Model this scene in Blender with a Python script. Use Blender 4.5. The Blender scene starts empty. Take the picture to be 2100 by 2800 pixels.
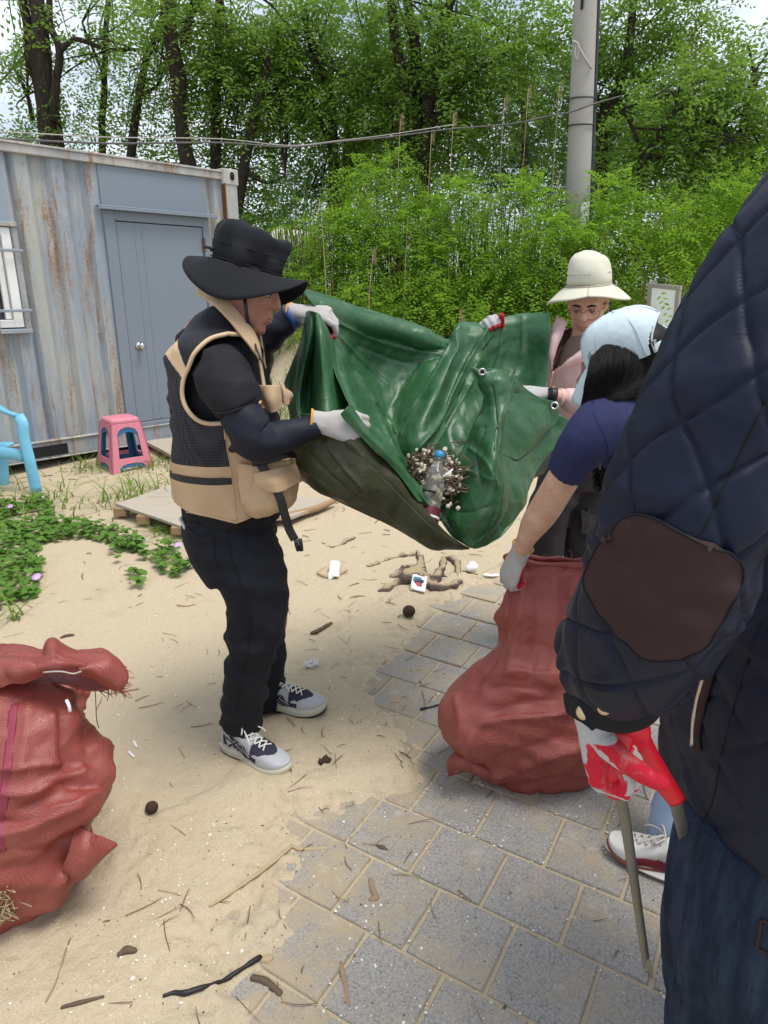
import bpy, math, random
import numpy as np
from mathutils import Vector, Matrix
R = math.radians
SC = bpy.context.scene
COL = SC.collection

# ------------------------------------------------------------ camera, sky, sun
CAM_F, CAM_P, CAM_H = 1860.0, R(17.9), 1.55      # focal length in 2100-px units, pitch down, eye height
cd = bpy.data.cameras.new('camera'); cam = bpy.data.objects.new('camera', cd); COL.objects.link(cam)
cd.sensor_fit = 'HORIZONTAL'; cd.sensor_width = 36.0; cd.lens = 36.0 * CAM_F / 2100.0
cd.clip_start = 0.05; cd.clip_end = 2000
cam.location = (0, 0, CAM_H); cam.rotation_euler = (math.pi / 2 - CAM_P, 0, 0)
SC.camera = cam
SUN_EL, SUN_AZ = R(70), R(118)      # azimuth clockwise from +Y (behind the camera, a little to the right)
w = bpy.data.worlds.new('World'); SC.world = w; w.use_nodes = True
nt = w.node_tree; nt.nodes.clear()
out = nt.nodes.new('ShaderNodeOutputWorld'); bg = nt.nodes.new('ShaderNodeBackground')
sky = nt.nodes.new('ShaderNodeTexSky'); sky.sky_type = 'NISHITA'; sky.sun_disc = False
sky.sun_elevation = SUN_EL; sky.sun_rotation = SUN_AZ; sky.air_density = 1.2; sky.dust_density = 2.5; sky.ozone_density = 1.5
tc = nt.nodes.new('ShaderNodeTexCoord'); mp = nt.nodes.new('ShaderNodeMapping'); mp.inputs['Scale'].default_value = (1.6, 1.6, 5.0)
ns = nt.nodes.new('ShaderNodeTexNoise'); ns.inputs['Scale'].default_value = 1.7; ns.inputs['Detail'].default_value = 7; ns.inputs['Roughness'].default_value = .55
rp = nt.nodes.new('ShaderNodeMapRange'); rp.inputs['From Min'].default_value = .36; rp.inputs['From Max'].default_value = .62; rp.inputs['To Min'].default_value = .25; rp.inputs['To Max'].default_value = 1.0
mx = nt.nodes.new('ShaderNodeMix'); mx.data_type = 'RGBA'
mx.inputs['B'].default_value = (8.0, 8.6, 9.5, 1)            # thin bright cloud
L = nt.links.new
L(tc.outputs['Generated'], mp.inputs['Vector']); L(mp.outputs[0], ns.inputs['Vector']); L(ns.outputs['Fac'], rp.inputs['Value'])
L(rp.outputs[0], mx.inputs['Factor']); L(sky.outputs[0], mx.inputs['A']); L(mx.outputs['Result'], bg.inputs['Color'])
bg.inputs['Strength'].default_value = 0.115
L(bg.outputs[0], out.inputs['Surface'])
sl = bpy.data.lights.new('sun', 'SUN'); so = bpy.data.objects.new('sun', sl); COL.objects.link(so)
sl.energy = 2.5; sl.angle = R(24); sl.color = (1, .96, .9)
sd = Vector((math.sin(SUN_AZ) * math.cos(SUN_EL), math.cos(SUN_AZ) * math.cos(SUN_EL), math.sin(SUN_EL)))
so.rotation_euler = sd.to_track_quat('Z', 'Y').to_euler(); so.location = sd * 40
SC.view_settings.view_transform = 'Standard'; SC.view_settings.look = 'None'
SC.view_settings.exposure = 0.3; SC.view_settings.gamma = 1.0; SC.view_settings.use_curve_mapping = False
SC.render.engine = 'CYCLES'
SC.cycles.max_bounces = 7; SC.cycles.transparent_max_bounces = 8; SC.cycles.diffuse_bounces = 4
SC.cycles.use_denoising = True

# ------------------------------------------------------------ helpers
def ray(px, py):
    u = px - 1050.0; v = py - 1400.0
    return np.array([u, CAM_F * math.cos(CAM_P) - v * math.sin(CAM_P), -CAM_F * math.sin(CAM_P) - v * math.cos(CAM_P)])
def W(px, py, Y):
    "the place at forward distance Y that is seen at photo position px, py"
    r = ray(px, py); return r * (Y / r[1]) + np.array([0, 0, CAM_H])
def G(px, py, z=0.0):
    r = ray(px, py); return r * ((z - CAM_H) / r[2]) + np.array([0, 0, CAM_H])
def nrm(v):
    v = np.asarray(v, float); return v / (np.linalg.norm(v) + 1e-12)

def _hash(ix, iy, iz, seed):
    h = (ix * 374761393 + iy * 668265263 + iz * 2147483647 + seed * 1274126177) & 0xFFFFFFFF
    h = ((h ^ (h >> 13)) * 1274126177) & 0xFFFFFFFF
    h = h ^ (h >> 16)
    return (h & 0xFFFF) / 65535.0
def noise(P, scale=1.0, seed=0):
    "smooth value noise in -1..1 on an (n,3) array"
    P = np.asarray(P, float) * scale; I = np.floor(P).astype(np.int64); Fr = P - I; Fr = Fr * Fr * Fr * (Fr * (Fr * 6 - 15) + 10)
    r = 0
    for dx in (0, 1):
        for dy in (0, 1):
            for dz in (0, 1):
                wgt = (Fr[:, 0] if dx else 1 - Fr[:, 0]) * (Fr[:, 1] if dy else 1 - Fr[:, 1]) * (Fr[:, 2] if dz else 1 - Fr[:, 2])
                r = r + wgt * _hash(I[:, 0] + dx, I[:, 1] + dy, I[:, 2] + dz, seed)
    return r * 2 - 1
def fbm(P, scale=1.0, seed=0, oct=4, gain=.5):
    a, r = 1.0, 0
    for o in range(oct):
        r = r + a * noise(P, scale * 2 ** o, seed + o); a *= gain
    return r
def ridge(P, scale, seed=0):
    return 1 - np.abs(noise(P, scale, seed)) * 2.2

def empty(name, loc, label=None, cat=None, group=None, kind=None):
    o = bpy.data.objects.new(name, None); COL.objects.link(o); o.location = loc; o.empty_display_size = .1
    return tag(o, label, cat, group, kind)
def tag(o, label=None, cat=None, group=None, kind=None):
    if label: o['label'] = label
    if cat: o['category'] = cat
    if group: o['group'] = group
    if kind: o['kind'] = kind
    return o
def make_mesh(name, V, F, mats=None, smooth=True, fm=None):
    V = np.asarray(V, dtype=np.float32).reshape(-1, 3)
    me = bpy.data.meshes.new(name)
    if isinstance(F, np.ndarray) and F.ndim == 2:
        n, k = F.shape
        me.vertices.add(len(V)); me.vertices.foreach_set('co', V.ravel())
        me.loops.add(n * k); me.loops.foreach_set('vertex_index', F.astype(np.int32).ravel())
        me.polygons.add(n); me.polygons.foreach_set('loop_start', np.arange(0, n * k, k, dtype=np.int32))
        me.polygons.foreach_set('loop_total', np.full(n, k, dtype=np.int32))
        me.update(calc_edges=True)
    else:
        me.from_pydata(V.tolist(), [], [list(map(int, f)) for f in F])
    if mats is not None:
        for m in (mats if isinstance(mats, (list, tuple)) else [mats]): me.materials.append(m)
    if fm is not None: me.polygons.foreach_set('material_index', np.asarray(fm, dtype=np.int32))
    me.polygons.foreach_set('use_smooth', np.full(len(me.polygons), smooth))
    me.update()
    return me
def part(name, V, F, mats, parent=None, smooth=True, fm=None, label=None, kind=None):
    "V is in world space; the object's origin is its parent's (or the mesh's own base)"
    V = np.asarray(V, float).reshape(-1, 3)
    o = bpy.data.objects.new(name, None)
    if parent is not None:
        base = np.array(WORLD(parent)); 
    else:
        base = np.array([V[:, 0].mean(), V[:, 1].mean(), V[:, 2].min()])
    me = make_mesh(name, V - base, F, mats, smooth, fm)
    bpy.data.objects.remove(o)
    o = bpy.data.objects.new(name, me); COL.objects.link(o)
    if parent is not None: o.parent = parent
    else: o.location = base
    if label: o['label'] = label
    if kind: o['kind'] = kind
    return o
def WORLD(o):
    v = np.zeros(3)
    while o is not None:
        v = v + np.array(o.location); o = o.parent
    return v
def merge(*parts):
    Vs, Fs, n = [], [], 0
    for V, F in parts:
        V = np.asarray(V, float); Vs.append(V); Fs += [[i + n for i in f] for f in F]; n += len(V)
    return np.vstack(Vs), Fs
def grid_faces(nr, nc, closed=False):
    r = np.arange(nr - 1)[:, None]; c = np.arange(nc if closed else nc - 1)[None, :]
    c2 = (c + 1) % nc
    a = r * nc + c; b = r * nc + c2; d = (r + 1) * nc + c2; e = (r + 1) * nc + c
    return np.stack([a, b, d, e], -1).reshape(-1, 4)
def loft(rings, cap=True):
    "rings: list of (n,3) arrays"
    Rg = np.array(rings, float); nr, nc = Rg.shape[:2]
    V = Rg.reshape(-1, 3); F = grid_faces(nr, nc, True).tolist()
    if cap:
        V = np.vstack([V, Rg[0].mean(0), Rg[-1].mean(0)])
        for c in range(nc):
            F.append([nr * nc, (c + 1) % nc, c]); F.append([nr * nc + 1, (nr - 1) * nc + c, (nr - 1) * nc + (c + 1) % nc])
    return V, F
def ring(c, A, B, n=24, p=2.0):
    t = np.linspace(0, 2 * np.pi, n, endpoint=False)
    ct, st = np.cos(t), np.sin(t)
    e = 2.0 / p
    ct = np.sign(ct) * np.abs(ct) ** e; st = np.sign(st) * np.abs(st) ** e
    return np.asarray(c) + ct[:, None] * np.asarray(A) + st[:, None] * np.asarray(B)
def spline(P, n):
    "Catmull-Rom through the rows of P, n samples"
    P = np.asarray(P, float)
    if len(P) == 2:
        t = np.linspace(0, 1, n)[:, None]; return P[0] * (1 - t) + P[1] * t
    Q = np.vstack([2 * P[0] - P[1], P, 2 * P[-1] - P[-2]])
    s = np.linspace(0, len(P) - 1, n); i = np.clip(np.floor(s).astype(int), 0, len(P) - 2); t = (s - i)[:, None]
    p0, p1, p2, p3 = Q[i], Q[i + 1], Q[i + 2], Q[i + 3]
    return .5 * ((2 * p1) + (-p0 + p2) * t + (2 * p0 - 5 * p1 + 4 * p2 - p3) * t ** 2 + (-p0 + 3 * p1 - 3 * p2 + p3) * t ** 3)
def tube(P, r, n=8, side=None, flat=1.0, cap=True, samples=None, round_end=False):
    "tube along points P with radius r (scalar or per point); flat = ratio of the second half-axis"
    P = np.asarray(P, float); r = np.broadcast_to(np.asarray(r, float), (len(P),)).copy()
    if samples:
        Q = spline(np.column_stack([P, r]), samples); P, r = Q[:, :3], np.maximum(Q[:, 3], 1e-4)
    if round_end:
        for e in (0, 1):
            a, b = (P[0], P[1]) if e == 0 else (P[-1], P[-2]); d = nrm(a - b); ra = r[0] if e == 0 else r[-1]
            ex = [(a + d * ra * .55, ra * .83), (a + d * ra * .9, ra * .45)]
            for q, rr in ex:
                P, r = (np.vstack([q, P]), np.r_[rr, r]) if e == 0 else (np.vstack([P, q]), np.r_[r, rr])
    T = np.gradient(P, axis=0); T /= np.linalg.norm(T, axis=1)[:, None] + 1e-12
    if side is None:
        side = np.array([0, 0, 1.0]) if abs(T[0][2]) < .9 else np.array([1.0, 0, 0])
    A = np.asarray(side, float); rings = []
    for i in range(len(P)):
        A = A - T[i] * np.dot(A, T[i]); A = nrm(A); B = np.cross(T[i], A)
        rings.append(ring(P[i], A * r[i], B * r[i] * flat, n))
    return loft(rings, cap)
def ellipsoid(c, r, n=16, m=10, M=None):
    th = np.linspace(0, np.pi, m + 1)[1:-1]
    rings = [np.column_stack([np.sin(t) * np.cos(np.linspace(0, 2 * np.pi, n, endpoint=False)), np.sin(t) * np.sin(np.linspace(0, 2 * np.pi, n, endpoint=False)), np.full(n, np.cos(t))]) for t in th]
    V, F = loft(rings); V[-2] = (0, 0, 1); V[-1] = (0, 0, -1)
    F = [f[::-1] for f in F]
    V = V * np.asarray(r)
    if M is not None: V = V @ np.asarray(M).T
    return V + np.asarray(c), F
def box(c, s, ax=None, bev=0.0):
    "box of full sizes s about c; ax = rows are its axes; a small chamfer makes 24 corners"
    s = np.asarray(s, float) / 2; ax = np.eye(3) if ax is None else np.asarray(ax, float)
    if bev <= 0:
        V = np.array([[x, y, z] for x in (-1, 1) for y in (-1, 1) for z in (-1, 1)], float) * s
        F = [[0, 1, 3, 2], [4, 6, 7, 5], [0, 4, 5, 1], [2, 3, 7, 6], [0, 2, 6, 4], [1, 5, 7, 3]]
    else:
        V = []; idx = {}
        for x in (-1, 1):
            for y in (-1, 1):
                for z in (-1, 1):
                    for k in range(3):
                        q = np.array([x, y, z]) * (s - bev); q[k] = (x, y, z)[k] * s[k]; idx[(x, y, z, k)] = len(V); V.append(q)
        V = np.array(V); F = []
        for k in range(3):
            a, b = (k + 1) % 3, (k + 2) % 3
            for sg in (-1, 1):
                q = []
                for (u, v) in ((-1, -1), (1, -1), (1, 1), (-1, 1)):
                    c3 = [0, 0, 0]; c3[k] = sg; c3[a] = u; c3[b] = v; q.append(idx[(*c3, k)])
                F.append(q if sg > 0 else q[::-1])
            for u in (-1, 1):
                for v in (-1, 1):
                    def I(sg, kk):
                        c3 = [0, 0, 0]; c3[k] = sg; c3[a] = u; c3[b] = v; return idx[(*c3, kk)]
                    q = [I(-1, a), I(1, a), I(1, b), I(-1, b)]
                    F.append(q if u * v < 0 else q[::-1])
        for x in (-1, 1):
            for y in (-1, 1):
                for z in (-1, 1):
                    q = [idx[(x, y, z, k)] for k in range(3)]; F.append(q if x * y * z > 0 else q[::-1])
    return V @ ax + np.asarray(c), F
def remesh(parts, voxel, smooth=4, sfac=.5):
    "union of closed shapes as one continuous surface"
    V, F = merge(*parts)
    me = make_mesh('tmp', V, F); o = bpy.data.objects.new('tmp', me); COL.objects.link(o)
    m = o.modifiers.new('r', 'REMESH'); m.mode = 'VOXEL'; m.voxel_size = voxel; m.use_smooth_shade = True
    if smooth:
        s = o.modifiers.new('s', 'SMOOTH'); s.iterations = smooth; s.factor = sfac
    dg = bpy.context.evaluated_depsgraph_get(); m2 = bpy.data.meshes.new_from_object(o.evaluated_get(dg))
    n = len(m2.vertices); V = np.empty(n * 3, np.float32); m2.vertices.foreach_get('co', V); V = V.reshape(-1, 3).astype(float)
    k = len(m2.loops); Li = np.empty(k, np.int32); m2.loops.foreach_get('vertex_index', Li)
    tot = np.empty(len(m2.polygons), np.int32); m2.polygons.foreach_get('loop_total', tot)
    if (tot == 4).all(): F = Li.reshape(-1, 4)
    else:
        F = []; p = 0
        for t in tot: F.append(Li[p:p + t].tolist()); p += t
    bpy.data.objects.remove(o); bpy.data.meshes.remove(me); bpy.data.meshes.remove(m2)
    return V, F
def normals(V, F):
    me = make_mesh('tmp', V, F); N = np.empty(len(V) * 3, np.float32)
    me.vertex_normals.foreach_get('vector', N) if hasattr(me, 'vertex_normals') else None
    bpy.data.meshes.remove(me); return N.reshape(-1, 3).astype(float)
def wrinkle(V, F, amp, scale, seed=0, stretch=(1, 1, 1), rid=.5):
    N = normals(V, F); Q = V * np.asarray(stretch)
    d = fbm(Q, scale, seed, 3) * (1 - rid) + ridge(Q + .15 * np.column_stack([noise(V, scale * .7, seed + 9)] * 3) , scale * .8, seed + 5) * rid
    return V + N * (d * amp)[:, None]
def crumple(P, seed, n=9, f0=3.0, f1=10.0, cut=.15, warp=.22):
    "straight creases in many directions, each only in places (unit slope about 2)"
    g = np.random.default_rng(seed); d = 0
    for i in range(n):
        v = nrm(g.normal(0, 1, 3)); f = g.uniform(f0, f1)
        t = (P @ v * f + warp * noise(P, 2.0, seed + i) + (warp > .3) * .5 * noise(P, 6.0, seed + 20 + i) + g.random()) % 1
        d = d + np.clip(noise(P, 2.4, seed + 50 + i) + cut, 0, 1) * np.abs(t - .5) * 2 / f
    return d
def folds(V, N, lines, reach=.16):
    "press creases (+ depth) or raise pleats (- depth) along polylines given as world points with a width; only on the side the line lies on"
    d = np.zeros(len(V))
    for pts, dep, wid in lines:
        L_ = np.array(spline(pts, 40)); m = np.full(len(V), 9.)
        for i in range(39):
            a, b = L_[i], L_[i + 1]; ab = b - a; t = np.clip(((V - a) @ ab) / (ab @ ab + 1e-12), 0, 1); m = np.minimum(m, np.linalg.norm(V - (a + t[:, None] * ab), axis=1))
        d -= dep * np.exp(-m / wid)
    return V + N * d[:, None]
def frame(o, f, u):
    "local (forward, left, up) -> world"
    f = nrm(f); u = np.asarray(u, float); l = nrm(np.cross(u, f)); u = np.cross(f, l)
    M = np.array([f, l, u]); o = np.asarray(o, float)
    return (lambda P: np.asarray(P, float) @ M + o), M
def thick(V, nr, nc, t):
    "closed thin sheet from a grid: front, back offset along the normals by t, rim"
    F = grid_faces(nr, nc); N = normals(V, F); V2 = np.vstack([V, V - N * t]); n = nr * nc
    b = [list(range(nc)), [r * nc + nc - 1 for r in range(nr)], [(nr - 1) * nc + c for c in range(nc - 1, -1, -1)], [r * nc for r in range(nr - 1, -1, -1)]]
    FF = F.tolist() + (F[:, ::-1] + n).tolist()
    for e in b:
        for i in range(len(e) - 1): FF.append([e[i + 1], e[i], e[i] + n, e[i + 1] + n])
    return V2, np.array(FF)
def net(rows, nr, nc, ww=True):
    "smooth surface through a net of (px,py,Y) control points"
    rows = [spline(np.array(r, float), nc) for r in rows]
    A = np.array(rows)                                # rows x nc x 3
    S = np.stack([spline(A[:, c], nr) for c in range(nc)], 1)
    P = S.reshape(-1, 3)
    return np.array([W(*p) for p in P]) if ww else P
# ------------------------------------------------------------ materials
class NT:
    def __init__(s, name, rough=.6, spec=.5, base=(.5, .5, .5), metal=0):
        s.m = bpy.data.materials.new(name); s.m.use_nodes = True; s.t = s.m.node_tree
        s.b = s.t.nodes['Principled BSDF']; s.set('Roughness', rough); s.set('Specular IOR Level', spec); s.set('Base Color', (*base, 1)); s.set('Metallic', metal)
        s._co = None
    def set(s, k, v): s.b.inputs[k].default_value = v
    def n(s, t, **kw):
        nd = s.t.nodes.new(t)
        for k, v in kw.items():
            if k in nd.inputs.keys(): nd.inputs[k].default_value = v
            else: setattr(nd, k, v)
        return nd
    def l(s, a, b): s.t.links.new(a, b)
    def co(s, scale=(1, 1, 1), rot=(0, 0, 0), uv=None):
        c = s.n('ShaderNodeTexCoord'); m = s.n('ShaderNodeMapping'); m.inputs['Scale'].default_value = scale; m.inputs['Rotation'].default_value = rot
        s.l(c.outputs['UV' if uv else 'Object'], m.inputs['Vector']); return m.outputs[0]
    def noise(s, scale, detail=4, rough=.55, vec=None, out='Fac', dist=0):
        nd = s.n('ShaderNodeTexNoise'); nd.inputs['Scale'].default_value = scale; nd.inputs['Detail'].default_value = detail; nd.inputs['Roughness'].default_value = rough; nd.inputs['Distortion'].default_value = dist
        s.l(vec if vec is not None else s.co(), nd.inputs['Vector']); return nd.outputs[out]
    def vor(s, scale, vec=None, feat='F1', out='Distance', rnd=1):
        nd = s.n('ShaderNodeTexVoronoi'); nd.feature = feat; nd.inputs['Scale'].default_value = scale; nd.inputs['Randomness'].default_value = rnd
        s.l(vec if vec is not None else s.co(), nd.inputs['Vector']); return nd.outputs[out]
    def wave(s, scale, vec=None, d='X', dist=0, prof='SIN'):
        nd = s.n('ShaderNodeTexWave'); nd.bands_direction = d; nd.wave_profile = prof; nd.inputs['Scale'].default_value = scale; nd.inputs['Distortion'].default_value = dist
        s.l(vec if vec is not None else s.co(), nd.inputs['Vector']); return nd.outputs['Fac']
    def ramp(s, fac, stops):
        nd = s.n('ShaderNodeValToRGB'); e = nd.color_ramp.elements
        while len(e) < len(stops): e.new(.5)
        for i, (p, c) in enumerate(stops):
            e[i].position = p; e[i].color = (*(c if isinstance(c, (tuple, list)) else (c, c, c)), 1)
        s.l(fac, nd.inputs[0]); return nd.outputs[0]
    def rng(s, v, a, b, c=0, d=1):
        nd = s.n('ShaderNodeMapRange'); nd.inputs['From Min'].default_value = a; nd.inputs['From Max'].default_value = b; nd.inputs['To Min'].default_value = c; nd.inputs['To Max'].default_value = d
        s.l(v, nd.inputs['Value']); return nd.outputs[0]
    def mix(s, f, a, b, mode='MIX'):
        nd = s.n('ShaderNodeMix'); nd.data_type = 'RGBA'; nd.blend_type = mode
        for k, v in (('Factor', f), ('A', a), ('B', b)):
            if isinstance(v, (int, float)): nd.inputs[k].default_value = v
            elif isinstance(v, (tuple, list)): nd.inputs[k].default_value = (*v, 1)
            else: s.l(v, nd.inputs[k])
        return nd.outputs['Result']
    def math(s, op, a, b=None):
        nd = s.n('ShaderNodeMath'); nd.operation = op
        for i, v in enumerate((a, b)):
            if v is None: continue
            if isinstance(v, (int, float)): nd.inputs[i].default_value = v
            else: s.l(v, nd.inputs[i])
        return nd.outputs[0]
    def color(s, v): s.l(v, s.b.inputs['Base Color']); return s
    def rough(s, v): s.l(v, s.b.inputs['Roughness']); return s
    def bump(s, h, strength=.3, dist=.01):
        nd = s.n('ShaderNodeBump'); nd.inputs['Strength'].default_value = strength; nd.inputs['Distance'].default_value = dist
        s.l(h, nd.inputs['Height'])
        prev = s.b.inputs['Normal'].links
        if prev: s.l(prev[0].from_socket, nd.inputs['Normal'])
        s.l(nd.outputs[0], s.b.inputs['Normal']); return s
    def add_translucent(s, col, f):
        tr = s.n('ShaderNodeBsdfTranslucent')
        if isinstance(col, tuple): tr.inputs[0].default_value = (*col, 1)
        else: s.l(col, tr.inputs[0])
        mx = s.n('ShaderNodeMixShader'); mx.inputs[0].default_value = f
        o = [n for n in s.t.nodes if n.type == 'OUTPUT_MATERIAL'][0]
        s.l(s.b.outputs[0], mx.inputs[1]); s.l(tr.outputs[0], mx.inputs[2]); s.l(mx.outputs[0], o.inputs['Surface']); return s

def simple(name, c, rough=.6, var=.18, vs=12, bump=0, bs=200, spec=.4, metal=0, bd=.002):
    k = NT(name, rough, spec, c, metal)
    if var: k.color(k.mix(k.noise(vs, 5), tuple(x * (1 - var) for x in c), tuple(min(1, x * (1 + var)) for x in c)))
    if bump: k.bump(k.noise(bs, 3), bump, bd)
    return k.m
def cloth(name, c, var=.12, weave=900, strength=.25, rough=.85, fold=.25, dust=0, sheen=.0):
    k = NT(name, rough, .25, c)
    cc = k.mix(k.noise(9, 5), tuple(x * (1 - var) for x in c), tuple(min(1, x * (1 + var)) for x in c))
    if dust: cc = k.mix(k.rng(k.noise(14, 8, .7), .52, .8, 0, dust), cc, (.45, .38, .28))
    k.color(cc); k.set('Sheen Weight', sheen)
    k.bump(k.wave(weave / 6.28, k.co((1, 1, 1), (.3, .5, .2))), strength * .5, .0006)
    if fold: k.bump(k.noise(26, 5, .6, k.co((1, 1, .8)), dist=.6), fold, .006)
    return k.m
M = {}
# sand
k = NT('sand', .95, .15)
base = k.mix(k.noise(.9, 6, .6), (.385, .31, .20), (.475, .392, .262))
base = k.mix(k.rng(k.noise(420, 2), .35, .7), base, (.55, .46, .33))
base = k.mix(k.rng(k.noise(3.2, 8, .7), .56, .75, 0, .45), base, (.31, .245, .165))
sp = k.vor(150); base = k.mix(k.rng(sp, .10, .16, .75, 0), base, k.ramp(k.vor(150, out='Color'), [(0, (.10, .075, .05)), (.55, (.2, .15, .1)), (.56, (.8, .77, .7)), (1, (.8, .78, .72))]))
k.color(base)
k.bump(k.noise(260, 3, .7), .45, .004); k.bump(k.noise(24, 6, .6), .6, .02); k.bump(k.noise(75, 4, .6), .35, .008)
M['sand'] = k.m
# exposed aggregate paving
k = NT('paving', .85, .3)
c0 = k.mix(k.noise(6, 6, .65), (.225, .222, .215), (.335, .328, .315))
v = k.vor(260, out='Color'); d = k.vor(260)
c1 = k.mix(.55, c0, k.ramp(v, [(0, (.04, .04, .042)), (.3, (.205, .20, .195)), (.6, (.35, .335, .31)), (.9, (.42, .38, .31)), (1, (.75, .74, .7))]))
wcoord = k.n('ShaderNodeNewGeometry').outputs['Position']
dust = k.rng(k.noise(4.6, 10, .72, wcoord), .47, .66, .06, .85)
oi_ = k.n('ShaderNodeObjectInfo'); dust = k.math('ADD', dust, k.math('MULTIPLY', k.math('SUBTRACT', oi_.outputs['Alpha'], 0.0), k.rng(k.noise(7, 9, .75, wcoord), .38, .6)))
dust = k.rng(dust, 0, 1, 0, .92)
c2 = k.mix(dust, c1, (.40, .32, .21))
wh = k.rng(k.noise(9, 9, .75, wcoord), .58, .76, 0, .55)
k.color(k.mix(wh, c2, (.62, .61, .58)))
k.bump(d, .5, .003); k.bump(k.noise(40, 5), .3, .004)
M['paving'] = k.m
# container paint with rust
def painted(name, c, rust, c2=(.44, .42, .34)):
    k = NT(name, .55, .4)
    st = k.noise(3.2, 9, .72, k.co((1.6, 1.6, .28)), dist=.3)
    fine = k.noise(60, 6, .75)
    a = k.mix(k.noise(1.3, 5), tuple(x * .88 for x in c), tuple(x * 1.08 for x in c))
    if rust:
        a = k.mix(k.rng(st, .44, .62, 0, .66), a, c2)                    # faded bare paint
        rr = k.math('ADD', k.math('MULTIPLY', k.noise(3.4, 9, .72, k.co((2.4, 2.4, .30), (0, 0, .5)), dist=.35), .8), k.math('MULTIPLY', fine, .38))
        r_ = k.rng(rr, .61, .72, 0, rust)
        a = k.mix(r_, a, k.ramp(k.noise(30, 5), [(.25, (.15, .07, .032)), (.6, (.29, .165, .08)), (.85, (.40, .29, .16))]))
        k.rough(k.rng(r_, 0, 1, .5, .9)); k.bump(k.math('MULTIPLY', fine, r_), .5, .004)
    k.color(a); return k.m
M['cpaint'] = painted('container_paint', (.255, .30, .355), .95)
M['cedge'] = painted('rail_paint', (.33, .33, .32), 1.0, (.5, .46, .4))
M['door'] = painted('door_paint', (.19, .225, .268), 0)
M['dark'] = simple('dark_gap', (.012, .012, .013), .9, 0)
M['hinge'] = simple('rusty_steel', (.16, .065, .03), .85, .5, 60, .5)
M['chrome'] = simple('satin_steel', (.55, .53, .5), .25, 0, metal=1)
M['whiteframe'] = simple('white_pvc', (.74, .74, .72), .4, .05)
M['glass'] = simple('window_glass', (.018, .022, .028), .06, 0, spec=.5)
M['bar'] = simple('grey_bar', (.24, .27, .31), .5, .1)
M['pink'] = simple('pink_plastic', (.62, .205, .27), .5, .14, 14, .15, 90)
M['blue'] = simple('blue_plastic', (.025, .115, .24), .45, .15)
M['chair'] = simple('faded_blue_plastic', (.16, .44, .60), .5, .22, 9, .15, 60)
k = NT('weathered_ply', .9, .15)
g_ = k.noise(4, 7, .65, k.co((1, 14, 6)))
k.color(k.mix(k.rng(k.noise(5, 7, .7), .5, .7, 0, .6), k.mix(g_, (.33, .28, .22), (.48, .43, .36)), (.43, .35, .24))); k.bump(g_, .4, .004)
M['ply'] = k.m
k = NT('raw_timber', .85, .2); g_ = k.noise(5, 7, .65, k.co((2, 20, 20), (0, 0, .1)))
k.color(k.mix(g_, (.24, .14, .07), (.42, .29, .17))); k.bump(g_, .4, .004); M['timber'] = k.m
k = NT('concrete_pole', .9, .2)
k.color(k.mix(k.noise(5, 7, .7), (.30, .285, .25), (.41, .39, .345))); k.bump(k.noise(60, 5, .7), .35, .006); M['pole'] = k.m
M['conduit'] = simple('dark_conduit', (.03, .033, .04), .5, .1)
M['wire'] = simple('cable', (.10, .09, .085), .6, .2)
M['rope'] = simple('grey_rope', (.40, .38, .35), .9, .2)
k = NT('bark', .95, .1)
b_ = k.noise(9, 7, .7, k.co((4, 4, .8)), dist=.6)
k.color(k.ramp(b_, [(.3, (.018, .014, .011)), (.7, (.075, .06, .048))])); k.bump(b_, .9, .03); M['bark'] = k.m
def leafmat(name, lo, hi, tl, f=.45):
    k = NT(name, .62, .14)
    c = k.mix(k.noise(1.1, 5, .7), lo, hi); oi = k.n('ShaderNodeNewGeometry').outputs['Random Per Island']
    c = k.mix(k.rng(oi, 0, 1, 0, .55), c, tuple(x * .6 for x in lo)); k.color(c)
    k.add_translucent(k.mix(k.noise(1.1, 5, .7), tuple(x * tl for x in lo), tuple(x * tl for x in hi)), f); return k.m
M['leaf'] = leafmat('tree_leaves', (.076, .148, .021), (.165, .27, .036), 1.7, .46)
M['leafdark'] = leafmat('shade_toned_leaves', (.028, .078, .018), (.06, .14, .026), 1.5, .38)  # darker copy of the tree leaves, shade put into the colour
M['leafbush'] = leafmat('bush_leaves', (.122, .25, .020), (.235, .375, .036), 1.6, .45)
M['pine'] = leafmat('pine_needles', (.03, .045, .02), (.075, .06, .04), 1.0, .2)
M['reed'] = leafmat('reed_leaves', (.06, .13, .03), (.13, .22, .06), 1.3, .35)
M['straw'] = simple('dry_straw', (.42, .33, .19), .9, .25)
M['grass'] = leafmat('grass_blades', (.12, .22, .03), (.24, .33, .06), 1.3, .35)
M['vine'] = leafmat('beach_vine_leaves', (.085, .20, .035), (.19, .34, .06), 1.3, .32)
M['flower'] = simple('lilac_flower', (.55, .36, .58), .7, .1)
M['wood'] = simple('dead_wood', (.12, .085, .06), .9, .45, 40, .6, 120, .15)
M['woodpale'] = simple('pale_dead_wood', (.30, .21, .13), .9, .35, 40, .5, 120, .15)
k = NT('sandy_root', .95, .1); nz_ = k.n('ShaderNodeSeparateXYZ'); k.l(k.n('ShaderNodeNewGeometry').outputs['Normal'], nz_.inputs[0]); k.color(k.mix(k.rng(k.math('ADD', nz_.outputs['Z'], k.math('MULTIPLY', k.noise(50, 5), .8)), .95, 1.25), k.mix(k.noise(60, 6, .7), (.06, .048, .042), (.19, .15, .13)), (.38, .30, .19))); k.bump(k.noise(110, 4), .7, .008); M['rootsand'] = k.m
M['shell'] = simple('shell_white', (.74, .71, .64), .7, .15, 30)
M['cone'] = simple('pine_cone', (.055, .035, .025), .85, .4, 70, .3, 120, .2)
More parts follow.
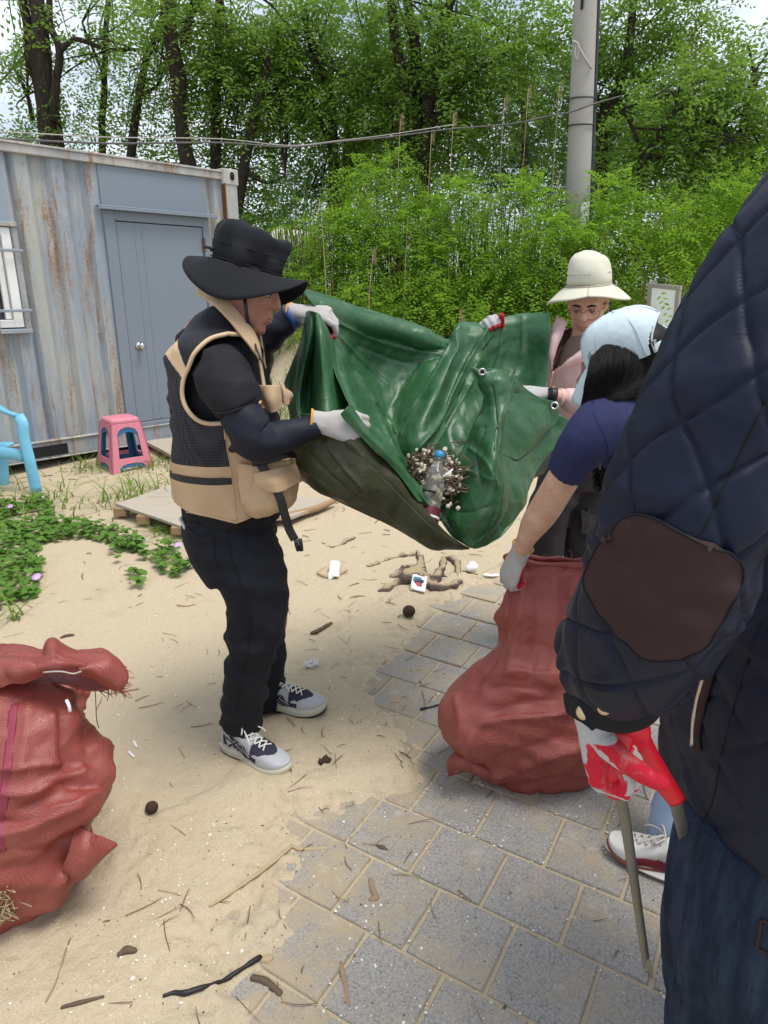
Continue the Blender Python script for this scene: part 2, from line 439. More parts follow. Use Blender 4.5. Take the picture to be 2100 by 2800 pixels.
M['foam'] = simple('white_foam', (.76, .76, .74), .8, .08, 20, .5, 60)
M['whiteplastic'] = simple('white_film', (.68, .70, .70), .3, .1)
M['blackplastic'] = simple('black_plastic', (.012, .012, .014), .5, .1)
M['signwhite'] = simple('white_panel', (.8, .82, .8), .5, .06, 3)
M['signframe'] = simple('panel_frame', (.30, .28, .25), .6, .1)
# ------------------------------------------------------------ ground
def sstep(a, b, x):
    t = np.clip((x - a) / (b - a), 0, 1); return t * t * (3 - 2 * t)
BX = np.array([(-.2, 1.0), (-.25, 1.21), (-.27, 1.34), (-.27, 1.48), (-.26, 1.65), (-.17, 1.77), (.11, 1.84), (.19, 1.91), (.10, 2.06), (.04, 2.21), (0., 2.36), (.04, 2.57), (.09, 2.77), (.26, 3.1), (.55, 3.42), (1.3, 3.75), (3, 4.1)])
def edge_x(y): return np.interp(y, BX[:, 1], BX[:, 0], left=-.1, right=9)
def sand_h(x, y):
    P = np.column_stack([x, y, np.zeros_like(x)])
    base = .028 * np.clip(y - 2.6, 0, 4.5)
    right = sstep(-1.9, -.6, x + .25 * (y - 7))
    bank = right * (sstep(5.6, 9.6, y + .5 * noise(P, .5, 3)) * 1.02 + .5 * sstep(9.5, 15, y))
    left = (1 - right) * sstep(9, 15, y) * 1.2
    dune = .035 * fbm(P, .75, 11, 3) * sstep(1.5, 3.2, y) + .014 * fbm(P, 3.2, 21, 3)
    foot = -.038 * np.clip(noise(P, 4.6, 33) - .2, 0, 1) + .007 * fbm(P, 8, 36, 3) * sstep(5, 3, y) - .03 * np.clip(noise(P, 7, 39) - .35, 0, 1) * sstep(-.3, .05, edge_x(y) - x - .05)
    m = edge_x(y) - x + .06 * fbm(P, 4.5, 41, 4) + .05 * noise(P, 16, 45) + .045 * noise(P, 38, 46)          # >0 sand, <0 bare paving
    m = np.where(y > 3.9, np.maximum(m, .3), m)
    cover = sstep(-.05, .16, m)
    isl = sstep(.75, 1.2, fbm(P, 2.7, 77, 4)) * .006 + .0012 * noise(P, 14, 5)         # thin sand patches that lie on the paving
    return base + bank + left + cover * np.maximum(.010, .013 + (dune + foot) * sstep(.2, .7, m) + .006 * noise(P, 7, 9) + .02 * sstep(0, .3, m) * sstep(.9, .3, m)) + (1 - cover) * (-.0062 + isl * 0)
gy = np.r_[np.linspace(-.6, .9, 16)[:-1], np.linspace(.9, 3.7, 370), 3.7 + .35 * (np.exp(np.linspace(0, 5.95, 160)[1:]) - 1)]
gx = np.linspace(-1.15, 1.55, 300); ex = .9 * (np.exp(np.linspace(0, 4.7, 70)[1:]) - 1) * .85; gx = np.r_[gx[0] - ex[::-1], gx, gx[-1] + ex]; ny, nx = len(gy), len(gx)
X, Y = np.meshgrid(gx, gy); x, y = X.ravel(), Y.ravel()
V = np.column_stack([x, y, sand_h(x, y)])
o = part('sand_ground', V, grid_faces(ny, nx), M['sand']); tag(o, None, None, None, 'structure')
def HH(x, y): return float(sand_h(np.array([float(x)]), np.array([float(y)]))[0])
def GP(px, py):
    "ground point under a photo position (the ground is uneven, so walk along the sight line)"
    r = ray(px, py); r = r / r[1]
    t = np.linspace(.9, 14, 1600); z = CAM_H + r[2] * t; h = sand_h(r[0] * t, t)
    i = np.argmax(z <= h); return np.array([r[0] * t[i], t[i], h[i]])
def GZ(px, py, hgt):
    "place at height hgt over the ground on the sight line"
    r = ray(px, py); r = r / r[1]; t = np.linspace(.9, 14, 1600); z = CAM_H + r[2] * t; h = sand_h(r[0] * t, t) + hgt
    i = np.argmax(z <= h); return np.array([r[0] * t[i], t[i], h[i]])
# paving stones: running bond of square blocks
tdir = np.array([.8595, -.511]); ndir = np.array([.511, .8595]); PITCH = .2155
pav = empty('pavement', (0, 0, -.06), kind='structure')
rng = random.Random(4)
variants = []
for i in range(6):
    n = 7; g = np.array([-.1022, -.0992, -.05, 0, .05, .0992, .1022]); A, B = np.meshgrid(g, g)
    P = np.column_stack([A.ravel(), B.ravel(), np.zeros(n * n)])
    edge = np.maximum(np.abs(P[:, 0]), np.abs(P[:, 1]))
    P[:, 2] = np.where(edge > .101, -.0035, 0) + .0006 * noise(P, 18, i * 7)
    P[:, :2] += np.column_stack([noise(P, 30, i + 50), noise(P, 30, i + 90)]) * .0012
    top = P; F = grid_faces(n, n).tolist(); b = list(range(n)) + [r * n + n - 1 for r in range(1, n)] + [(n - 1) * n + c for c in range(n - 2, -1, -1)] + [r * n for r in range(n - 2, 0, -1)]
    low = P[b] * [1, 1, 0] + [0, 0, -.055]; m = len(b)
    for q in range(m): F.append([b[(q + 1) % m], b[q], n * n + q, n * n + (q + 1) % m])
    variants.append(make_mesh('paving_stone', np.vstack([top, low]), F, M['paving'], False))
cnt = 0
for rI in range(-8, 22):
    off = 1.5445 + rI * PITCH - PITCH / 2
    for c in range(-16, 22):
        s = -.602 + c * PITCH + (PITCH * .47 if rI % 2 else 0)
        ctr = tdir * s + ndir * off
        if not (.9 < ctr[1] < 4.3) or ctr[0] < edge_x(ctr[1]) - .22 or ctr[0] > .62 * ctr[1] + .25: continue
        st = bpy.data.objects.new('paving_stone', variants[rng.randrange(6)]); COL.objects.link(st); st.parent = pav
        st.location = (ctr[0], ctr[1], .06 + rng.uniform(-.0012, .0012) + .028 * max(0, ctr[1] - 2.6))
        dE = ctr[0] - edge_x(ctr[1]); st.color = (1, 1, 1, max(0, min(1, .85 - dE * 2.6 + rng.gauss(0, .12))))
        st.rotation_euler = (rng.gauss(0, .004), rng.gauss(0, .004), math.atan2(tdir[1], tdir[0]) + rng.choice((0, 1, 2, 3)) * math.pi / 2 + rng.gauss(0, .006)); cnt += 1

# ------------------------------------------------------------ shipping container used as a hut
cdir = np.array([-.697, -.717, 0]); cout = np.array([.717, -.697, 0]); czz = np.array([0, 0, 1.])
C0 = np.array([-1.44, 7.25, 0]); CB, CT = .19, 2.66
AX = np.array([cdir, cout, czz])
def CP(s, o, z): return C0 + cdir * s + cout * o + czz * z          # along the wall, outward, up
hut = empty('container_hut', tuple(CP(3.0, -1.2, CB)), 'grey corrugated shipping container used as a hut with rust streaks', 'container')
def cbox(name, s0, s1, o0, o1, z0, z1, m, parent=hut, bev=.004, label=None):
    V, F = box(CP((s0 + s1) / 2, (o0 + o1) / 2, (z0 + z1) / 2), (s1 - s0, o1 - o0, z1 - z0), AX, bev); return part(name, V, F, m, parent, False, label=label)
def corr(s0, s1, z0, z1, name='corrugated_wall'):
    pts = []; s = s0; i = 0; per = .278
    prof = [(0, 0), (.095, 0), (.135, -.045), (.235, -.045)]
    while s < s1 + per:
        for a, b in prof: pts.append((min(s + a, s1), b))
        s += per
    pts = np.array(pts); q = np.vstack([CP(a, b - .02, z0) for a, b in pts] + [CP(a, b - .02, z1) for a, b in pts]); n = len(pts)
    return part(name, q, [[i, i + 1, n + i + 1, n + i] for i in range(n - 1) if abs(pts[i, 0] - pts[i + 1, 0]) > 1e-5], M['cpaint'], hut, False)
corr(1.36, 2.08, CB + .14, CT - .09); corr(2.08, 3.4, CB + .14, 1.26); corr(2.08, 3.4, 2.06, CT - .09); corr(3.4, 6, CB + .14, CT - .09)
corr(.14, .33, CB + .14, CT - .09)
cbox('flat_panel', .33, 1.36, -.045, -.004, 2.22, CT - .09, M['door'])
cbox('top_rail', .0, 6.0, -.06, .018, CT - .09, CT - .03, M['cedge']); cbox('roof_edge', 0.16, 6.0, -.1, .03, CT - .03, CT - .012, M['cedge'])
cbox('bottom_rail', .0, 6.0, -.06, .015, CB, CB + .14, M['cedge'].copy() if False else M['cpaint'])
cbox('rail_lip', 0, 6.0, -.03, .03, CB + .138, CB + .15, M['cedge']); cbox('rail_lip', 0, 6.0, -.05, .028, CB - .012, CB, M['cedge'])
cbox('fork_pocket', 1.93, 2.27, .012, .019, CB + .012, CB + .105, M['dark'])
cbox('corner_post', -.005, .145, -.08, .02, CB, CT - .12, M['cpaint']); cbox('post_flange', .135, .15, -.02, .04, CB + .1, CT - .12, M['hinge'])
# corner casting with its oval hole
V, F = box(CP(.07, -.055, CT - .06), (.18, .17, .14), AX, .008); cc_ = part('corner_casting', V, F, M['cedge'], hut, False)
t = np.linspace(0, 2 * np.pi, 20, endpoint=False); rr = [np.array([CP(.055 + .028 * a * np.cos(q), .031 + b, CT - .055 + .04 * a * np.sin(q)) for q in t]) for a, b in ((1.25, -.001), (1.2, .004), (1, .0045), (.98, -.0005))]
V, F = loft(rr, False); part('casting_hole_rim', V, F, M['cedge'], cc_)
V, F = loft([np.array([CP(.055 + .028 * np.cos(q), .0312 + e, CT - .055 + .04 * np.sin(q)) for q in t]) for e in (0, .001)]); part('casting_hole', V, F, M['dark'], cc_)
for a, b, z0 in ((6.0, .0, CT - .05),):
    V, F = box(CP(3.0, -1.25, CT - .05), (6.0, 2.38, .03), AX); part('roof', V, F, M['cedge'], hut, False)
V, F = box(CP(-.0, -1.2, (CB + CT) / 2), (.05, 2.3, CT - CB - .16), AX); part('end_wall', V, F, M['cpaint'], hut, False)
V, F = box(CP(3, -2.42, (CB + CT) / 2), (6.0, .05, CT - CB - .16), AX); part('back_wall', V, F, M['cpaint'], hut, False)
V, F = box(CP(3, -1.2, CB + .09), (5.9, 2.3, .1), AX); part('floor', V, F, M['dark'], hut, False)
# door
for s0, s1, z0, z1 in ((.33, .40, CB + .15, 2.22), (1.26, 1.36, CB + .15, 2.22), (.40, 1.26, 2.14, 2.22), (.40, 1.26, CB + .15, CB + .19)):
    cbox('door_frame', s0, s1, -.05, .006, z0, z1, M['door'])
dr = cbox('door', .405, 1.255, -.035, -.006, CB + .195, 2.133, M['door'])
cbox('door_gap', .398, 1.262, -.055, -.034, CB + .185, 2.14, M['dark'])
for s_ in (1.0, 1.07): cbox('door_rib', s_, s_ + .022, -.008, -.002, CB + .21, 2.12, M['door'], dr, .003)
cbox('door_drip_cap', .27, 1.42, -.01, .07, 2.235, 2.248, M['door']); cbox('door_drip_cap', .27, 1.42, .06, .072, 2.215, 2.236, M['door'])
hk = CP(1.16, 0, 1.08)
V, F = tube([hk - cout * .006, hk + cout * .004, hk + cout * .008, hk + cout * .03, hk + cout * .04, hk + cout * .062, hk + cout * .072], [.036, .036, .016, .014, .028, .03, .02], 20); part('door_knob', V, F, M['chrome'], dr)
for z_ in (1.98, .55):
    V, F = tube([CP(.402, .012, z_ - .06), CP(.402, .012, z_ + .06)], .013, 10); part('door_hinge', V, F, M['hinge'], hut, False)
# window with security bars
wz0, wz1, ws0, ws1 = 1.28, 2.03, 2.13, 3.2
win = cbox('window', ws0, ws1, -.06, -.05, wz0, wz1, M['glass'])
for s0, s1, z0, z1 in ((ws0, ws0 + .07, wz0, wz1), (ws1 - .07, ws1, wz0, wz1), (ws0 + .07, ws1 - .07, wz1 - .06, wz1), (ws0 + .07, ws1 - .07, wz0, wz0 + .06), (2.6, 2.66, wz0 + .06, wz1 - .06)):
    cbox('window_frame', s0, s1, -.05, .02, z0, z1, M['whiteframe'], win)
for s0, s1, z0, z1 in ((ws0 + .075, ws0 + .12, wz0 + .065, wz1 - .065), (2.56, 2.598, wz0 + .065, wz1 - .065)):
    cbox('sash', s0, s1, -.045, -.01, z0, z1, M['whiteframe'], win)
for z_ in (wz1 + .005, wz0 - .045): cbox('window_surround', ws0 - .05, ws1 + .05, -.05, .045, z_, z_ + .035, M['cedge'] if z_ > 1.5 else M['cpaint'])
cbox('window_surround', ws0 - .05, ws0 - .004, -.05, .03, wz0 - .01, wz1 + .005, M['cpaint'])
for z_ in (wz0 + .12, wz1 - .18): cbox('window_bar', ws0 - .06, ws1, .05, .066, z_, z_ + .022, M['bar'])
for s_ in (2.32, 2.52, 2.72, 2.92): cbox('window_bar', s_, s_ + .018, .034, .049, wz0 - .02, wz1 + .02, M['bar'])

# ------------------------------------------------------------ stools, chair, boards
def stool(base, rot, h, m, name, label):
    st = empty(name, base, label, 'stool', 'nested plastic stools')
    ca, sa = math.cos(rot), math.sin(rot); Rm = np.array([[ca, sa, 0], [-sa, ca, 0], [0, 0, 1.]])
    def T(P): return np.asarray(P, float) @ Rm + np.array(base)
    ht, hb = .125, .185                    # half width at the top and at the feet
    def sq(z): return ht + (hb - ht) * (1 - z / h)
    V, F = loft([ring((0, 0, z), (a, 0, 0), (0, a, 0), 32, 7) for z, a in ((h - .05, sq(h - .05)), (h - .012, sq(h) + .0), (h - .002, sq(h) - .008), (h, sq(h) - .03))]); part('seat', T(V), F, m, st)
    for k4 in range(4):
        q = k4 * math.pi / 2; Rq = np.array([[math.cos(q), math.sin(q), 0], [-math.sin(q), math.cos(q), 0], [0, 0, 1.]])
        # one side panel: plate with an arched opening above and an arched gap below
        nu, nv = 53, 66; t = .012; keep = []
        us = np.linspace(-1, 1, nu); vs = np.linspace(0, h - .04, nv)
        Vf = np.array([[u * sq(v), sq(v), v] for v in vs for u in us]); Vb = Vf - [0, t, 0]
        def op(u, v):
            f = v / h
            if .30 < f < .84: return abs(u) < (.62 if f < .74 else .62 * math.sqrt(max(0, 1 - ((f - .74) / .1) ** 2)) * .9 + .02)
            if f < .2: return abs(u) < (.62 if f < .12 else .62 * math.sqrt(max(0, 1 - ((f - .12) / .08) ** 2)))
            return False
        cells = {}
        for i in range(nv - 1):
            for j in range(nu - 1):
                if not op((us[j] + us[j + 1]) / 2, (vs[i] + vs[i + 1]) / 2): cells[(i, j)] = 1
        F = []; n = nu * nv
        for (i, j) in cells:
            a, b, c_, d = i * nu + j, i * nu + j + 1, (i + 1) * nu + j + 1, (i + 1) * nu + j
            F += [[b, a, d, c_], [a + n, b + n, c_ + n, d + n]]
            for (di, dj, e) in ((-1, 0, (a, b)), (1, 0, (c_, d)), (0, -1, (d, a)), (0, 1, (b, c_))):
                if (i + di, j + dj) not in cells: F.append([e[0], e[1], e[1] + n, e[0] + n])
        part('side_panel', T(np.vstack([Vf, Vb]) @ Rq), F, m, st, False)
    return st
sb = GP(345, 1268); sb[1] = min(sb[1], 5.75); sb = np.array([W(335, 1240, 5.75)[0], 5.78, 0]); sb[2] = HH(sb[0], sb[1]) - .03
stool(tuple(sb), .72, .47, M['pink'], 'plastic_stool', 'pink plastic stool with a blue one nested inside it')
stool((sb[0], sb[1], sb[2] - .028), .72, .455, M['blue'], 'plastic_stool', 'dark blue plastic stool nested under the pink one')
ch = empty('plastic_chair', (-2.95, 5.05, .06), 'light blue plastic armchair cut off by the left edge', 'chair')
cx, cy = -3.02, 5.1; zc = .05
def bar_(name, P, w, t, side): 
    V, F = tube(P, w, 12, side=side, flat=t / w, samples=24); return part(name, V, F, M['chair'], ch)
f1 = W(100, 1345, 5.0); 
bar_('front_leg', [W(100, 1345, 5.0), W(82, 1265, 5.02), W(66, 1200, 5.05), W(62, 1160, 5.07), W(50, 1138, 5.1)], .042, .02, (1, .2, 0))
bar_('armrest', [W(50, 1138, 5.1), W(20, 1128, 5.14), W(-20, 1105, 5.25), W(-90, 1080, 5.35)], .04, .02, (1, -1, 0))
bar_('rear_leg', [W(10, 1340, 5.25), W(8, 1290, 5.25), W(4, 1245, 5.25)], .045, .03, (1, .1, 0))
bar_('apron', [W(66, 1250, 5.05), W(45, 1243, 5.06), W(-20, 1236, 5.1), W(-110, 1240, 5.15)], .044, .02, (0, .2, 1))
V, F = box(W(-80, 1228, 5.25), (.48, .42, .03), None, .01); part('seat', V, F, M['chair'], ch, False)
V, F = box(W(-170, 1080, 5.45), (.08, .4, .55), None, .02); part('backrest', V, F, M['chair'], ch, False)
def board(corners, t, label, name='plywood_board', cat='board', legs=()):
    P = np.array(corners); o = empty(name, tuple(P.mean(0)), label, cat)
    nr = 14; A = np.linspace(0, 1, nr); S = np.array([[(1 - a) * (1 - b) * P[0] + a * (1 - b) * P[1] + a * b * P[2] + (1 - a) * b * P[3] for a in A] for b in A]).reshape(-1, 3)
    S[:, 2] += .006 * noise(S, 3, 7)
    V, F = thick(S, nr, nr, t)
    if normals(S, grid_faces(nr, nr))[0][2] < 0: V, F = thick(S.reshape(nr, nr, 3)[:, ::-1].reshape(-1, 3), nr, nr, t)
    part('sheet', V, F, M['ply'], o, False)
    for a, b, hh in legs:
        q = (1 - a) * (1 - b) * P[0] + a * (1 - b) * P[1] + a * b * P[2] + (1 - a) * b * P[3]
        V, F = box(q - [0, 0, t + hh / 2 + .001], (.09, .09, hh), None, .004); part('block', V, F, M['timber'], o, False)
    return o
def top(px, py, Y): return W(px, py, Y)
board([GZ(318, 1378, .10), GZ(500, 1440, .10), GZ(640, 1372, .11), GZ(470, 1325, .11)], .018, 'weathered plywood board on low wooden blocks behind the man in the vest', legs=((.04, .04, .06), (.4, .05, .06), (.9, .06, .05), (.05, .9, .06)))
bd = board([GZ(560, 1432, .07), GZ(800, 1412, .07), GZ(912, 1366, .06), GZ(640, 1345, .07)], .02, 'pale plywood board with a rough timber edge right of the man')
V, F = tube([GZ(765, 1416, .05), GZ(850, 1396, .05), GZ(918, 1368, .05)], [.026, .025, .02], 8, flat=.7, samples=14); part('timber_edge', wrinkle(V, F, .006, 20), F, M['timber'], bd)
board([GZ(395, 1205, .08), GZ(470, 1246, .08), GZ(640, 1235, .08), GZ(520, 1190, .08)], .03, 'grey wooden step board below the container door')
# ------------------------------------------------------------ vegetation
NR = np.random.default_rng(7)
def sprays(C, D, nl=11, L=.24, ll=.05, lw=.022, jit=.35, droop=.25):
    "pinnate leaves: C centres, D directions -> leaflet quads"
    n = len(C); D = D / (np.linalg.norm(D, axis=1)[:, None] + 1e-9)
    up = np.array([0, 0, 1.0]) + NR.normal(0, jit, (n, 3)); S = np.cross(D, up); S /= np.linalg.norm(S, axis=1)[:, None] + 1e-9
    Nn = np.cross(S, D); Vs = []
    sz = NR.uniform(.75, 1.25, n)
    for j in range(nl):
        t = (j + .5) / nl; sg = 1 if j % 2 else -1
        if j == nl - 1: sg = 0
        p = C + D * (L * (t - .3) * sz)[:, None] - np.array([0, 0, 1]) * (droop * L * t * t * sz)[:, None]
        d = D * (.45 if sg else 1) + S * (sg * .9) + Nn * NR.normal(-.1, .25, (n, 1)); d /= np.linalg.norm(d, axis=1)[:, None]
        s2 = np.cross(Nn + NR.normal(0, .25, (n, 3)), d); s2 /= np.linalg.norm(s2, axis=1)[:, None] + 1e-9
        l_ = (ll * sz * (1 - .35 * t))[:, None]; w_ = (lw * sz * (1 - .3 * t))[:, None]
        Vs.append(np.stack([p, p + d * l_ * .45 + s2 * w_ * .5, p + d * l_, p + d * l_ * .45 - s2 * w_ * .5], 1))
    V = np.concatenate(Vs, 0).reshape(-1, 3)
    return V, np.arange(len(V)).reshape(-1, 4)
def clumps(ells, dens, spread=.22, per=36, bias=(0, 0, .1)):
    "ells: (px,py,rx,ry,Y,depth) foliage masses; leaf clumps spread unevenly through each volume"
    Cs, Ds = [], []
    for (px, py, rx, ry, Y, dp, k) in ells:
        c = W(px, py, Y); sc = Y / (CAM_F * .93); a, b = rx * sc, ry * sc
        nc = max(3, int(dens * k * a * b * 3.14 * (9.5 if spread < .4 else 8)))
        u = NR.normal(0, 1, (nc, 3)); u /= np.linalg.norm(u, axis=1)[:, None]; r = NR.uniform(.15, 1, nc) ** .45
        cc = c + u * r[:, None] * np.array([a, dp, b])
        q = NR.integers(per // 2, per, nc)
        idx = np.repeat(np.arange(nc), q)
        off = NR.normal(0, spread, (len(idx), 3)) * [1.5, 1.5, .38]
        off = off + (0 if spread > .4 else 1) * np.array([0, 0, -.55]) * (np.linalg.norm(off[:, :2], axis=1) ** 2 / (spread * 2.2))[:, None]; Cs.append(cc[idx] + off); Ds.append(off * 1.2 + (u * .12)[idx] + NR.normal(0, .1, (len(idx), 3)) + np.array(bias))
    return np.vstack(Cs), np.vstack(Ds)
def limb(pts, Y, r, dY=0):
    "pts px,py -> trunk polyline at distance Y, radii in metres"
    P = np.array([W(a, b, Y + dY * i / max(1, len(pts) - 1)) for i, (a, b) in enumerate(pts)])
    rr = np.linspace(r[0], r[1], len(P)); n = max(6, len(P) * 4)
    V, F = tube(P, rr, 9, samples=n); 
    return V + .12 * np.column_stack([noise(V, 2.2, 5), noise(V, 2.2, 6), 0 * V[:, 0]]) * min(1, r[0] * 4), F
def tree(name, label, trunks, ells, dens=1.0, m='leaf', nl=9, ll=.098, lw=.042, cat='tree', group='trees behind the hut and bushes', twigs=14, spread=.24):
    base = trunks[0][0][0]; Y = trunks[0][1]; b = W(*base, Y)
    o = empty(name, tuple(b), label, cat, group)
    P = [limb(*t) for t in trunks]
    # twigs reaching from the limbs into the foliage
    tips = []
    for e in ells:
        c = W(e[0], e[1], e[4]); sc = e[4] / 1730
        for k_ in range(twigs // max(1, len(ells)) + 1):
            t = trunks[NR.integers(len(trunks))]; q = t[0][NR.integers(max(1, len(t[0]) // 2), len(t[0]))] if len(t[0]) > 2 else t[0][-1]
            s = W(*q, t[1]); g_ = c + NR.uniform(-1, 1, 3) * np.array([e[2] * sc, e[5], e[3] * sc]) * .8
            mid = (s + g_) / 2 + np.array([0, 0, .12]) + NR.normal(0, .12, 3)
            if np.linalg.norm(g_ - s) < 4.5: P.append(tube([s, mid, g_], [.014, .010, .004], 5, samples=9))
    V, F = merge(*P); part('trunk', V, F, M['bark'], o)
    C, D = clumps([(e[0], e[1], e[2], e[3], e[4] + .25, e[5], e[6]) for e in ells], dens * .95, spread); V, F = sprays(C, D, nl, .36, ll, lw); part('crown', V, F, M[m], o, False)
    return o
TG = 'trees behind the hut and bushes'
tree('locust_tree', 'dark forked tree at the upper left with two thick leaning trunks above the hut',
     [([(140, 420), (130, 330), (108, 158), (92, 0), (80, -160)], 12, (.17, .11)), ([(125, 330), (104, 220), (82, 127), (55, 0), (20, -140)], 12.1, (.1, .06)), ([(146, 330), (158, 146), (130, 63), (136, -60)], 11.9, (.07, .04)),
      ([(158, 142), (209, 108), (290, 135), (373, 136)], 11.9, (.045, .02)), ([(90, 330), (75, 260), (35, 185)], 12.4, (.045, .02))],
     [(20, 60, 90, 80, 12, .9, .45), (200, 10, 90, 50, 12, .9, .5), (30, 150, 50, 50, 12.3, .6, .2), (190, 140, 40, 40, 12, .6, .12), (175, 330, 40, 40, 12.3, .6, .3), (40, 350, 70, 30, 12.6, .6, .5)], .9)
tree('locust_tree', 'thin wavy stemmed tree standing against open sky left of centre', [([(284, 440), (279, 316), (291, 158), (294, 0), (300, -120)], 12.6, (.06, .035)), ([(283, 200), (250, 120), (225, 60)], 12.6, (.03, .012))],
     [(310, 20, 80, 50, 12.6, .8, .5), (285, 230, 30, 50, 12.6, .6, .12)], .9)
tree('locust_tree', 'slender crooked tree leaning right behind the hut roof', [([(355, 450), (380, 278), (399, 184), (418, 120), (450, 20)], 12.2, (.075, .04)), ([(386, 260), (430, 235), (445, 200)], 12.2, (.03, .015))],
     [(410, 80, 90, 80, 12.2, .8, .7), (370, 200, 60, 60, 12.3, .6, .2), (340, 340, 60, 60, 12.6, .6, .3), (430, 330, 50, 70, 12.6, .6, .35)], .9)
tree('locust_tree', 'thick dark trunked tree just behind the right end of the hut', [([(520, 480), (500, 329), (484, 190), (468, 63), (462, -100)], 11.2, (.125, .09)), ([(505, 120), (520, 60), (540, -40)], 11.2, (.06, .04))],
     [(500, 60, 120, 90, 11.2, .9, 1), (560, 150, 90, 80, 11.4, .9, .9), (450, 200, 60, 60, 11.4, .7, .5), (600, 30, 110, 70, 11.6, .9, 1)], 1.0)
tree('locust_tree', 'leafy tree with thin twin stems between the hut corner and the pine', [([(592, 500), (590, 320), (594, 95), (600, -60)], 11.8, (.085, .05)), ([(650, 620), (672, 450), (696, 329), (715, 240), (735, 140)], 11.3, (.085, .05)), ([(672, 470), (730, 500), (780, 480)], 11.3, (.035, .015))],
     [(650, 200, 110, 100, 11.8, .9, 1), (700, 90, 130, 90, 12, 1, 1.1), (600, 330, 60, 90, 12.3, .7, .9), (760, 270, 90, 70, 11.6, .9, .9), (700, 440, 70, 80, 11.8, .7, .75), (690, 560, 80, 60, 11, .7, 1), (800, 180, 90, 80, 12, .9, 1)], 1.05)
tree('pine_tree', 'dark pine with bare lower twigs between two leafy trees', [([(940, 640), (943, 544), (968, 316), (1006, 158), (1030, 30)], 13, (.13, .08)), ([(950, 470), (880, 500), (850, 520)], 13, (.03, .01)), ([(955, 420), (1020, 400)], 13, (.03, .01))],
     [(870, 480, 60, 50, 13, .6, .9), (990, 400, 60, 60, 13, .6, .6)], .9, 'pine', 13, .09, .012, twigs=20)
tree('locust_tree', 'spreading tree with long arching branches above the tarp', [([(900, 600), (915, 420), (900, 260), (860, 150), (830, 20)], 12, (.09, .05)), ([(915, 430), (860, 290), (780, 200), (700, 130)], 12, (.05, .015)), ([(1160, 470), (1000, 260), (860, 160), (760, 115)], 11.6, (.03, .012))],
     [(900, 60, 130, 90, 12, 1, 1.1), (950, 200, 110, 90, 12, 1, 1.05), (860, 330, 80, 70, 12.2, .8, .8), (1010, 330, 90, 80, 12, .9, .9), (800, 60, 90, 80, 12.4, .9, 1)], 1.1)
tree('locust_tree', 'dense many stemmed tree left of the concrete pole', [([(1160, 560), (1158, 443), (1120, 250), (1088, 127), (1070, -60)], 11, (.12, .06)), ([(1158, 443), (1145, 190), (1113, 0), (1100, -80)], 11.1, (.09, .05)), ([(1160, 440), (1183, 240), (1233, 0), (1260, -80)], 10.9, (.09, .05)), ([(1175, 350), (1271, 221), (1379, 146)], 10.8, (.05, .02)), ([(1150, 430), (1080, 330), (1050, 260)], 11, (.04, .02))],
     [(1110, 60, 140, 90, 11, 1, 1.25), (1260, 60, 130, 90, 11, 1, 1.2), (1090, 220, 110, 90, 11, 1, 1.0), (1230, 210, 120, 90, 11, 1, 1.1), (1370, 130, 110, 90, 10.8, .9, 1), (1130, 360, 100, 80, 11.2, .9, .8), (1310, 330, 80, 70, 11.4, .8, .6), (1470, 60, 100, 80, 11.4, .9, 1)], 1.15)
tree('pine_tree', 'dark brownish pine seen through the leaves left of the pole', [([(1440, 560), (1435, 380), (1430, 200), (1425, 60)], 14, (.1, .06))], [(1420, 250, 90, 90, 14, .8, 1.1), (1440, 370, 80, 60, 14, .8, .8)], 1.0, 'pine', 13, .09, .012, twigs=20)
tree('locust_tree', 'tall tree with bright crown right of the concrete pole', [([(1640, 600), (1645, 354), (1683, 253), (1720, 120), (1740, -40)], 11.5, (.1, .05)), ([(1660, 320), (1600, 200), (1580, 100)], 11.5, (.04, .02))],
     [(1720, 70, 140, 90, 11.5, 1, 1.15), (1700, 230, 120, 90, 11.5, 1, 1.1), (1870, 40, 100, 60, 11.5, 1, 1.0), (1580, 200, 70, 90, 11.9, .8, .8), (1640, 380, 90, 80, 12, .8, .9)], 1.15)
tree('locust_tree', 'small tree with a slim bent trunk at the right above the bushes', [([(1740, 700), (1749, 513), (1765, 430), (1797, 380), (1850, 300)], 9.8, (.06, .03)), ([(1762, 440), (1730, 350), (1700, 300)], 9.8, (.03, .015)), ([(1765, 430), (1900, 420), (2010, 380)], 9.8, (.03, .012))],
     [(1800, 330, 120, 70, 9.8, .8, 1.3), (1920, 260, 120, 90, 9.9, .9, 1.4), (1950, 420, 110, 60, 9.8, .8, 1.2), (1780, 430, 80, 50, 9.9, .7, .8)], 1.25)
tree('locust_tree', 'leaning bright green tree at the right edge below the open sky', [([(2080, 760), (2060, 500), (2040, 330), (2060, 200)], 10.5, (.09, .05)), ([(2055, 480), (1960, 360), (1900, 300)], 10.5, (.04, .02))],
     [(2030, 260, 110, 80, 10.5, .9, 1.3), (2070, 380, 110, 90, 10.5, .9, 1.2), (2010, 520, 120, 80, 10.4, .9, 1.2), (2090, 130, 50, 50, 10.6, .6, .8), (2080, 640, 90, 80, 10.4, .8, 1)], 1.2)
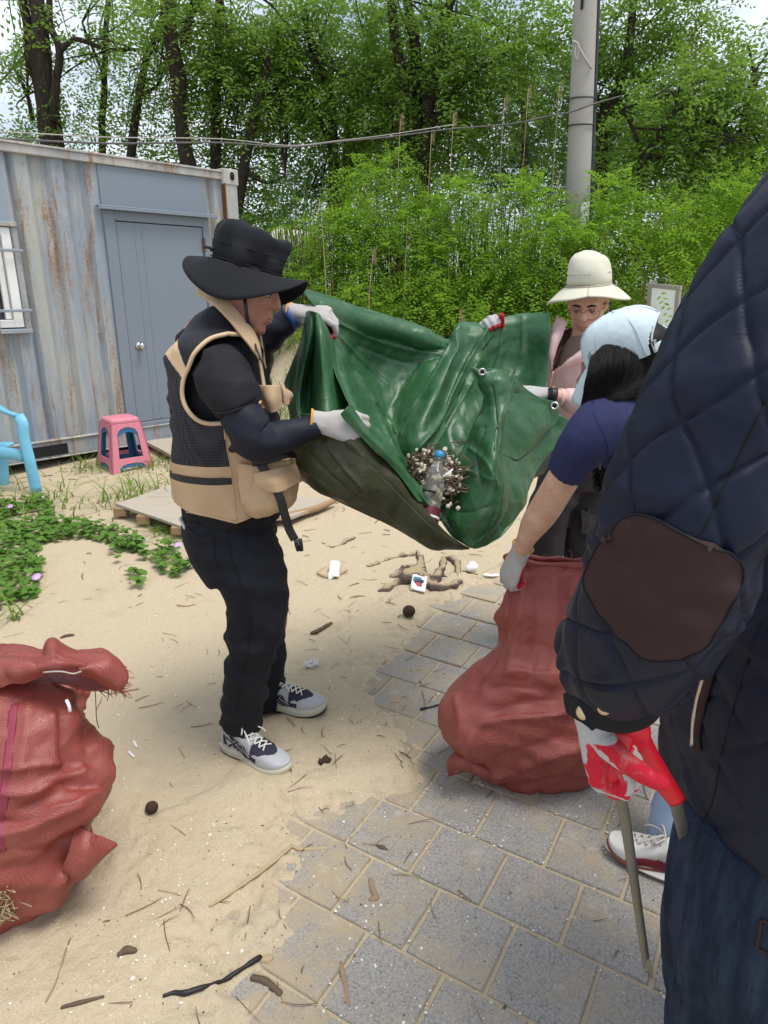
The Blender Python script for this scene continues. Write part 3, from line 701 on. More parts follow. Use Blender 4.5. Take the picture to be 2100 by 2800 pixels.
# wood farther back, its leaves coloured dark for shade: reads as one mass
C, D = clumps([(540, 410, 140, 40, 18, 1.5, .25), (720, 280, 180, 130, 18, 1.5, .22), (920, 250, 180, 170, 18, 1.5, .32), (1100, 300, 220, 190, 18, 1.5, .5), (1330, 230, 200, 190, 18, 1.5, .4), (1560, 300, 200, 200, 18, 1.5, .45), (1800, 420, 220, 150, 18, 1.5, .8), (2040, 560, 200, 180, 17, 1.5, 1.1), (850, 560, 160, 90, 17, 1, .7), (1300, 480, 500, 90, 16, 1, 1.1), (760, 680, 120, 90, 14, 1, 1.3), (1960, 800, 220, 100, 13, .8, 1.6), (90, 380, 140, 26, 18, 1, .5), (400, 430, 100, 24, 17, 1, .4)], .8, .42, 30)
V, F = sprays(C, D, 8, .4, .13, .06); tag(part('background_wood', V, F, M['leafdark'], None, False), 'green wood coloured dark as if shaded, closing the view behind the nearer trees', 'wood', kind='stuff')
# bright bushes on the bank
BG_ = 'bright green bushes on the sandy bank'
def bush(name, label, base, Y, ells, dens=2.2, m='leafbush', stems=9):
    o = empty(name, tuple(W(*base, Y)), label, 'bush', BG_)
    P = []; b = W(*base, Y)
    for e in ells:
        c = W(e[0], e[1], e[4]); sc = e[4] / 1730
        for _ in range(max(2, int(stems / len(ells)))):
            g_ = c + NR.uniform(-1, 1, 3) * np.array([e[2] * sc, e[5], e[3] * sc]) * .85; s = b + np.array([NR.normal(0, .35), NR.normal(0, .25), -.1]); s[2] = HH(s[0], s[1]) - .05
            P.append(tube([s, (s + g_) / 2 + NR.normal(0, .08, 3), g_], [.013, .009, .004], 5, samples=8))
    V, F = merge(*P); part('stems', V, F, M['bark'] if NR.random() < .5 else M['woodpale'], o)
    C, D = clumps(ells, dens * .8, .15, 40, (0, -.05, .05)); V, F = sprays(C, D, 13, .30, .058, .026, .3, .4); part('foliage', V, F, M[m], o, False); return o
bush('locust_bush', 'bright bush beside the man in the black hat, rising behind his left glove', (900, 880), 8.9, [(880, 640, 100, 90, 9.2, .5, 1.0), (930, 740, 90, 80, 8.8, .5, .9), (820, 770, 70, 50, 8.6, .4, .8)])
bush('locust_bush', 'tall bright bush in the middle above the dip of the tarp', (1080, 900), 8.9, [(1030, 480, 100, 60, 9.5, .5, 1.1), (1050, 590, 120, 90, 9.1, .6, 1.2), (1080, 720, 110, 80, 8.8, .5, .9), (1000, 690, 80, 80, 9, .5, .9)])
bush('locust_bush', 'bushy mass of bright leaves left of the pole base', (1290, 880), 8.8, [(1230, 560, 110, 80, 9.2, .5, 1.2), (1260, 690, 120, 90, 8.7, .5, 1.1), (1330, 790, 100, 70, 8.4, .5, 1.0), (1160, 780, 90, 70, 8.5, .5, .8)])
bush('locust_bush', 'loose bright bush covering the foot of the concrete pole', (1480, 900), 8.4, [(1450, 560, 100, 80, 8.6, .4, 1.1), (1430, 680, 110, 80, 8.2, .4, 1.1), (1500, 620, 70, 80, 8.15, .3, .7), (1470, 790, 80, 60, 8.1, .4, 1.0)])
bush('locust_bush', 'wide bright bush above the pale sun hat', (1700, 860), 8.4, [(1640, 560, 110, 70, 8.7, .5, 1.2), (1690, 660, 120, 80, 8.3, .5, 1.2), (1620, 750, 70, 60, 8.2, .4, 1.0), (1780, 580, 100, 70, 8.6, .5, 1.2)])
bush('locust_bush', 'bright bush hanging over the white panel at the right', (1900, 850), 8.9, [(1880, 640, 110, 70, 8.8, .5, 1.2), (1950, 560, 110, 70, 9, .5, 1.2), (1830, 720, 90, 40, 8.6, .4, .9), (2040, 540, 90, 80, 9, .5, 1)])
bush('low_bush', 'broad low bush filling the bank below the tall middle bush', (1130, 890), 8.2, [(1120, 820, 90, 45, 8.25, .35, 1.2), (1020, 830, 80, 40, 8.3, .35, 1.1), (1230, 840, 80, 40, 8.1, .35, 1.2)], 2.2, stems=8)
bush('low_bush', 'low bush under the bright bush right of the pole foot', (1620, 880), 8.0, [(1590, 830, 80, 45, 8.1, .35, 1.3), (1700, 800, 80, 50, 8.2, .35, 1.2), (1330, 850, 70, 36, 8.0, .3, 1.2)], 2.2, stems=8)
bush('low_bush', 'small yellowish bush low on the bank beside the tarp corner', (930, 860), 8.2, [(930, 800, 50, 35, 8.2, .3, 1.6), (870, 850, 60, 30, 8.1, .3, 1.2)], 2.4, stems=6)
bush('low_bush', 'low bush between the tarp and the woman in the pale hat', (1440, 900), 7.9, [(1400, 850, 70, 40, 8, .3, 1.5), (1520, 850, 60, 50, 8, .3, 1.4)], 2.4, stems=6)
# reeds: green blades and dry stalks with plumes
def blades(B, hgt, lean, wid, seg=4):
    n = len(B); a = NR.uniform(0, 6.28, n); d = np.column_stack([np.cos(a), np.sin(a), np.zeros(n)]); s = np.column_stack([-np.sin(a), np.cos(a), np.zeros(n)]); V = []
    for i in range(seg + 1):
        t = i / seg; c = B + np.array([0, 0, 1]) * (hgt * (t - .25 * lean * t * t))[:, None] + d * (hgt * lean * t * t)[:, None]; w_ = (wid * (1 - t ** 1.5) + .0006)[:, None]
        V += [c - s * w_, c + s * w_]
    V = np.stack(V, 1).reshape(-1, 3); k_ = 2 * (seg + 1); F = []
    for i in range(seg): F.append(np.arange(n)[:, None] * k_ + np.array([2 * i, 2 * i + 1, 2 * i + 3, 2 * i + 2]))
    return V, np.vstack(F)
def field(n, cx_, Y0, Y1, sx):
    Y = NR.uniform(Y0, Y1, n); X = np.array([W(px, 800, 1)[0] for px in NR.normal(cx_, sx, n)]) * Y; return np.column_stack([X, Y, sand_h(X, Y) - .03])
B = np.vstack([field(420, 1330, 9.4, 10.5, 130), field(160, 1080, 9.2, 10.3, 90), field(120, 1560, 9.2, 10.2, 60), field(130, 830, 9.0, 10.0, 50)])
V, F = blades(B, NR.uniform(1.0, 2.35, len(B)), NR.uniform(.05, .4, len(B)), NR.uniform(.008, .015, len(B))); tag(part('reed_bed', V, F, M['reed'], None, False), 'green reeds growing between the bushes and the trees', 'reeds', kind='stuff')
B = np.vstack([field(70, 1180, 8.3, 9.8, 190), field(30, 1500, 8.3, 9.8, 160), field(16, 900, 8.3, 9, 80)])
V, F = blades(B, NR.uniform(.5, 1.7, len(B)), NR.uniform(.0, .5, len(B)), NR.uniform(.004, .007, len(B))); tag(part('dry_stalks', V, F, M['straw'], None, False), 'dry straw coloured stalks standing among the bushes', 'stalks', kind='stuff')
for px, py, pb, Y, lb in ((1095, 325, 560, 9.2, 'leftmost tall plumed reed rising above the middle bush'), (1240, 315, 560, 9.3, 'third plumed reed from the left above the bushes'), (1180, 365, 600, 9.1, 'shorter plumed reed below the cable, second from the left'), (1380, 270, 540, 9.4, 'plumed reed well left of the pole against the dark pine'), (1445, 240, 520, 9.4, 'tall plumed reed, second one left of the pole'), (1530, 235, 520, 9.4, 'tallest plumed reed, right beside the concrete pole'), (1020, 690, 860, 7.9, 'low plumed reed in front of the bushes above the tarp edge'), (1260, 855, 950, 7.4, 'bent dry plumed reed just above the dip of the tarp')):
    a = W(px - 8, pb, Y); a[2] = HH(a[0], a[1]) - .02; b = W(px, py, Y); mid = (a + b) / 2 + np.array([-.03, 0, 0])
    o = empty('plumed_reed', tuple(a), lb, 'reed', 'plumed reed stalks')
    V, F = tube([a, mid, b], [.004, .004, .003], 5, samples=8); part('stalk', V, F, M['straw'], o)
    C = b + np.column_stack([NR.normal(.015, .007, 60), NR.normal(0, .007, 60), NR.uniform(-.13, .03, 60)]); V, F = sprays(C, np.column_stack([NR.normal(.3, .2, 60), NR.normal(0, .2, 60), NR.normal(.8, .3, 60)]), 3, .04, .035, .003); part('plume', V, F, M['straw'], o, False)
# grass tufts
def tuft(name, label, pos, n, r, h, m='grass', group='grass tufts on the sand', stuff=False):
    X = pos[0] + NR.normal(0, r, n); Y = pos[1] + NR.normal(0, r, n); B = np.column_stack([X, Y, sand_h(X, Y) - .01])
    V, F = blades(B, NR.uniform(.4, 1.1, n) * h, NR.uniform(.7, 1.9, n), NR.uniform(.003, .006, n), 5)
    o = part(name, V, F, M[m], None, False); return tag(o, label, 'grass', None if stuff else group, 'stuff' if stuff else None)
tuft('grass_tuft', 'grass tuft growing at the left foot of the pink stool', GP(240, 1285), 60, .12, .15)
tuft('grass_tuft', 'grass tuft between the pink stool and the man', GP(430, 1270), 70, .12, .15)
tuft('grass_tuft', 'yellow green grass tuft at the corner of the plywood board', GP(370, 1362), 90, .14, .26)
tuft('grass_tuft', 'grass tuft in front of the board edge beside the dark jeans', GP(470, 1450), 50, .07, .16)
tuft('grass_tuft', 'long bladed grass at the back of the vine patch by the chair', GP(90, 1385), 110, .22, .26)
tuft('grass_tuft', 'few flat blades at the left edge above the red sack', GP(25, 1700), 14, .05, .2)
X, Y = NR.uniform(-1.9, -.1, 1500), NR.uniform(6.3, 9.0, 1500); keep = noise(np.column_stack([X, Y, 0 * X]), 1.3, 3) > -.25; B = np.column_stack([X, Y, sand_h(X, Y) - .02])[keep]
V, F = blades(B, NR.uniform(.12, .36, len(B)), NR.uniform(.4, 1.5, len(B)), NR.uniform(.003, .006, len(B))); tag(part('dune_grass', V, F, M['grass'], None, False), 'thin green grass on the sandy slope between the man and the bushes', 'grass', kind='stuff')
X, Y = NR.uniform(-.6, 3.6, 900), NR.uniform(7.0, 9.0, 900); B = np.column_stack([X, Y, sand_h(X, Y) - .02])[noise(np.column_stack([X, Y, 0 * X]), 1.1, 8) > -.1]
V, F = blades(B, NR.uniform(.1, .5, len(B)), NR.uniform(.1, .8, len(B)), NR.uniform(.003, .007, len(B))); tag(part('bank_grass', V, F, M['reed'], None, False), 'coarse grass at the foot of the bushes on the bank', 'grass', kind='stuff')
# beach vine: round leaves creeping over the sand
def inpoly(P, poly):
    x, y = P[:, 0], P[:, 1]; r = np.zeros(len(P), bool); q = poly[-1]
    for p in poly:
        with np.errstate(divide='ignore', invalid='ignore'):
            c = ((p[1] > y) != (q[1] > y)) & (x < (q[0] - p[0]) * (y - p[1]) / (q[1] - p[1] + 1e-12) + p[0])
        r ^= c; q = p
    return r
polys = [[(-60, 1340), (140, 1370), (150, 1430), (210, 1430), (300, 1440), (385, 1470), (370, 1510), (250, 1480), (190, 1480), (110, 1490), (120, 1560), (100, 1640), (0, 1670), (-60, 1650)], [(305, 1500), (380, 1480), (430, 1530), (420, 1540), (360, 1530), (310, 1545)], [(420, 1500), (480, 1500), (500, 1540), (540, 1560), (470, 1590), (430, 1560)], [(350, 1570), (400, 1570), (390, 1615), (370, 1615)]]
vs = []
for pl_ in polys:
    g_ = [tuple(GP(max(a, -60), b)[:2]) for a, b in pl_]; A = np.array(g_); lo, hi = A.min(0), A.max(0)
    n = int((hi - lo).prod() * 1500); Q = NR.uniform(lo, hi, (n, 2)); Q = Q[inpoly(Q, g_)]; k_ = noise(np.column_stack([Q, 0 * Q[:, 0]]), 4.5, 17) > -.62; vs.append(Q[k_])
Q = np.vstack(vs); n = len(Q); C = np.column_stack([Q, sand_h(Q[:, 0], Q[:, 1]) + NR.uniform(.008, .06, n)])
az = NR.uniform(0, 6.28, n); tilt = NR.normal(0, .45, n); sz = NR.uniform(.014, .027, n); nn = 7
prof = [(1, 0), (.75, .75), (0, .98), (-.6, .8), (-.35, 0), (-.6, -.8), (0, -.98), (.75, -.75)]
V = []
for a, b in prof:
    V.append(C + np.column_stack([np.cos(az) * a - np.sin(az) * b, np.sin(az) * a + np.cos(az) * b, a * np.sin(tilt) + .25 * abs(b)]) * sz[:, None])
V = np.stack(V, 1).reshape(-1, 3); F = np.vstack([np.arange(n)[:, None] * 8 + np.array([4, 5, 6, 7]), np.arange(n)[:, None] * 8 + np.array([4, 7, 0, 1]), np.arange(n)[:, None] * 8 + np.array([4, 1, 2, 3])])
tag(part('beach_vine', V, F, M['vine'], None, True), 'creeping beach vine with round green leaves spreading over the sand at the left', 'ground cover', kind='stuff')
for i, (px, py, lb) in enumerate(((30, 1412, 'lilac trumpet flower in the vine at the left edge'), (489, 1520, 'lilac trumpet flower in the vine patch behind the man'), (105, 1610, 'pale flower at the lower tip of the vine patch'))):
    p = GP(px, py) + [0, 0, .07]; t = np.linspace(0, 6.28, 12, endpoint=False)
    V, F = loft([p + np.column_stack([np.cos(t) * r, np.sin(t) * r - z * .8, np.sin(t) * r * .4 + z]) for r, z in ((.004, -.03), (.008, -.012), (.024, 0), (.025, .001), (.006, -.012))], True); part_ = part('vine_flower', V, F, M['flower']); tag(part_, lb, 'flower', 'flowers in the beach vine')

# ------------------------------------------------------------ poles, wires, panel, rusty tank
pole = empty('utility_pole', tuple(W(1570, 700, 8.9)), 'grey concrete utility pole with a dark conduit and wire bands', 'utility pole')
pa, pb_ = W(1568, 880, 8.9), W(1612, -260, 8.9); pa[2] = .9
def PO(t): return pa + (pb_ - pa) * t
V, F = tube([PO(0), PO(1)], [.158, .118], 32, samples=14); part('shaft', V, F, M['pole'], pole)
dv = nrm([1, -.25, 0])
V, F = tube([PO(t) + dv * (.158 - .04 * t + .012) for t in (0, .5, 1)], .022, 10, samples=12); part('conduit', V, F, M['conduit'], pole)
zt = lambda py: (W(1590, py, 8.9)[2] - pa[2]) / (pb_[2] - pa[2])
for py in (272, 345): 
    c = PO(zt(py)); V, F = tube([c + np.array([math.cos(a) * .156, math.sin(a) * .156, .01 * math.sin(a)]) for a in np.linspace(0, 6.28, 28)], .008, 6); part('wire_band', V, F, M['conduit'], pole)
V, F = box(PO(zt(595)) + np.array([.05, -.15, 0]), (.1, .012, .3), None, .003); part('white_label', V, F, M['signwhite'], pole, False)
V, F = box(PO(zt(20)) + np.array([-.07, -.125, 0]), (.025, .03, .12), None, .004); part('step_slot', V, F, M['dark'], pole, False)
V, F = tube([W(1565, 112, 8.75), W(1578, 118, 8.72), W(1583, 130, 8.72), W(1600, 160, 8.72), W(1618, 188, 8.76)], .012, 6, samples=16); part('rope', V, F, M['rope'], pole)
V, F = tube([W(1578, 118, 8.73), W(1572, 140, 8.72), W(1576, 165, 8.72), W(1580, 150, 8.72), W(1580, 122, 8.72)], .009, 6, samples=16); part('rope', V, F, M['rope'], pole)
p2_ = empty('utility_pole', tuple(W(1880, 620, 15)), 'second concrete pole half hidden behind the right hand trees', 'utility pole')
V, F = tube([W(1872, 800, 15), W(1885, 90, 15)], [.2, .16], 16); part('shaft', V, F, M['pole'], p2_)
wr = [W(-60, 378, 5.6), W(20, 380, 5.8), W(300, 392, 6.6), W(600, 390, 7.4), W(790, 402, 8.0), W(920, 388, 8.3), W(1060, 375, 8.5), W(1240, 352, 8.7), W(1390, 340, 8.75), W(1500, 318, 8.72), W(1565, 305, 8.72), W(1620, 285, 8.72), W(1700, 262, 9.5)]
V, F = tube(wr, .008, 6, samples=80); tag(part('overhead_cable', V, F, M['wire']), 'sagging cable running from the hut roof to the concrete pole', 'cable')
V, F = tube([p + np.array([0, .03, .035 + .02 * math.sin(i)]) for i, p in enumerate(wr[:8])], .0045, 6, samples=60); tag(part('overhead_cable', V, F, M['rope']), 'second thinner cable looped along the sagging one above the hut', 'cable')
pn = empty('notice_board', tuple(W(1815, 900, 7.7)), 'blank white panel in a grey frame behind the cap at the right', 'sign')
a, b, c_, d = W(1784, 788, 7.8), W(1850, 795, 7.6), W(1840, 912, 7.6), W(1774, 912, 7.8)
ctr = (a + b + c_ + d) / 4; axs = np.array([nrm(b - a), nrm(np.cross(nrm(a - d), nrm(b - a))), nrm(a - d)]); wd, hg = np.linalg.norm(b - a), np.linalg.norm(a - d)
V, F = box(ctr, (wd, .03, hg), axs, .003); part('panel', V, F, M['signwhite'], pn, False)
for q, s in ((ctr + axs[2] * (hg / 2 + .02), (wd + .1, .05, .045)), (ctr + axs[0] * (wd / 2 + .022), (.045, .05, hg)), (ctr - axs[0] * (wd / 2 + .022), (.045, .05, hg + .0))): V, F = box(q, s, axs, .004); part('frame_bar', V, F, M['signframe'], pn, False)
for sg in (-1, 1): V, F = tube([ctr + axs[0] * sg * wd / 2 - axs[2] * hg / 2, ctr + axs[0] * sg * wd / 2 - axs[2] * (hg / 2 + .5)], .025, 8); part('post', V, F, M['signframe'], pn)
k = NT('rusty_white', .7, .3); rn = k.noise(5, 8, .75); k.color(k.ramp(rn, [(.4, (.62, .58, .5)), (.56, (.55, .5, .42)), (.62, (.3, .14, .06)), (.8, (.2, .09, .04))])); M['rusty'] = k.m
tk = empty('rusty_tank', tuple(W(800, 720, 10.5)), 'rusty white sheet metal tank lying half hidden in the bushes by the hut', 'tank')
V, F = tube([W(765, 690, 10.6), W(850, 705, 10.2)], [.34, .34], 24, samples=6); part('drum', wrinkle(V, F, .03, 3), F, M['rusty'], tk)
S = net([[(765, 632, 10.5), (810, 630, 10.4), (845, 645, 10.3)], [(790, 665, 10.3), (820, 668, 10.2), (850, 672, 10.2)], [(812, 690, 10.2), (830, 700, 10.2), (846, 700, 10.2)]], 16, 16); V, F = thick(S + .02 * np.column_stack([noise(S, 4, 1), noise(S, 4, 2), noise(S, 4, 3)]), 16, 16, .01); part('bent_sheet', V, F, M['rusty'], tk)
# ------------------------------------------------------------ people: shared builders
from mathutils.bvhtree import BVHTree
k = NT('skin', .55, .4); k.color(k.mix(k.rng(k.noise(16, 8, .7), .35, .65), (.50, .27, .19), (.66, .42, .31))); k.set('Subsurface Weight', .08); k.set('Subsurface Radius', (.012, .005, .003)); k.bump(k.noise(350, 3), .08, .001); M['skin'] = k.m
k = NT('skin_ruddy', .5, .4); k.color(k.mix(k.rng(k.noise(16, 8, .7), .35, .65), (.36, .15, .10), (.53, .26, .18))); k.set('Subsurface Weight', .08); k.set('Subsurface Radius', (.012, .005, .003)); k.bump(k.noise(350, 3), .08, .001); M['skinman'] = k.m
M['lips'] = simple('lips', (.40, .14, .12), .4, .08); M['hair'] = simple('dark_hair', (.009, .0075, .007), .5, .3, 200, spec=.18)
M['eyewhite'] = simple('eye_white', (.7, .68, .64), .3, 0); M['iris'] = simple('iris', (.02, .012, .008), .2, 0)
k = NT('knit_glove', .95, .1); wv = k.wave(260, k.co(), 'X'); wv2 = k.wave(200, k.co(), 'Z'); wvm = k.math('MULTIPLY', wv, wv2)
k.color(k.mix(k.rng(k.noise(25, 6, .7), .5, .75, 0, .6), (.47, .455, .44), (.33, .285, .21))); k.bump(wvm, .5, .0015); k.bump(k.noise(120, 4), .4, .002); M['glove'] = k.m
kg = k; k = NT('glove_rubber', .55, .35); k.color(k.mix(k.rng(k.noise(30, 7, .7), .55, .8, 0, .5), (.52, .03, .045), (.42, .27, .22))); k.bump(k.noise(140, 5, .6), .5, .002); k.bump(k.noise(45, 4), .4, .004); M['grip'] = k.m
# cotton glove with a rubber-dipped palm: the coating is stored per point
k = kg; at_ = k.n('ShaderNodeAttribute'); at_.attribute_name = 'coating'; f_ = k.rng(k.math('ADD', at_.outputs['Fac'], k.math('MULTIPLY', k.math('SUBTRACT', k.noise(160, 4), .5), .5)), .40, .58)
kn_ = k.b.inputs['Base Color'].links[0].from_socket; red_ = k.mix(k.rng(k.noise(34, 8, .75), .50, .74, 0, .75), (.56, .02, .04), (.40, .30, .24)); k.color(k.mix(f_, kn_, red_)); k.rough(k.rng(f_, 0, 1, .95, .5))
M['cuffhem'] = simple('yellow_cuff_hem', (.62, .30, .03), .9, .1)

def PXR(P, n):
    "n photo pixels as metres at place P"
    d = P[1] * math.cos(CAM_P) + (CAM_H - P[2]) * math.sin(CAM_P); return n * d / CAM_F
def limbpx(pts, n=16, flat=1.0, samples=20, side=None, **kw):
    "pts (px,py,Y,halfwidth px)"
    P = np.array([W(a, b, c) for a, b, c, r in pts]); r = np.array([PXR(p, q[3]) for p, q in zip(P, pts)])
    return tube(P, r, n, flat=flat, samples=samples, side=side, **kw)
def head_parts(T, M3, fem=False, ear=True):
    E = lambda c, r, n=18, m=12: ellipsoid(T(np.array([c]))[0], r, n, m, M3.T)
    k_ = .93 if fem else 1.0
    ps = [E((-.012, 0, .035), (.098, .077 * k_, .085)), E((.018, 0, -.03), (.072, .066 * k_, .078)), E((.028, 0, -.062), (.058, .054 * k_, .050)), E((.060, 0, -.098), (.024, .027, .020)),
          E((.036, .030, -.022), (.042, .030, .036)), E((.036, -.030, -.022), (.042, .030, .036)), E((.072, 0, .030), (.020, .050, .016)),
          E((.010, .046 * k_, -.07), (.045, .018, .028)), E((.010, -.046 * k_, -.07), (.045, .018, .028)),
          E((.098, 0, -.022), (.017, .013, .012)), E((.090, .012, -.025), (.012, .009, .009)), E((.090, -.012, -.025), (.012, .009, .009)),
          E((.086, 0, -.059), (.011, .023, .0065)), E((.084, 0, -.069), (.011, .020, .0075)), E((.078, 0, -.05), (.016, .02, .016)),
          E((.074, .030, .003), (.012, .014, .007)), E((.074, -.030, .003), (.012, .014, .007))]
    V, F = tube(T([(.075, 0, .028), (.088, 0, .008), (.100, 0, -.014), (.100, 0, -.024)]), [.010, .0095, .012, .008], 10); ps.append((V, F))
    if ear:
        for sg in (1, -1): ps.append(E((-.004, sg * .074 * k_, -.008), (.019, .009, .031))); ps.append(E((.004, sg * .071 * k_, -.030), (.009, .008, .011)))
    return ps
def face_bits(T, M3, parent, fem=False, down=.5):
    for sg in (1, -1):
        V, F = ellipsoid(T([(.0795, sg * .030, .001)])[0], (.0085, .0125, .0034), 14, 8, M3.T); e = part('eye', V, F, M['eyewhite'], parent)
        V, F = ellipsoid(T([(.0862, sg * .029, -.0022)])[0], (.0018, .0052, .0032), 12, 6, M3.T); part('iris', V, F, M['iris'], e)
        V, F = tube(T([(.081, sg * .018, .0022), (.088, sg * .028, .0038), (.084, sg * .040, .0018)]), .0018, 6, samples=8); part('eyelash', V, F, M['hair'], e)
        V, F = tube(T([(.090, sg * .012, .022), (.091, sg * .028, .027), (.080, sg * .046, .020)]), [.0025, .0035, .0015], 6, samples=10, flat=.6); part('eyebrow', V, F, M['hair'], parent)
    V, F = merge(ellipsoid(T([(.0905, 0, -.0600)])[0], (.0075, .0195, .0038), 16, 8, M3.T), ellipsoid(T([(.0885, 0, -.0685)])[0], (.0075, .0170, .0046), 16, 8, M3.T)); part('lips', V, F, M['lips'], parent)
def hand(o, x, dorsal, side, curls, thumb=((.55, .62, -.45), (.75, .2, -.6)), glove=True, parent=None, name='glove', cov=0.0, scale=1.0, mats=None, voxel=.0032, spread=.05, fat=1.0, cuff=.055):
    "side +1: thumb lies along cross(dorsal, x). curls: 4 x (base, mid, tip) bends in degrees"
    x = nrm(x); z = np.asarray(dorsal, float); z = nrm(z - x * np.dot(z, x)); y = np.cross(z, x) * side
    Mx = np.array([x, y, z]); ps = []; bones = []
    xs = [(-cuff, .031, .027), (-.01, .029, .024), (.015, .034, .021), (.05, .042, .020), (.08, .043, .017), (.096, .036, .012)]
    ps.append(loft([ring((a, 0, -.002), (0, b * fat, 0), (0, 0, c * fat), 20, 2.4) for a, b, c in xs])); bones.append((np.array([-cuff, 0, 0]), np.array([.09, 0, 0]), np.array([0, 0, -1.]), .0))
    yb = (.030, .0105, -.010, -.029); ln = (.074, .082, .077, .060); xb = (.086, .091, .088, .080)
    for i in range(4):
        a = 0; p = np.array([xb[i] - .012, yb[i] * .97, -.002]); pts = [p]; sp = spread * (1.5 - i)
        q = p + np.array([.012, 0, 0])
        pts.append(q)
        for j, fr in enumerate((.45, .31, .24)):
            a += math.radians(curls[i][j]); d = np.array([math.cos(a) * math.cos(sp), math.cos(a) * math.sin(sp), -math.sin(a)])
            q2 = q + d * ln[i] * fr; bones.append((q, q2, np.array([-math.sin(a), 0, -math.cos(a)]), .0 if j < 2 else .6)); 
            pts.append((q + q2) / 2); pts.append(q2); q = q2
        ps.append(tube(pts, np.array([.0115, .0115, .0108, .0108, .0102, .0102, .0098, .0088]) * fat * (1 if i < 3 else .9), 12, round_end=True))
    p = np.array([.018, .022, -.010]); pts = [p]; d1, d2 = nrm(thumb[0]), nrm(thumb[1])
    q1 = p + d1 * .042; q2 = q1 + nrm(d1 + d2) * .034; q3 = q2 + d2 * .028
    ps.append(tube([p, (p + q1) / 2, q1, (q1 + q2) / 2, q2, q3], np.array([.017, .0155, .0128, .0122, .0115, .0095]) * fat, 12, round_end=True))
    for u, v_ in ((q1, q2), (q2, q3)): bones.append((u, v_, nrm(np.cross(v_ - u, [0, 0, 1.]) * -1 + np.array([0, 0, -.6])), .5))
    V, F = remesh(ps, voxel, 3, .5); V += normals(V, F) * (.0006 * noise(V, 90, 3))[:, None]
    fm = None; ms = mats
    if glove:
        fc = V; fn = normals(V, F)
        best = np.full(len(fc), 9.); red = np.zeros(len(fc))
        for (u, v_, pal, tip) in bones:
            dv = v_ - u; t = np.clip(((fc - u) @ dv) / (dv @ dv), 0, 1); dist = np.linalg.norm(fc - (u + t[:, None] * dv), axis=1); m_ = dist < best - .0005
            rd = np.maximum(fn @ pal + cov + .12 * noise(fc, 60, 2) + .06 * noise(fc, 150, 5) - .12, np.where(tip > 0, t * tip - .42, -1)); rd = rd * 4 + .5
            red = np.where(m_, rd, red); best = np.where(m_, dist, best)
        red = np.clip(red, 0, 1) * sstep(.010, .016, fc[:, 0]); ms = [M['glove']]
    o_ = part(name, (V * scale) @ Mx + np.asarray(o), F, ms, parent, True, fm)
    if glove:
        at = o_.data.attributes.new('coating', 'FLOAT', 'POINT'); at.data.foreach_set('value', red.astype(np.float32))
        rg = [ring((-cuff + .002 + e, 0, -.002), (0, .0325 * fat + r_, 0), (0, 0, .0285 * fat + r_), 24, 2.2) for e, r_ in ((-.003, -.002), (-.003, .0015), (.003, .0015), (.003, -.002))]
        V2, F2 = loft(rg, False); part('cuff_hem', (V2 * scale) @ Mx + np.asarray(o), F2, M['cuffhem'], o_)
    return o_
def surf(Vs, Fs): return BVHTree.FromPolygons([tuple(v) for v in Vs], [tuple(int(i) for i in f) for f in Fs])
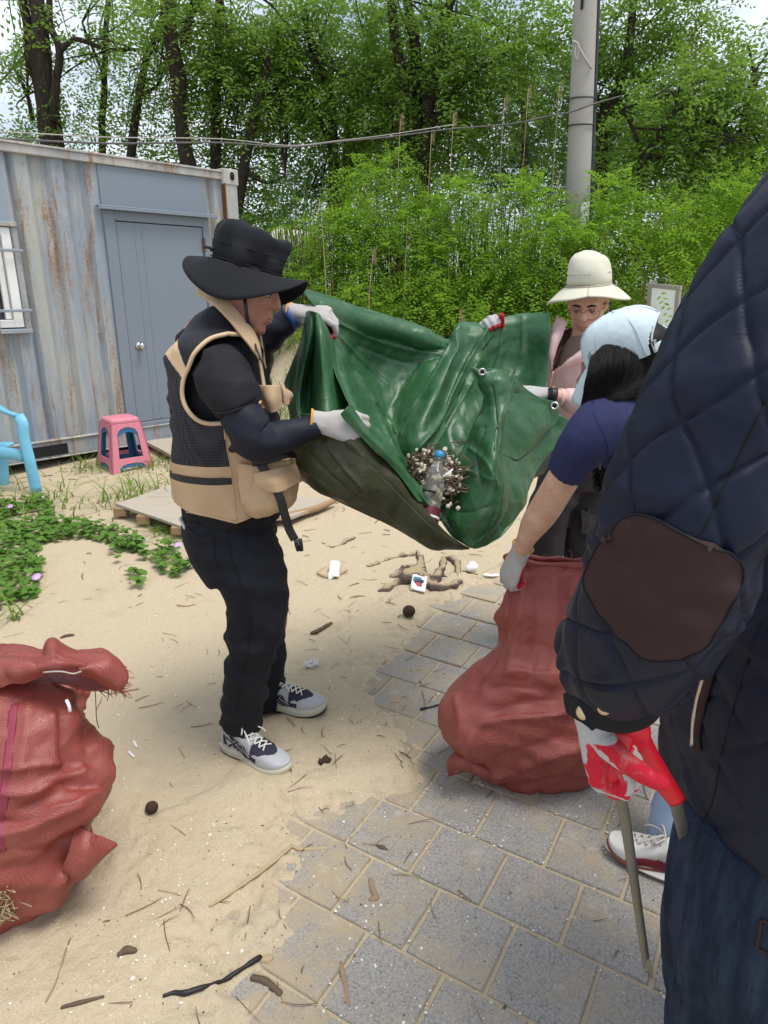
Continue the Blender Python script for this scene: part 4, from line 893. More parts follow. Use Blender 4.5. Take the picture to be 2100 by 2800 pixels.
def shoe(heel, toe, parent, L=.29, mats=None, kind='runner', zb=0.0, name='shoe', lift=0, side=1):
    "heel, toe: ground points; side: which side carries the mark"
    heel = np.asarray(heel, float); toe = np.asarray(toe, float); f = nrm(toe - heel); T, M3 = frame(heel, f, (0, 0, 1)); 
    def outline(z, x0, x1, wf, n=48):
        t = np.linspace(0, 2 * np.pi, n, endpoint=False); c, s = np.cos(t), np.sin(t); u = (c + 1) / 2
        u = u ** .92; wd = (.031 + .019 * sstep(.3, .72, u) - .006 * np.exp(-((u - .36) / .15) ** 2)) * np.sqrt(np.clip(1 - np.abs(2 * u - 1) ** 4.2, 0, 1)) * wf
        ym = .008 * np.sin(u * np.pi) * -side * 0
        return np.column_stack([x0 + (x1 - x0) * u, np.sign(s) * wd + ym, np.full(n, z) + .016 * np.clip((u - .72) / .28, 0, 1) ** 2 * (z < .05)])
    th = .036 if kind == 'runner' else .024
    if kind == 'runner': outs_ = [outline(z, a * L / .29, b * L / .29, w_) for z, a, b, w_ in ((-.002, .010, .284, .95), (.004, -.001, .292, 1.065), (.009, -.002, .2925, 1.07), (.010, .0, .29, 1.02))]
    V, F = loft([outline(z, a * L / .29, b * L / .29, w_) for z, a, b, w_ in ((.0, .012, .27, .9), (.006, .003, .284, 1.0), (.012, 0, .29, 1.04), (th * .75, -.006, .292, 1.06), (th, .0, .29, 1.0), (th + .001, .01, .28, .9))]); so_ = part('sole', T(V), F, mats['sole'], None)
    up = [outline(z, a * L / .29, b * L / .29, w_) for z, a, b, w_ in ((th - .006, .004, .288, .99), (th + .014, .0, .288, .99), (th + .028, .002, .276, .93), (th + .040, .004, .238, .85), (th + .052, .004, .190, .76), (th + .066, .002, .150, .70), (th + .078, -.002, .125, .66), (th + .084, .0, .118, .6))]
    V, F = remesh([loft(up)], .0042, 5, .5)
    fc = V[np.asarray(F)].mean(1); x_, y_, z_ = fc.T; fm = np.zeros(len(fc), int)
    if kind == 'runner':
        fm[(x_ > .160 * L / .29) & (x_ < .262) & (np.abs(y_) < .043 - 3.2 * np.clip(x_ - .20, 0, 1) ** 1.5 - .012 * (x_ > .25)) & (z_ > th + .011)] = 1       # toe box mesh
        fm[(x_ > .15) & (x_ < .20) & (np.abs(y_) > .036) & (z_ > th + .008) & (z_ < th + .026)] = 1
        fm[(x_ > .03) & (x_ < .16) & (np.abs(y_) > .02) & (z_ > th + .012) & (z_ < th + .05) & (np.sin((x_ + .5 * z_) * 120) > -.2)] = 1
        fm[(z_ > th + .07)] = 2
    o = part(name, T(V), F, [mats['upper'], mats['mesh'], mats['collar']], parent, True, fm)
    if kind == 'runner': V3, F3 = loft(outs_); part('outsole', T(V3), F3, mats['mark'], o)
    so_.parent = o; so_.location = tuple(np.array(so_.location) - WORLD(o))
    b = surf(V, F)
    def drop(x, y): 
        h = b.ray_cast(Vector((x, y, .3)), Vector((0, 0, -1)))[0]; return np.array(h) if h else np.array([x, y, th + .05])
    def sidep(x, z, sg): 
        h = b.ray_cast(Vector((x, sg * .2, z)), Vector((0, -sg, 0)))[0]; return np.array(h) if h else np.array([x, sg * .035, z])
    V, F = loft([ring((.135 - i * .03, 0, th + .055 + i * .014), (0, .022, 0), (.002, 0, .003), 12, 3) for i in range(4)]); part('tongue', T(V + [0, 0, .004]), F, mats['upper'], o)
    lp = []
    for i in range(5):
        xa = .118 + i * .019; w_ = .021
        for sg in (1, -1):
            q = [drop(xa, sg * w_), (drop(xa + .009, 0) + [0, 0, .002]), drop(xa + .019, -sg * w_)]; lp.append(tube([p + [0, 0, .003] for p in q], .0028, 6, samples=8))
    c0 = drop(.112, 0) + [0, 0, .008]
    for sg in (1, -1):
        lp.append(tube([c0, c0 + [.01, sg * .018, .016], c0 + [.025, sg * .036, .012], c0 + [.02, sg * .034, -.002], c0 + [0, sg * .008, .002]], .0026, 6, samples=20)); lp.append(tube([c0, c0 + [.02, sg * .02, .004], c0 + [.05, sg * .036, -.008], c0 + [.06, sg * .04, -.02]], .0026, 6, samples=14))
    V, F = merge(*lp); part('laces', T(V), F, mats['lace'], o)
    if kind == 'runner':
        for sg in (1, -1):
            for j, (pts, m_) in enumerate((([(.06, th + .012), (.085, th + .03), (.108, th + .05)], 'mark'), ([(.10, th + .010), (.118, th + .03), (.132, th + .048)], 'mark'), ([(.045, th + .042), (.09, th + .026), (.15, th + .008)], 'mark'), ([(.075, th + .05), (.11, th + .032), (.165, th + .012)], 'mark'))):
                q = [sidep(a, c, sg) + [0, sg * .001, 0] for a, c in pts]
                V, F = tube(q, .0068, 8, samples=10, side=(0, 0, 1), flat=.28); w1 = part('stripe_edge', T(V), F, mats['upper'], o)
                V, F = tube([p + [0, sg * .0012, 0] for p in q], .0045, 8, samples=10, side=(0, 0, 1), flat=.28); part('stripe', T(V), F, mats['mark'], o)
    else:
        for sg in (1, -1):
            q = [sidep(a, c, sg) + [0, sg * .001, 0] for a, c in ((.035, th + .008), (.09, th + .010), (.14, th + .018), (.175, th + .012), (.20, th + .002))]
            V, F = tube(q, [.010, .014, .014, .012, .004], 10, samples=14, side=(0, 0, 1), flat=.22); part('stripe', T(V), F, mats['mark'], o)
    return o, T, M3, sidep, drop
def text_mesh(name, s, c, xdir, ydir, h, mat, parent, depth=.0008):
    cu = bpy.data.curves.new('t', 'FONT'); cu.body = s; cu.size = h * 1.4; cu.extrude = depth; cu.align_x = 'CENTER'; cu.align_y = 'CENTER'; cu.resolution_u = 3
    ob = bpy.data.objects.new('t', cu); COL.objects.link(ob); dg = bpy.context.evaluated_depsgraph_get(); me = bpy.data.meshes.new_from_object(ob.evaluated_get(dg))
    V = np.array([v.co[:] for v in me.vertices]); F = [list(p.vertices) for p in me.polygons]; bpy.data.objects.remove(ob); bpy.data.meshes.remove(me)
    x = nrm(xdir); y = nrm(np.asarray(ydir) - x * np.dot(x, ydir)); z = np.cross(x, y)
    return part(name, V @ np.array([x, y, z]) + np.asarray(c), F, mat, parent, False)
def hat_brim(T, a, b, outs, droop, n=72, m=8, th=.0035, wav=0, z0=0.0):
    t = np.linspace(0, 2 * np.pi, n + 1); V = []
    for i in range(m + 1):
        q = i / m; o_ = outs(t) * q; V.append(np.column_stack([np.cos(t) * (a + o_), np.sin(t) * (b + o_), z0 - droop(t) * q ** 1.25 + wav * q * np.sin(t * 5)]))
    V = T(np.vstack(V)); return thick(V, m + 1, n + 1, -th)

# ------------------------------------------------------------ the man in the vest
YM = 2.06
man = empty('person', (W(660, 1960, 2.1)[0], 2.1, .01), 'man in black bucket hat and beige vest gripping the green tarp with gloves', 'person')
T, M3 = frame(W(676, 790, YM), (.93, -.26, -.27), (.28, .05, .95))
ps = head_parts(T, M3)
ps.append(tube([T([(-.02, 0, -.03)])[0], W(638, 850, YM), W(620, 905, YM)], [.058, .057, .075], 16, samples=8))
ps.append(limbpx([(612, 900, YM, 95), (600, 980, YM, 118), (615, 1150, YM, 130), (625, 1300, YM, 130), (630, 1420, YM, 115)], 20, samples=12, side=(1, 0, 0)))
ps.append(limbpx([(605, 985, 1.93, 55), (650, 1100, 1.86, 46), (690, 1190, 1.83, 40), (740, 1203, 1.84, 40), (790, 1190, 1.85, 34), (868, 1160, 1.87, 25)], 12))
ps.append(limbpx([(640, 960, 2.24, 50), (680, 1010, 2.32, 45), (700, 950, 2.28, 36), (800, 868, 2.28, 25)], 12))
for dY, q in ((-.1, [(640, 1440, 2.0, 70), (700, 1640, 1.98, 56), (672, 1850, 1.99, 38), (650, 1975, 2.03, 30), (640, 2030, 2.04, 30)]), (.1, [(655, 1430, 2.2, 65), (738, 1640, 2.24, 50), (722, 1830, 2.26, 36), (722, 1925, 2.27, 28), (722, 1960, 2.27, 28)])): ps.append(limbpx(q, 12))
V, F = remesh(ps, .0054, 3, .5); part('body', V, F, M['skinman'], man)
face_bits(T, M3, man)
V, F = ellipsoid(T([(-.030, 0, .012)])[0], (.084, .0775, .072), 24, 16, M3.T)
V += normals(V, F) * (.003 * noise(V, 60, 4))[:, None]; part('hair', V, F, M['hair'], man)
# hat
k = NT('hat_fabric', .85, .2); wv = k.wave(150, k.co((1, 1, 1), (0, .35, 0)), 'Z'); k.color(k.mix(wv, (.010, .010, .012), (.019, .020, .024))); k.bump(wv, .25, .001); k.bump(k.noise(22, 4), .3, .006); M['hatblack'] = k.m
Th, Mh = frame(W(676, 731, YM), (.955, -.18, -.26), (.26, .03, .96))
prof = [(0, 1, 0), (.02, 1.0, 0), (.045, 1.01, 0), (.047, .995, 0), (.07, 1.0, 0), (.09, .97, 0), (.101, .90, 0), (.105, .8, 0), (.105, .6, 0), (.102, .4, 0), (.10, .2, 0)]
V, F = loft([np.column_stack([np.cos(t) * .106 * s, np.sin(t) * .088 * s, np.full(64, z) + .008 * np.cos(t) * (z > .1) * -1]) for z, s, _ in prof for t in [np.linspace(0, 2 * np.pi, 64, endpoint=False)]])
V = Th(V); c_ = crumple(V, 44, 9, 6, 16, .2); V += normals(V, F) * (.004 * fbm(V, 14, 4, 3) + .16 * (c_ - c_.mean()))[:, None]; hat = part('hat', V, F, M['hatblack'], man)
V, F = hat_brim(Th, .107, .089, lambda t: .064 + .008 * np.cos(2 * t), lambda t: .094 * np.abs(np.sin(t)) ** 1.4 + .002 - .012 * np.cos(t), wav=.002); part('brim', V, F, M['hatblack'], hat)
for z in (.004, .046): 
    V, F = tube([Th([(np.cos(a) * .1075, np.sin(a) * .0895, z)])[0] for a in np.linspace(0, 2 * np.pi, 60)], .0018, 6); part('hat_seam', V, F, M['hatblack'], hat)
for a in (-1.57, -2.75):
    V, F = ellipsoid(Th([(np.cos(a) * .108, np.sin(a) * .091, .018)])[0], (.0045, .0045, .0045), 10, 6); part('eyelet', V, F, M['blackplastic'], hat)
V, F = tube([W(668, 800, 1.955), W(672, 840, 1.94), W(678, 880, 1.955), W(688, 897, 1.99)], .0055, 8, samples=16, flat=.35, side=(1, 0, 0)); part('chin_strap', V, F, M['blackplastic'], hat)
V, F = tube([W(688, 897, 1.985), W(692, 920, 1.96), W(702, 955, 1.92), W(715, 985, 1.9), W(722, 1000, 1.9)], .003, 6, samples=16); part('chin_cord', V, F, M['blackplastic'], hat)
V, F = tube([W(556, 675, 1.99), W(575, 677, 1.99), W(586, 680, 1.99)], .004, 6); part('hat_cord', V, F, M['blackplastic'], hat)
# trousers
M['jeansblack'] = cloth('black_denim', (.011, .0125, .018), .3, 1400, .35, .85, .5, dust=.0)
legs = [limbpx([(622, 1380, YM, 120), (628, 1440, YM, 126), (640, 1500, YM - .02, 118), (672, 1560, YM - .04, 105)], 22, samples=12, side=(1, 0, 0), flat=1.25),
        limbpx([(638, 1450, 2.0, 100), (684, 1560, 1.97, 98), (704, 1640, 1.97, 85), (697, 1720, 1.97, 77), (684, 1780, 1.98, 64), (672, 1850, 1.99, 59), (664, 1930, 2.02, 55), (660, 1978, 2.04, 55)], 20, samples=24),
        limbpx([(650, 1440, 2.18, 95), (690, 1560, 2.2, 85), (708, 1640, 2.24, 74), (705, 1720, 2.25, 64), (727, 1800, 2.26, 56), (722, 1880, 2.27, 52), (720, 1925, 2.27, 50)], 20, samples=24)]
V, F = remesh(legs, .0082, 4, .5)
kn = np.exp(-((V[:, 2] - .42) / .16) ** 2) + .5 * np.exp(-((V[:, 2] - .12) / .08) ** 2) + .3
V = V + normals(V, F) * ((.007 * ridge(V * [1, 1, 1.6] + .25 * np.column_stack([V[:, 2]] * 3) * [1, 0, 0], 7, 3) + .004 * fbm(V, 14, 8, 3)) * kn + (lambda c: .07 * (c - c.mean()))(crumple(V * [1, 1, 1.6], 10, 10, 6, 18, .1)))[:, None]
tr = part('trousers', V, F, M['jeansblack'], man)
bv = surf(V, F)
def on(bv, P, d=(0, 1, 0), off=.002):
    out = []
    for p in P:
        h = bv.ray_cast(Vector(np.asarray(p) - np.array(d) * .6), Vector(d))[0]
        out.append((np.array(h) if h else np.asarray(p)) - np.array(d) * off)
    return out
V, F = tube(on(bv, spline([W(618, 1440, 1.9), W(640, 1520, 1.9), W(676, 1600, 1.9), (W(688, 1680, 1.9)), W(684, 1760, 1.9), W(660, 1850, 1.9), W(640, 1960, 1.9)], 40)), .0022, 5); part('side_seam', V, F, M['jeansblack'], tr)
V, F = tube(on(bv, spline([W(510, 1450, 1.9), W(552, 1462, 1.9), W(584, 1450, 1.9), W(590, 1500, 1.9), W(602, 1545, 1.9)], 30)), .0022, 5); part('back_pocket_seam', V, F, M['jeansblack'], tr)
V, F = tube([W(612, 1976, 2.0), W(640, 1990, 1.985), W(690, 1990, 1.985), W(713, 1978, 2.02)], .006, 6, samples=16); part('hem', V, F, M['jeansblack'], tr)
ax_ = np.array([nrm(W(530, 1456, 1.93) - W(508, 1420, 1.93)), (0, 1, 0), np.cross(nrm(W(530, 1456, 1.93) - W(508, 1420, 1.93)), (0, 1, 0))])
V, F = box(W(515, 1437, 1.98), (.075, .07, .009), ax_, .003); tag(part('phone', V, F, M['whiteplastic'], None, False), 'pale phone sticking out of the back pocket of the black jeans', 'phone')
# shoes
MS = dict(upper=simple('silver_overlay', (.42, .43, .45), .45, .1, 30, .2, 200), mesh=simple('navy_shoe_mesh', (.028, .026, .05), .85, .2, 300, .5, 500), collar=simple('black_lining', (.015, .015, .017), .9, .1), sole=simple('cream_midsole', (.50, .48, .38), .6, .12, 30, .2), lace=simple('white_lace', (.72, .70, .64), .8, .08), mark=simple('black_mark', (.015, .015, .017), .5, 0))
h_, t_ = G(608, 2040, .012), G(792, 2122, .012); zz = HH(h_[0] + .1, h_[1]); h_[2] = t_[2] = zz - .006
t_ = h_ + nrm(t_ - h_) * .305
sh, Ts, Ms3, sdp, drp = shoe(h_, t_, man, .305, MS)
text_mesh('lettering', 'asics', Ts([(.103, -.012, .135)])[0], Ms3[0] * .5 - Ms3[1] * .1 + Ms3[2] * .8, Ms3[1] * .3 + Ms3[2] * .3 - Ms3[0], .016, MS['mark'], sh)
h2, t2 = W(690, 1975, 2.28), W(840, 1952, 2.24); h2[2] = t2[2] = HH(-.35, 2.25) - .004; t2 = h2 + nrm(t2 - h2) * .30
shoe(h2, t2, man, .30, MS)
V, F = limbpx([(640, 1985, 2.045, 24), (632, 2020, 2.06, 26)], 12, samples=4); part('sock', V, F, simple('grey_sock', (.3, .29, .3), .9, .1), man)
# shirt, arm sleeves
M['shirt'] = cloth('black_jersey', (.012, .012, .0145), .2, 2200, .15, .8, .3)
M['armsleeve'] = cloth('navy_arm_sleeve', (.0105, .0125, .022), .2, 2600, .12, .62, .12)
ps = [limbpx([(612, 885, YM, 70), (606, 930, YM, 112), (600, 1000, YM, 124), (612, 1150, YM, 138), (628, 1300, YM, 140), (632, 1400, YM, 125)], 22, samples=14, side=(1, 0, 0), flat=1.15),
      limbpx([(604, 985, 1.97, 50), (604, 1012, 1.90, 76), (622, 1056, 1.85, 78), (642, 1090, 1.83, 72), (656, 1118, 1.825, 69)], 20, samples=14),
      limbpx([(640, 950, 2.2, 60), (668, 1000, 2.27, 62), (690, 1005, 2.3, 60)], 18, samples=10)]
V, F = remesh(ps, .0078, 4, .5); V = V + normals(V, F) * (.005 * ridge(V * [1, 1, 2.2] + [0, 0, .3] * V[:, :1], 8, 13) + .003 * fbm(V, 12, 5, 3) + (lambda c: .11 * (c - c.mean()))(crumple(V, 9, 9, 7, 18, .1)))[:, None]; shirt = part('shirt', V, F, M['shirt'], man)
V, F = tube(on(surf(V, F), spline([W(585, 1122, 1.8), W(620, 1124, 1.8), W(660, 1112, 1.8), W(712, 1090, 1.8)], 20), off=.0015), .004, 6); part('sleeve_hem', V, F, M['shirt'], shirt)
for q in ([(640, 1080, 1.84, 56), (664, 1140, 1.815, 58), (690, 1190, 1.81, 61), (718, 1204, 1.815, 56), (752, 1202, 1.83, 48), (795, 1188, 1.845, 43), (830, 1175, 1.86, 37), (866, 1162, 1.868, 33)], [(676, 1000, 2.3, 58), (690, 985, 2.32, 58), (705, 945, 2.29, 48), (735, 915, 2.28, 44), (775, 886, 2.28, 37), (797, 870, 2.28, 33)]):
    V, F = limbpx(q, 24, samples=50); V = V + normals(V, F) * (.0022 * ridge(V, 16, 23) * .6 + .0016 * fbm(V, 22, 2, 2) + (lambda c: .10 * (c - c.mean()))(crumple(V, 8, 9, 9, 24, .1)))[:, None]; part('arm_sleeve', V, F, M['armsleeve'], man)
M['watch'] = simple('blue_band', (.03, .075, .22), .5, .1)
wr_ = [W(790, 872, 2.28), W(806, 862, 2.28)]
V, F = tube([wr_[0], wr_[0] * .6 + wr_[1] * .4, wr_[1]], [.041, .0425, .041], 22, flat=1.0); part('wrist_band', V, F, M['watch'], man)
hand(W(893, 1158, 1.868), (1, .12, -.14), (.05, -1, .35), 1, [(42, 70, 35), (46, 72, 35), (50, 72, 35), (55, 70, 35)], ((.8, .35, -.5), (.9, -.05, -.6)), True, man, cuff=.045, fat=1.08, scale=1.0)
hand(W(822, 856, 2.27), (.93, -.2, -.05), (-.15, -.45, .9), -1, [(28, 48, 35), (42, 62, 35), (48, 66, 35), (52, 66, 35)], ((.85, .45, -.35), (.95, .1, -.45)), True, man, cuff=.04, fat=1.08)
# vest
M['tan'] = cloth('tan_twill', (.50, .345, .205), .08, 1500, .2, .85, .35)
M['tanlight'] = cloth('light_tan_tape', (.60, .43, .265), .06, 1500, .2, .85, .2)
M['nylon'] = cloth('black_nylon', (.017, .017, .021), .15, 1800, .15, .55, .3)
k = NT('vest_mesh', .8, .3); hx = k.vor(150, k.co((1, 1, .8)), rnd=.0); k.color(k.mix(k.rng(hx, .30, .42), (.004, .004, .005), (.035, .035, .042))); k.bump(hx, .6, .002); M['vmesh'] = k.m
rows = [(838, 570, 655, .065), (862, 548, 672, .085), (890, 520, 690, .125), (915, 500, 700, .165), (940, 484, 710, .19), (975, 470, 718, .20), (1010, 467, 728, .203), (1060, 471, 742, .203), (1120, 475, 756, .20), (1180, 477, 762, .198), (1240, 479, 770, .196), (1300, 482, 774, .196), (1350, 490, 772, .196), (1400, 508, 764, .196), (1432, 520, 755, .196)]
A = spline([[W((l + r) / 2, y, YM)[0], W((l + r) / 2, y, YM)[2], PXR(W((l + r) / 2, y, YM), (r - l) / 2), hw] for y, l, r, hw in rows], 230)
nA = 300
V = np.vstack([ring((c[0], YM, c[1]), (c[2], 0, 0), (0, c[3], 0), nA, 2.35) for c in A])
V = V + normals(V, grid_faces(230, nA, True)) * (.004 * fbm(V, 6, 3, 3) + .004 * np.clip(ridge(V * [1, 1, .6], 5, 7), 0, 1) * sstep(1.1, .8, V[:, 2]) + (lambda c: .14 * (c - c.mean()))(crumple(V, 12, 10, 5, 15, .1)))[:, None]
F = grid_faces(230, nA, True); fc = V[F].mean(1)
def topx(P, Y):
    "photo coordinates of the (X, Z) of P as if it stood at distance Y"
    x = P[:, 0] / Y; s = (P[:, 2] - CAM_H) / Y
    cp, sp = math.cos(CAM_P), math.sin(CAM_P); v = -CAM_F * (s * cp + sp) / (cp - s * sp); F_ = CAM_F * cp - v * sp
    return 1050 + x * F_, 1400 + v
qx, qy = topx(fc, 1.87)
arm = [(612, 915), (651, 923), (689, 950), (706, 980), (714, 1030), (712, 1080), (690, 1120), (640, 1150), (604, 1155), (570, 1155), (540, 1142), (512, 1112), (500, 1078), (504, 1036), (519, 1002), (536, 964), (570, 928)]
hole = inpoly(np.column_stack([qx, qy]), [tuple(p) for p in spline(arm + arm[:1], 80)]) & (np.abs(fc[:, 1] - YM) > .07)
fx = np.interp(qy, [900, 950, 1000, 1120, 1165, 1290, 1430], [760, 715, 690, 640, 612, 633, 650]); front = qx > fx
bu = np.interp(qx, [440, 476, 508, 540], [880, 936, 1003, 1030]); bl = np.interp(qx, [440, 452, 503, 540], [975, 985, 1036, 1055])
zone = np.full(len(fc), 5); sl_ = .9
zone[qy < 1312 + 14 * sl_] = 4; zone[qy < 1290 + 14 * sl_] = 3; zone[qy < 1264 + 12 * sl_] = 2; zone[(qy < bl)] = 1; zone[qy < bu] = 0
zone[front & (qy > 950)] = 6; zone[front & (qy > 1132) & (qy < 1215) & (qx > 690)] = 2; zone[front & (qy > 1395)] = 6
hem_z = 1395 + 30 * np.sin(np.clip((qx - 500) / 270, 0, 1) * np.pi); cut = qy > np.where(qx < 640, 1398 + .22 * (qx - 500), 1432 - .30 * (qx - 640))
vest = empty('vest', (0, 0, 0)); vest.parent = man; vest.location = tuple(np.array([W(640, 1150, YM)[0], YM, 1.1]) - WORLD(man))
for z_, nm_, mt in ((0, 'yoke', 'nylon'), (1, 'back_tape', 'tanlight'), (2, 'mesh_panel', 'vmesh'), (3, 'waist_tape', 'tan'), (4, 'zip', 'blackplastic'), (5, 'lower_panel', 'tan'), (6, 'front_panel', 'tan')):
    s_ = (zone == z_) & ~hole & ~cut; f_ = F[s_]; u_, inv = np.unique(f_, return_inverse=True)
    part(nm_, V[u_], inv.reshape(-1, 4), M[mt], vest)
vb = surf(V, F)
def oncam0(bv, pts, off=.001):
    out = []
    for a, b in pts:
        d = nrm(ray(a, b)); h = bv.ray_cast(Vector((0, 0, CAM_H)), Vector(d))[0]
        if h: out.append(np.array(h) - d * off)
    return out
for sgn in (1, -1):
    loop = spline(arm + arm[:1], 90); P = on(vb, [W(a, b, 1.87) * [1, 0, 1] + np.array([0, YM, 0]) for a, b in loop], (0, sgn, 0), .001) if False else []
    for a, b in loop:
        p = W(a, b, 1.87); d = Vector((0, sgn, 0)); h = vb.ray_cast(Vector((p[0], YM - sgn * .5, p[2])), d)[0]
        if h: P.append(np.array(h))
    V2, F2 = tube([p - [0, sgn * .002, 0] for p in P], .0062, 8); part('armhole_binding', V2, F2, M['tanlight'], vest)
he = [(a, (1398 + .22 * (a - 500)) if a < 640 else 1432 - .30 * (a - 640)) for a in np.linspace(515, 765, 30)]
P = []
for a, b in he:
    p = W(a, b - 3, 1.87); h = vb.ray_cast(Vector((p[0], YM - .5, p[2])), Vector((0, 1, 0)))[0]
    if h: P.append(np.array(h) - [0, .001, 0])
V2, F2 = tube(P, .004, 6); part('hem', V2, F2, M['tan'], vest)
def sheet(rows, nr, nc, t, mat, parent, name, amp=.003, sc=18, seed=1):
    S = net(rows, nr, nc); Nn = normals(S, grid_faces(nr, nc)); cr_ = crumple(S, seed + 70, 8, 8, 22, .2); S = S + Nn * (amp * (fbm(S, sc, seed, 3) * .6 + ridge(S, sc * .6, seed + 3) * .6) + .12 * (cr_ - cr_.mean()))[:, None]
    V, F = thick(S, nr, nc, t); return part(name, V, F, mat, parent)
sheet([[(700, 985, 1.93), (672, 935, 1.925), (628, 882, 1.93), (582, 836, 1.95), (541, 806, 2.06), (560, 815, 2.17), (620, 870, 2.2), (690, 940, 2.16)],
       [(712, 985, 1.95), (688, 925, 1.945), (645, 868, 1.95), (594, 812, 1.97), (550, 785, 2.06), (580, 795, 2.14), (640, 850, 2.16), (700, 930, 2.14)],
       [(716, 985, 1.965), (697, 930, 1.965), (655, 862, 1.965), (603, 795, 1.985), (562, 768, 2.06), (592, 782, 2.12), (650, 840, 2.13), (705, 925, 2.12)]], 12, 60, .006, M['tan'], vest, 'collar', .0015)
sheet([[(706, 1052, 1.905), (738, 1056, 1.90), (762, 1054, 1.93)], [(714, 1092, 1.895), (742, 1094, 1.885), (768, 1090, 1.925)], [(722, 1118, 1.892), (745, 1128, 1.882), (768, 1118, 1.92)]], 26, 30, .004, M['tan'], vest, 'chest_pocket_flap', .004)
sheet([[(760, 1040, 1.95), (775, 1056, 1.96), (788, 1070, 2.02)], [(766, 1062, 1.95), (782, 1080, 1.95), (796, 1080, 2.02)], [(768, 1095, 1.95), (782, 1108, 1.945), (792, 1098, 2.02)]], 22, 24, .004, M['tan'], vest, 'chest_pocket_flap', .004)
sheet([[(662, 1268, 1.895), (700, 1272, 1.88), (750, 1262, 1.885), (796, 1245, 1.97)], [(666, 1320, 1.885), (700, 1325, 1.866), (755, 1322, 1.866), (802, 1310, 1.96)], [(668, 1362, 1.882), (700, 1376, 1.86), (750, 1376, 1.858), (796, 1356, 1.96)], [(670, 1384, 1.90), (705, 1392, 1.885), (745, 1386, 1.885), (784, 1370, 1.97)]], 40, 50, .02, M['tan'], vest, 'lower_pocket', .007, 14, 5)
sheet([[(690, 1296, 1.84), (740, 1286, 1.83), (805, 1266, 1.92)], [(704, 1320, 1.83), (752, 1312, 1.818), (818, 1292, 1.915)], [(724, 1338, 1.828), (764, 1345, 1.816), (824, 1316, 1.915)]], 24, 36, .005, M['tan'], vest, 'pocket_flap', .003)
for q in ([(612, 1165), (622, 1230), (632, 1290), (640, 1350), (648, 1425)], [(470, 1292), (540, 1300), (634, 1306)], [(508, 1400), (600, 1418), (640, 1422)]):
    pp = oncam0(vb, spline(q, 24)); 
    if len(pp) > 3: V, F = tube(pp, .0014, 5); part('seam', V, F, M['tan'], vest)
V, F = tube([W(690, 1266, 1.845), W(730, 1258, 1.835), W(780, 1243, 1.85), W(806, 1243, 1.92)], .011, 8, samples=16, flat=.5); part('pocket_zip', V, F, M['blackplastic'], vest)
V, F = tube([W(622, 1226, 1.868), W(650, 1226, 1.862), W(668, 1224, 1.862)], .012, 8, flat=.3, side=(0, 0, 1), samples=8); part('side_strap', V, F, M['blackplastic'], vest)
V, F = tube([W(711, 1268, 1.835), W(740, 1312, 1.82), W(765, 1360, 1.815), (W(778, 1405, 1.82)), W(790, 1445, 1.83), W(806, 1476, 1.83)], .0125, 10, samples=40, flat=.16, side=(1, 0, .3)); st_ = part('hanging_strap', V, F, M['blackplastic'], vest)
for dx in (-6, 6): 
    V, F = tube([W(814 + dx, 1474, 1.83), W(817 + dx, 1490, 1.83), W(820 + dx * .7, 1506, 1.83)], .006, 8); part('buckle', V, F, M['blackplastic'], vest)
# ------------------------------------------------------------ woman in the pale sun hat and pink jacket
YP = 2.72
wp = empty('person', (W(1570, 1400, YP)[0], YP, .03), 'woman in pale sun hat, glasses and pink jacket holding the far side of the tarp', 'person')
T, M3 = frame(W(1608, 822, YP), (-.36, -.80, -.45), (-.18, -.42, .90))
M['pinkjk'] = cloth('pale_pink_nylon', (.62, .42, .40), .06, 2000, .1, .6, .35); M['taupe'] = cloth('taupe_jersey', (.22, .165, .135), .1, 1800, .2)
M['greypants'] = cloth('charcoal_cargo', (.035, .031, .034), .15, 1500, .25, .8, .5); M['palehat'] = cloth('pale_hat_cotton', (.58, .56, .45), .06, 1500, .2, .85, .25)
ps = head_parts(T, M3, True)
ps.append(tube([T([(-.02, 0, -.04)])[0], W(1596, 915, YP + .02), W(1590, 960, YP + .02)], [.050, .050, .07], 16, samples=8))
ps.append(limbpx([(1590, 945, YP + .03, 60), (1588, 1010, YP + .03, 88), (1588, 1120, YP + .03, 86), (1585, 1230, YP + .03, 82), (1582, 1290, YP + .03, 85)], 18, samples=12, side=(1, 0, 0), flat=.7))
la = [(1672, 985, YP + .02, 40), (1690, 1060, YP - .05, 34), (1668, 1108, YP - .16, 30), (1590, 1098, YP - .25, 26), (1512, 1082, YP - .28, 19)]
ra = [(1508, 975, YP + .05, 40), (1450, 1040, YP + .1, 34), (1390, 1000, YP + .05, 30), (1345, 925, YP, 20)]
ps.append(limbpx(la, 12)); ps.append(limbpx(ra, 12))
for q in ([(1540, 1290, YP, 50), (1490, 1440, YP - .02, 40), (1480, 1600, YP, 30), (1480, 1745, YP + .02, 20), (1478, 1775, YP, 20)], [(1620, 1290, YP + .05, 50), (1600, 1440, YP + .04, 40), (1592, 1600, YP + .06, 30), (1590, 1735, YP + .08, 20), (1590, 1765, YP + .06, 20)]): ps.append(limbpx(q, 12))
V, F = remesh(ps, .0054, 3, .5); part('body', V, F, M['skin'], wp); face_bits(T, M3, wp, True)
V, F = ellipsoid(T([(-.030, 0, .014)])[0], (.083, .078, .080), 24, 16, M3.T); part('hair', V + normals(V, F) * (.002 * noise(V, 60, 4))[:, None], F, M['hair'], wp)
M['glassrim'] = simple('pink_glasses', (.42, .14, .12), .3, 0)
gl = []
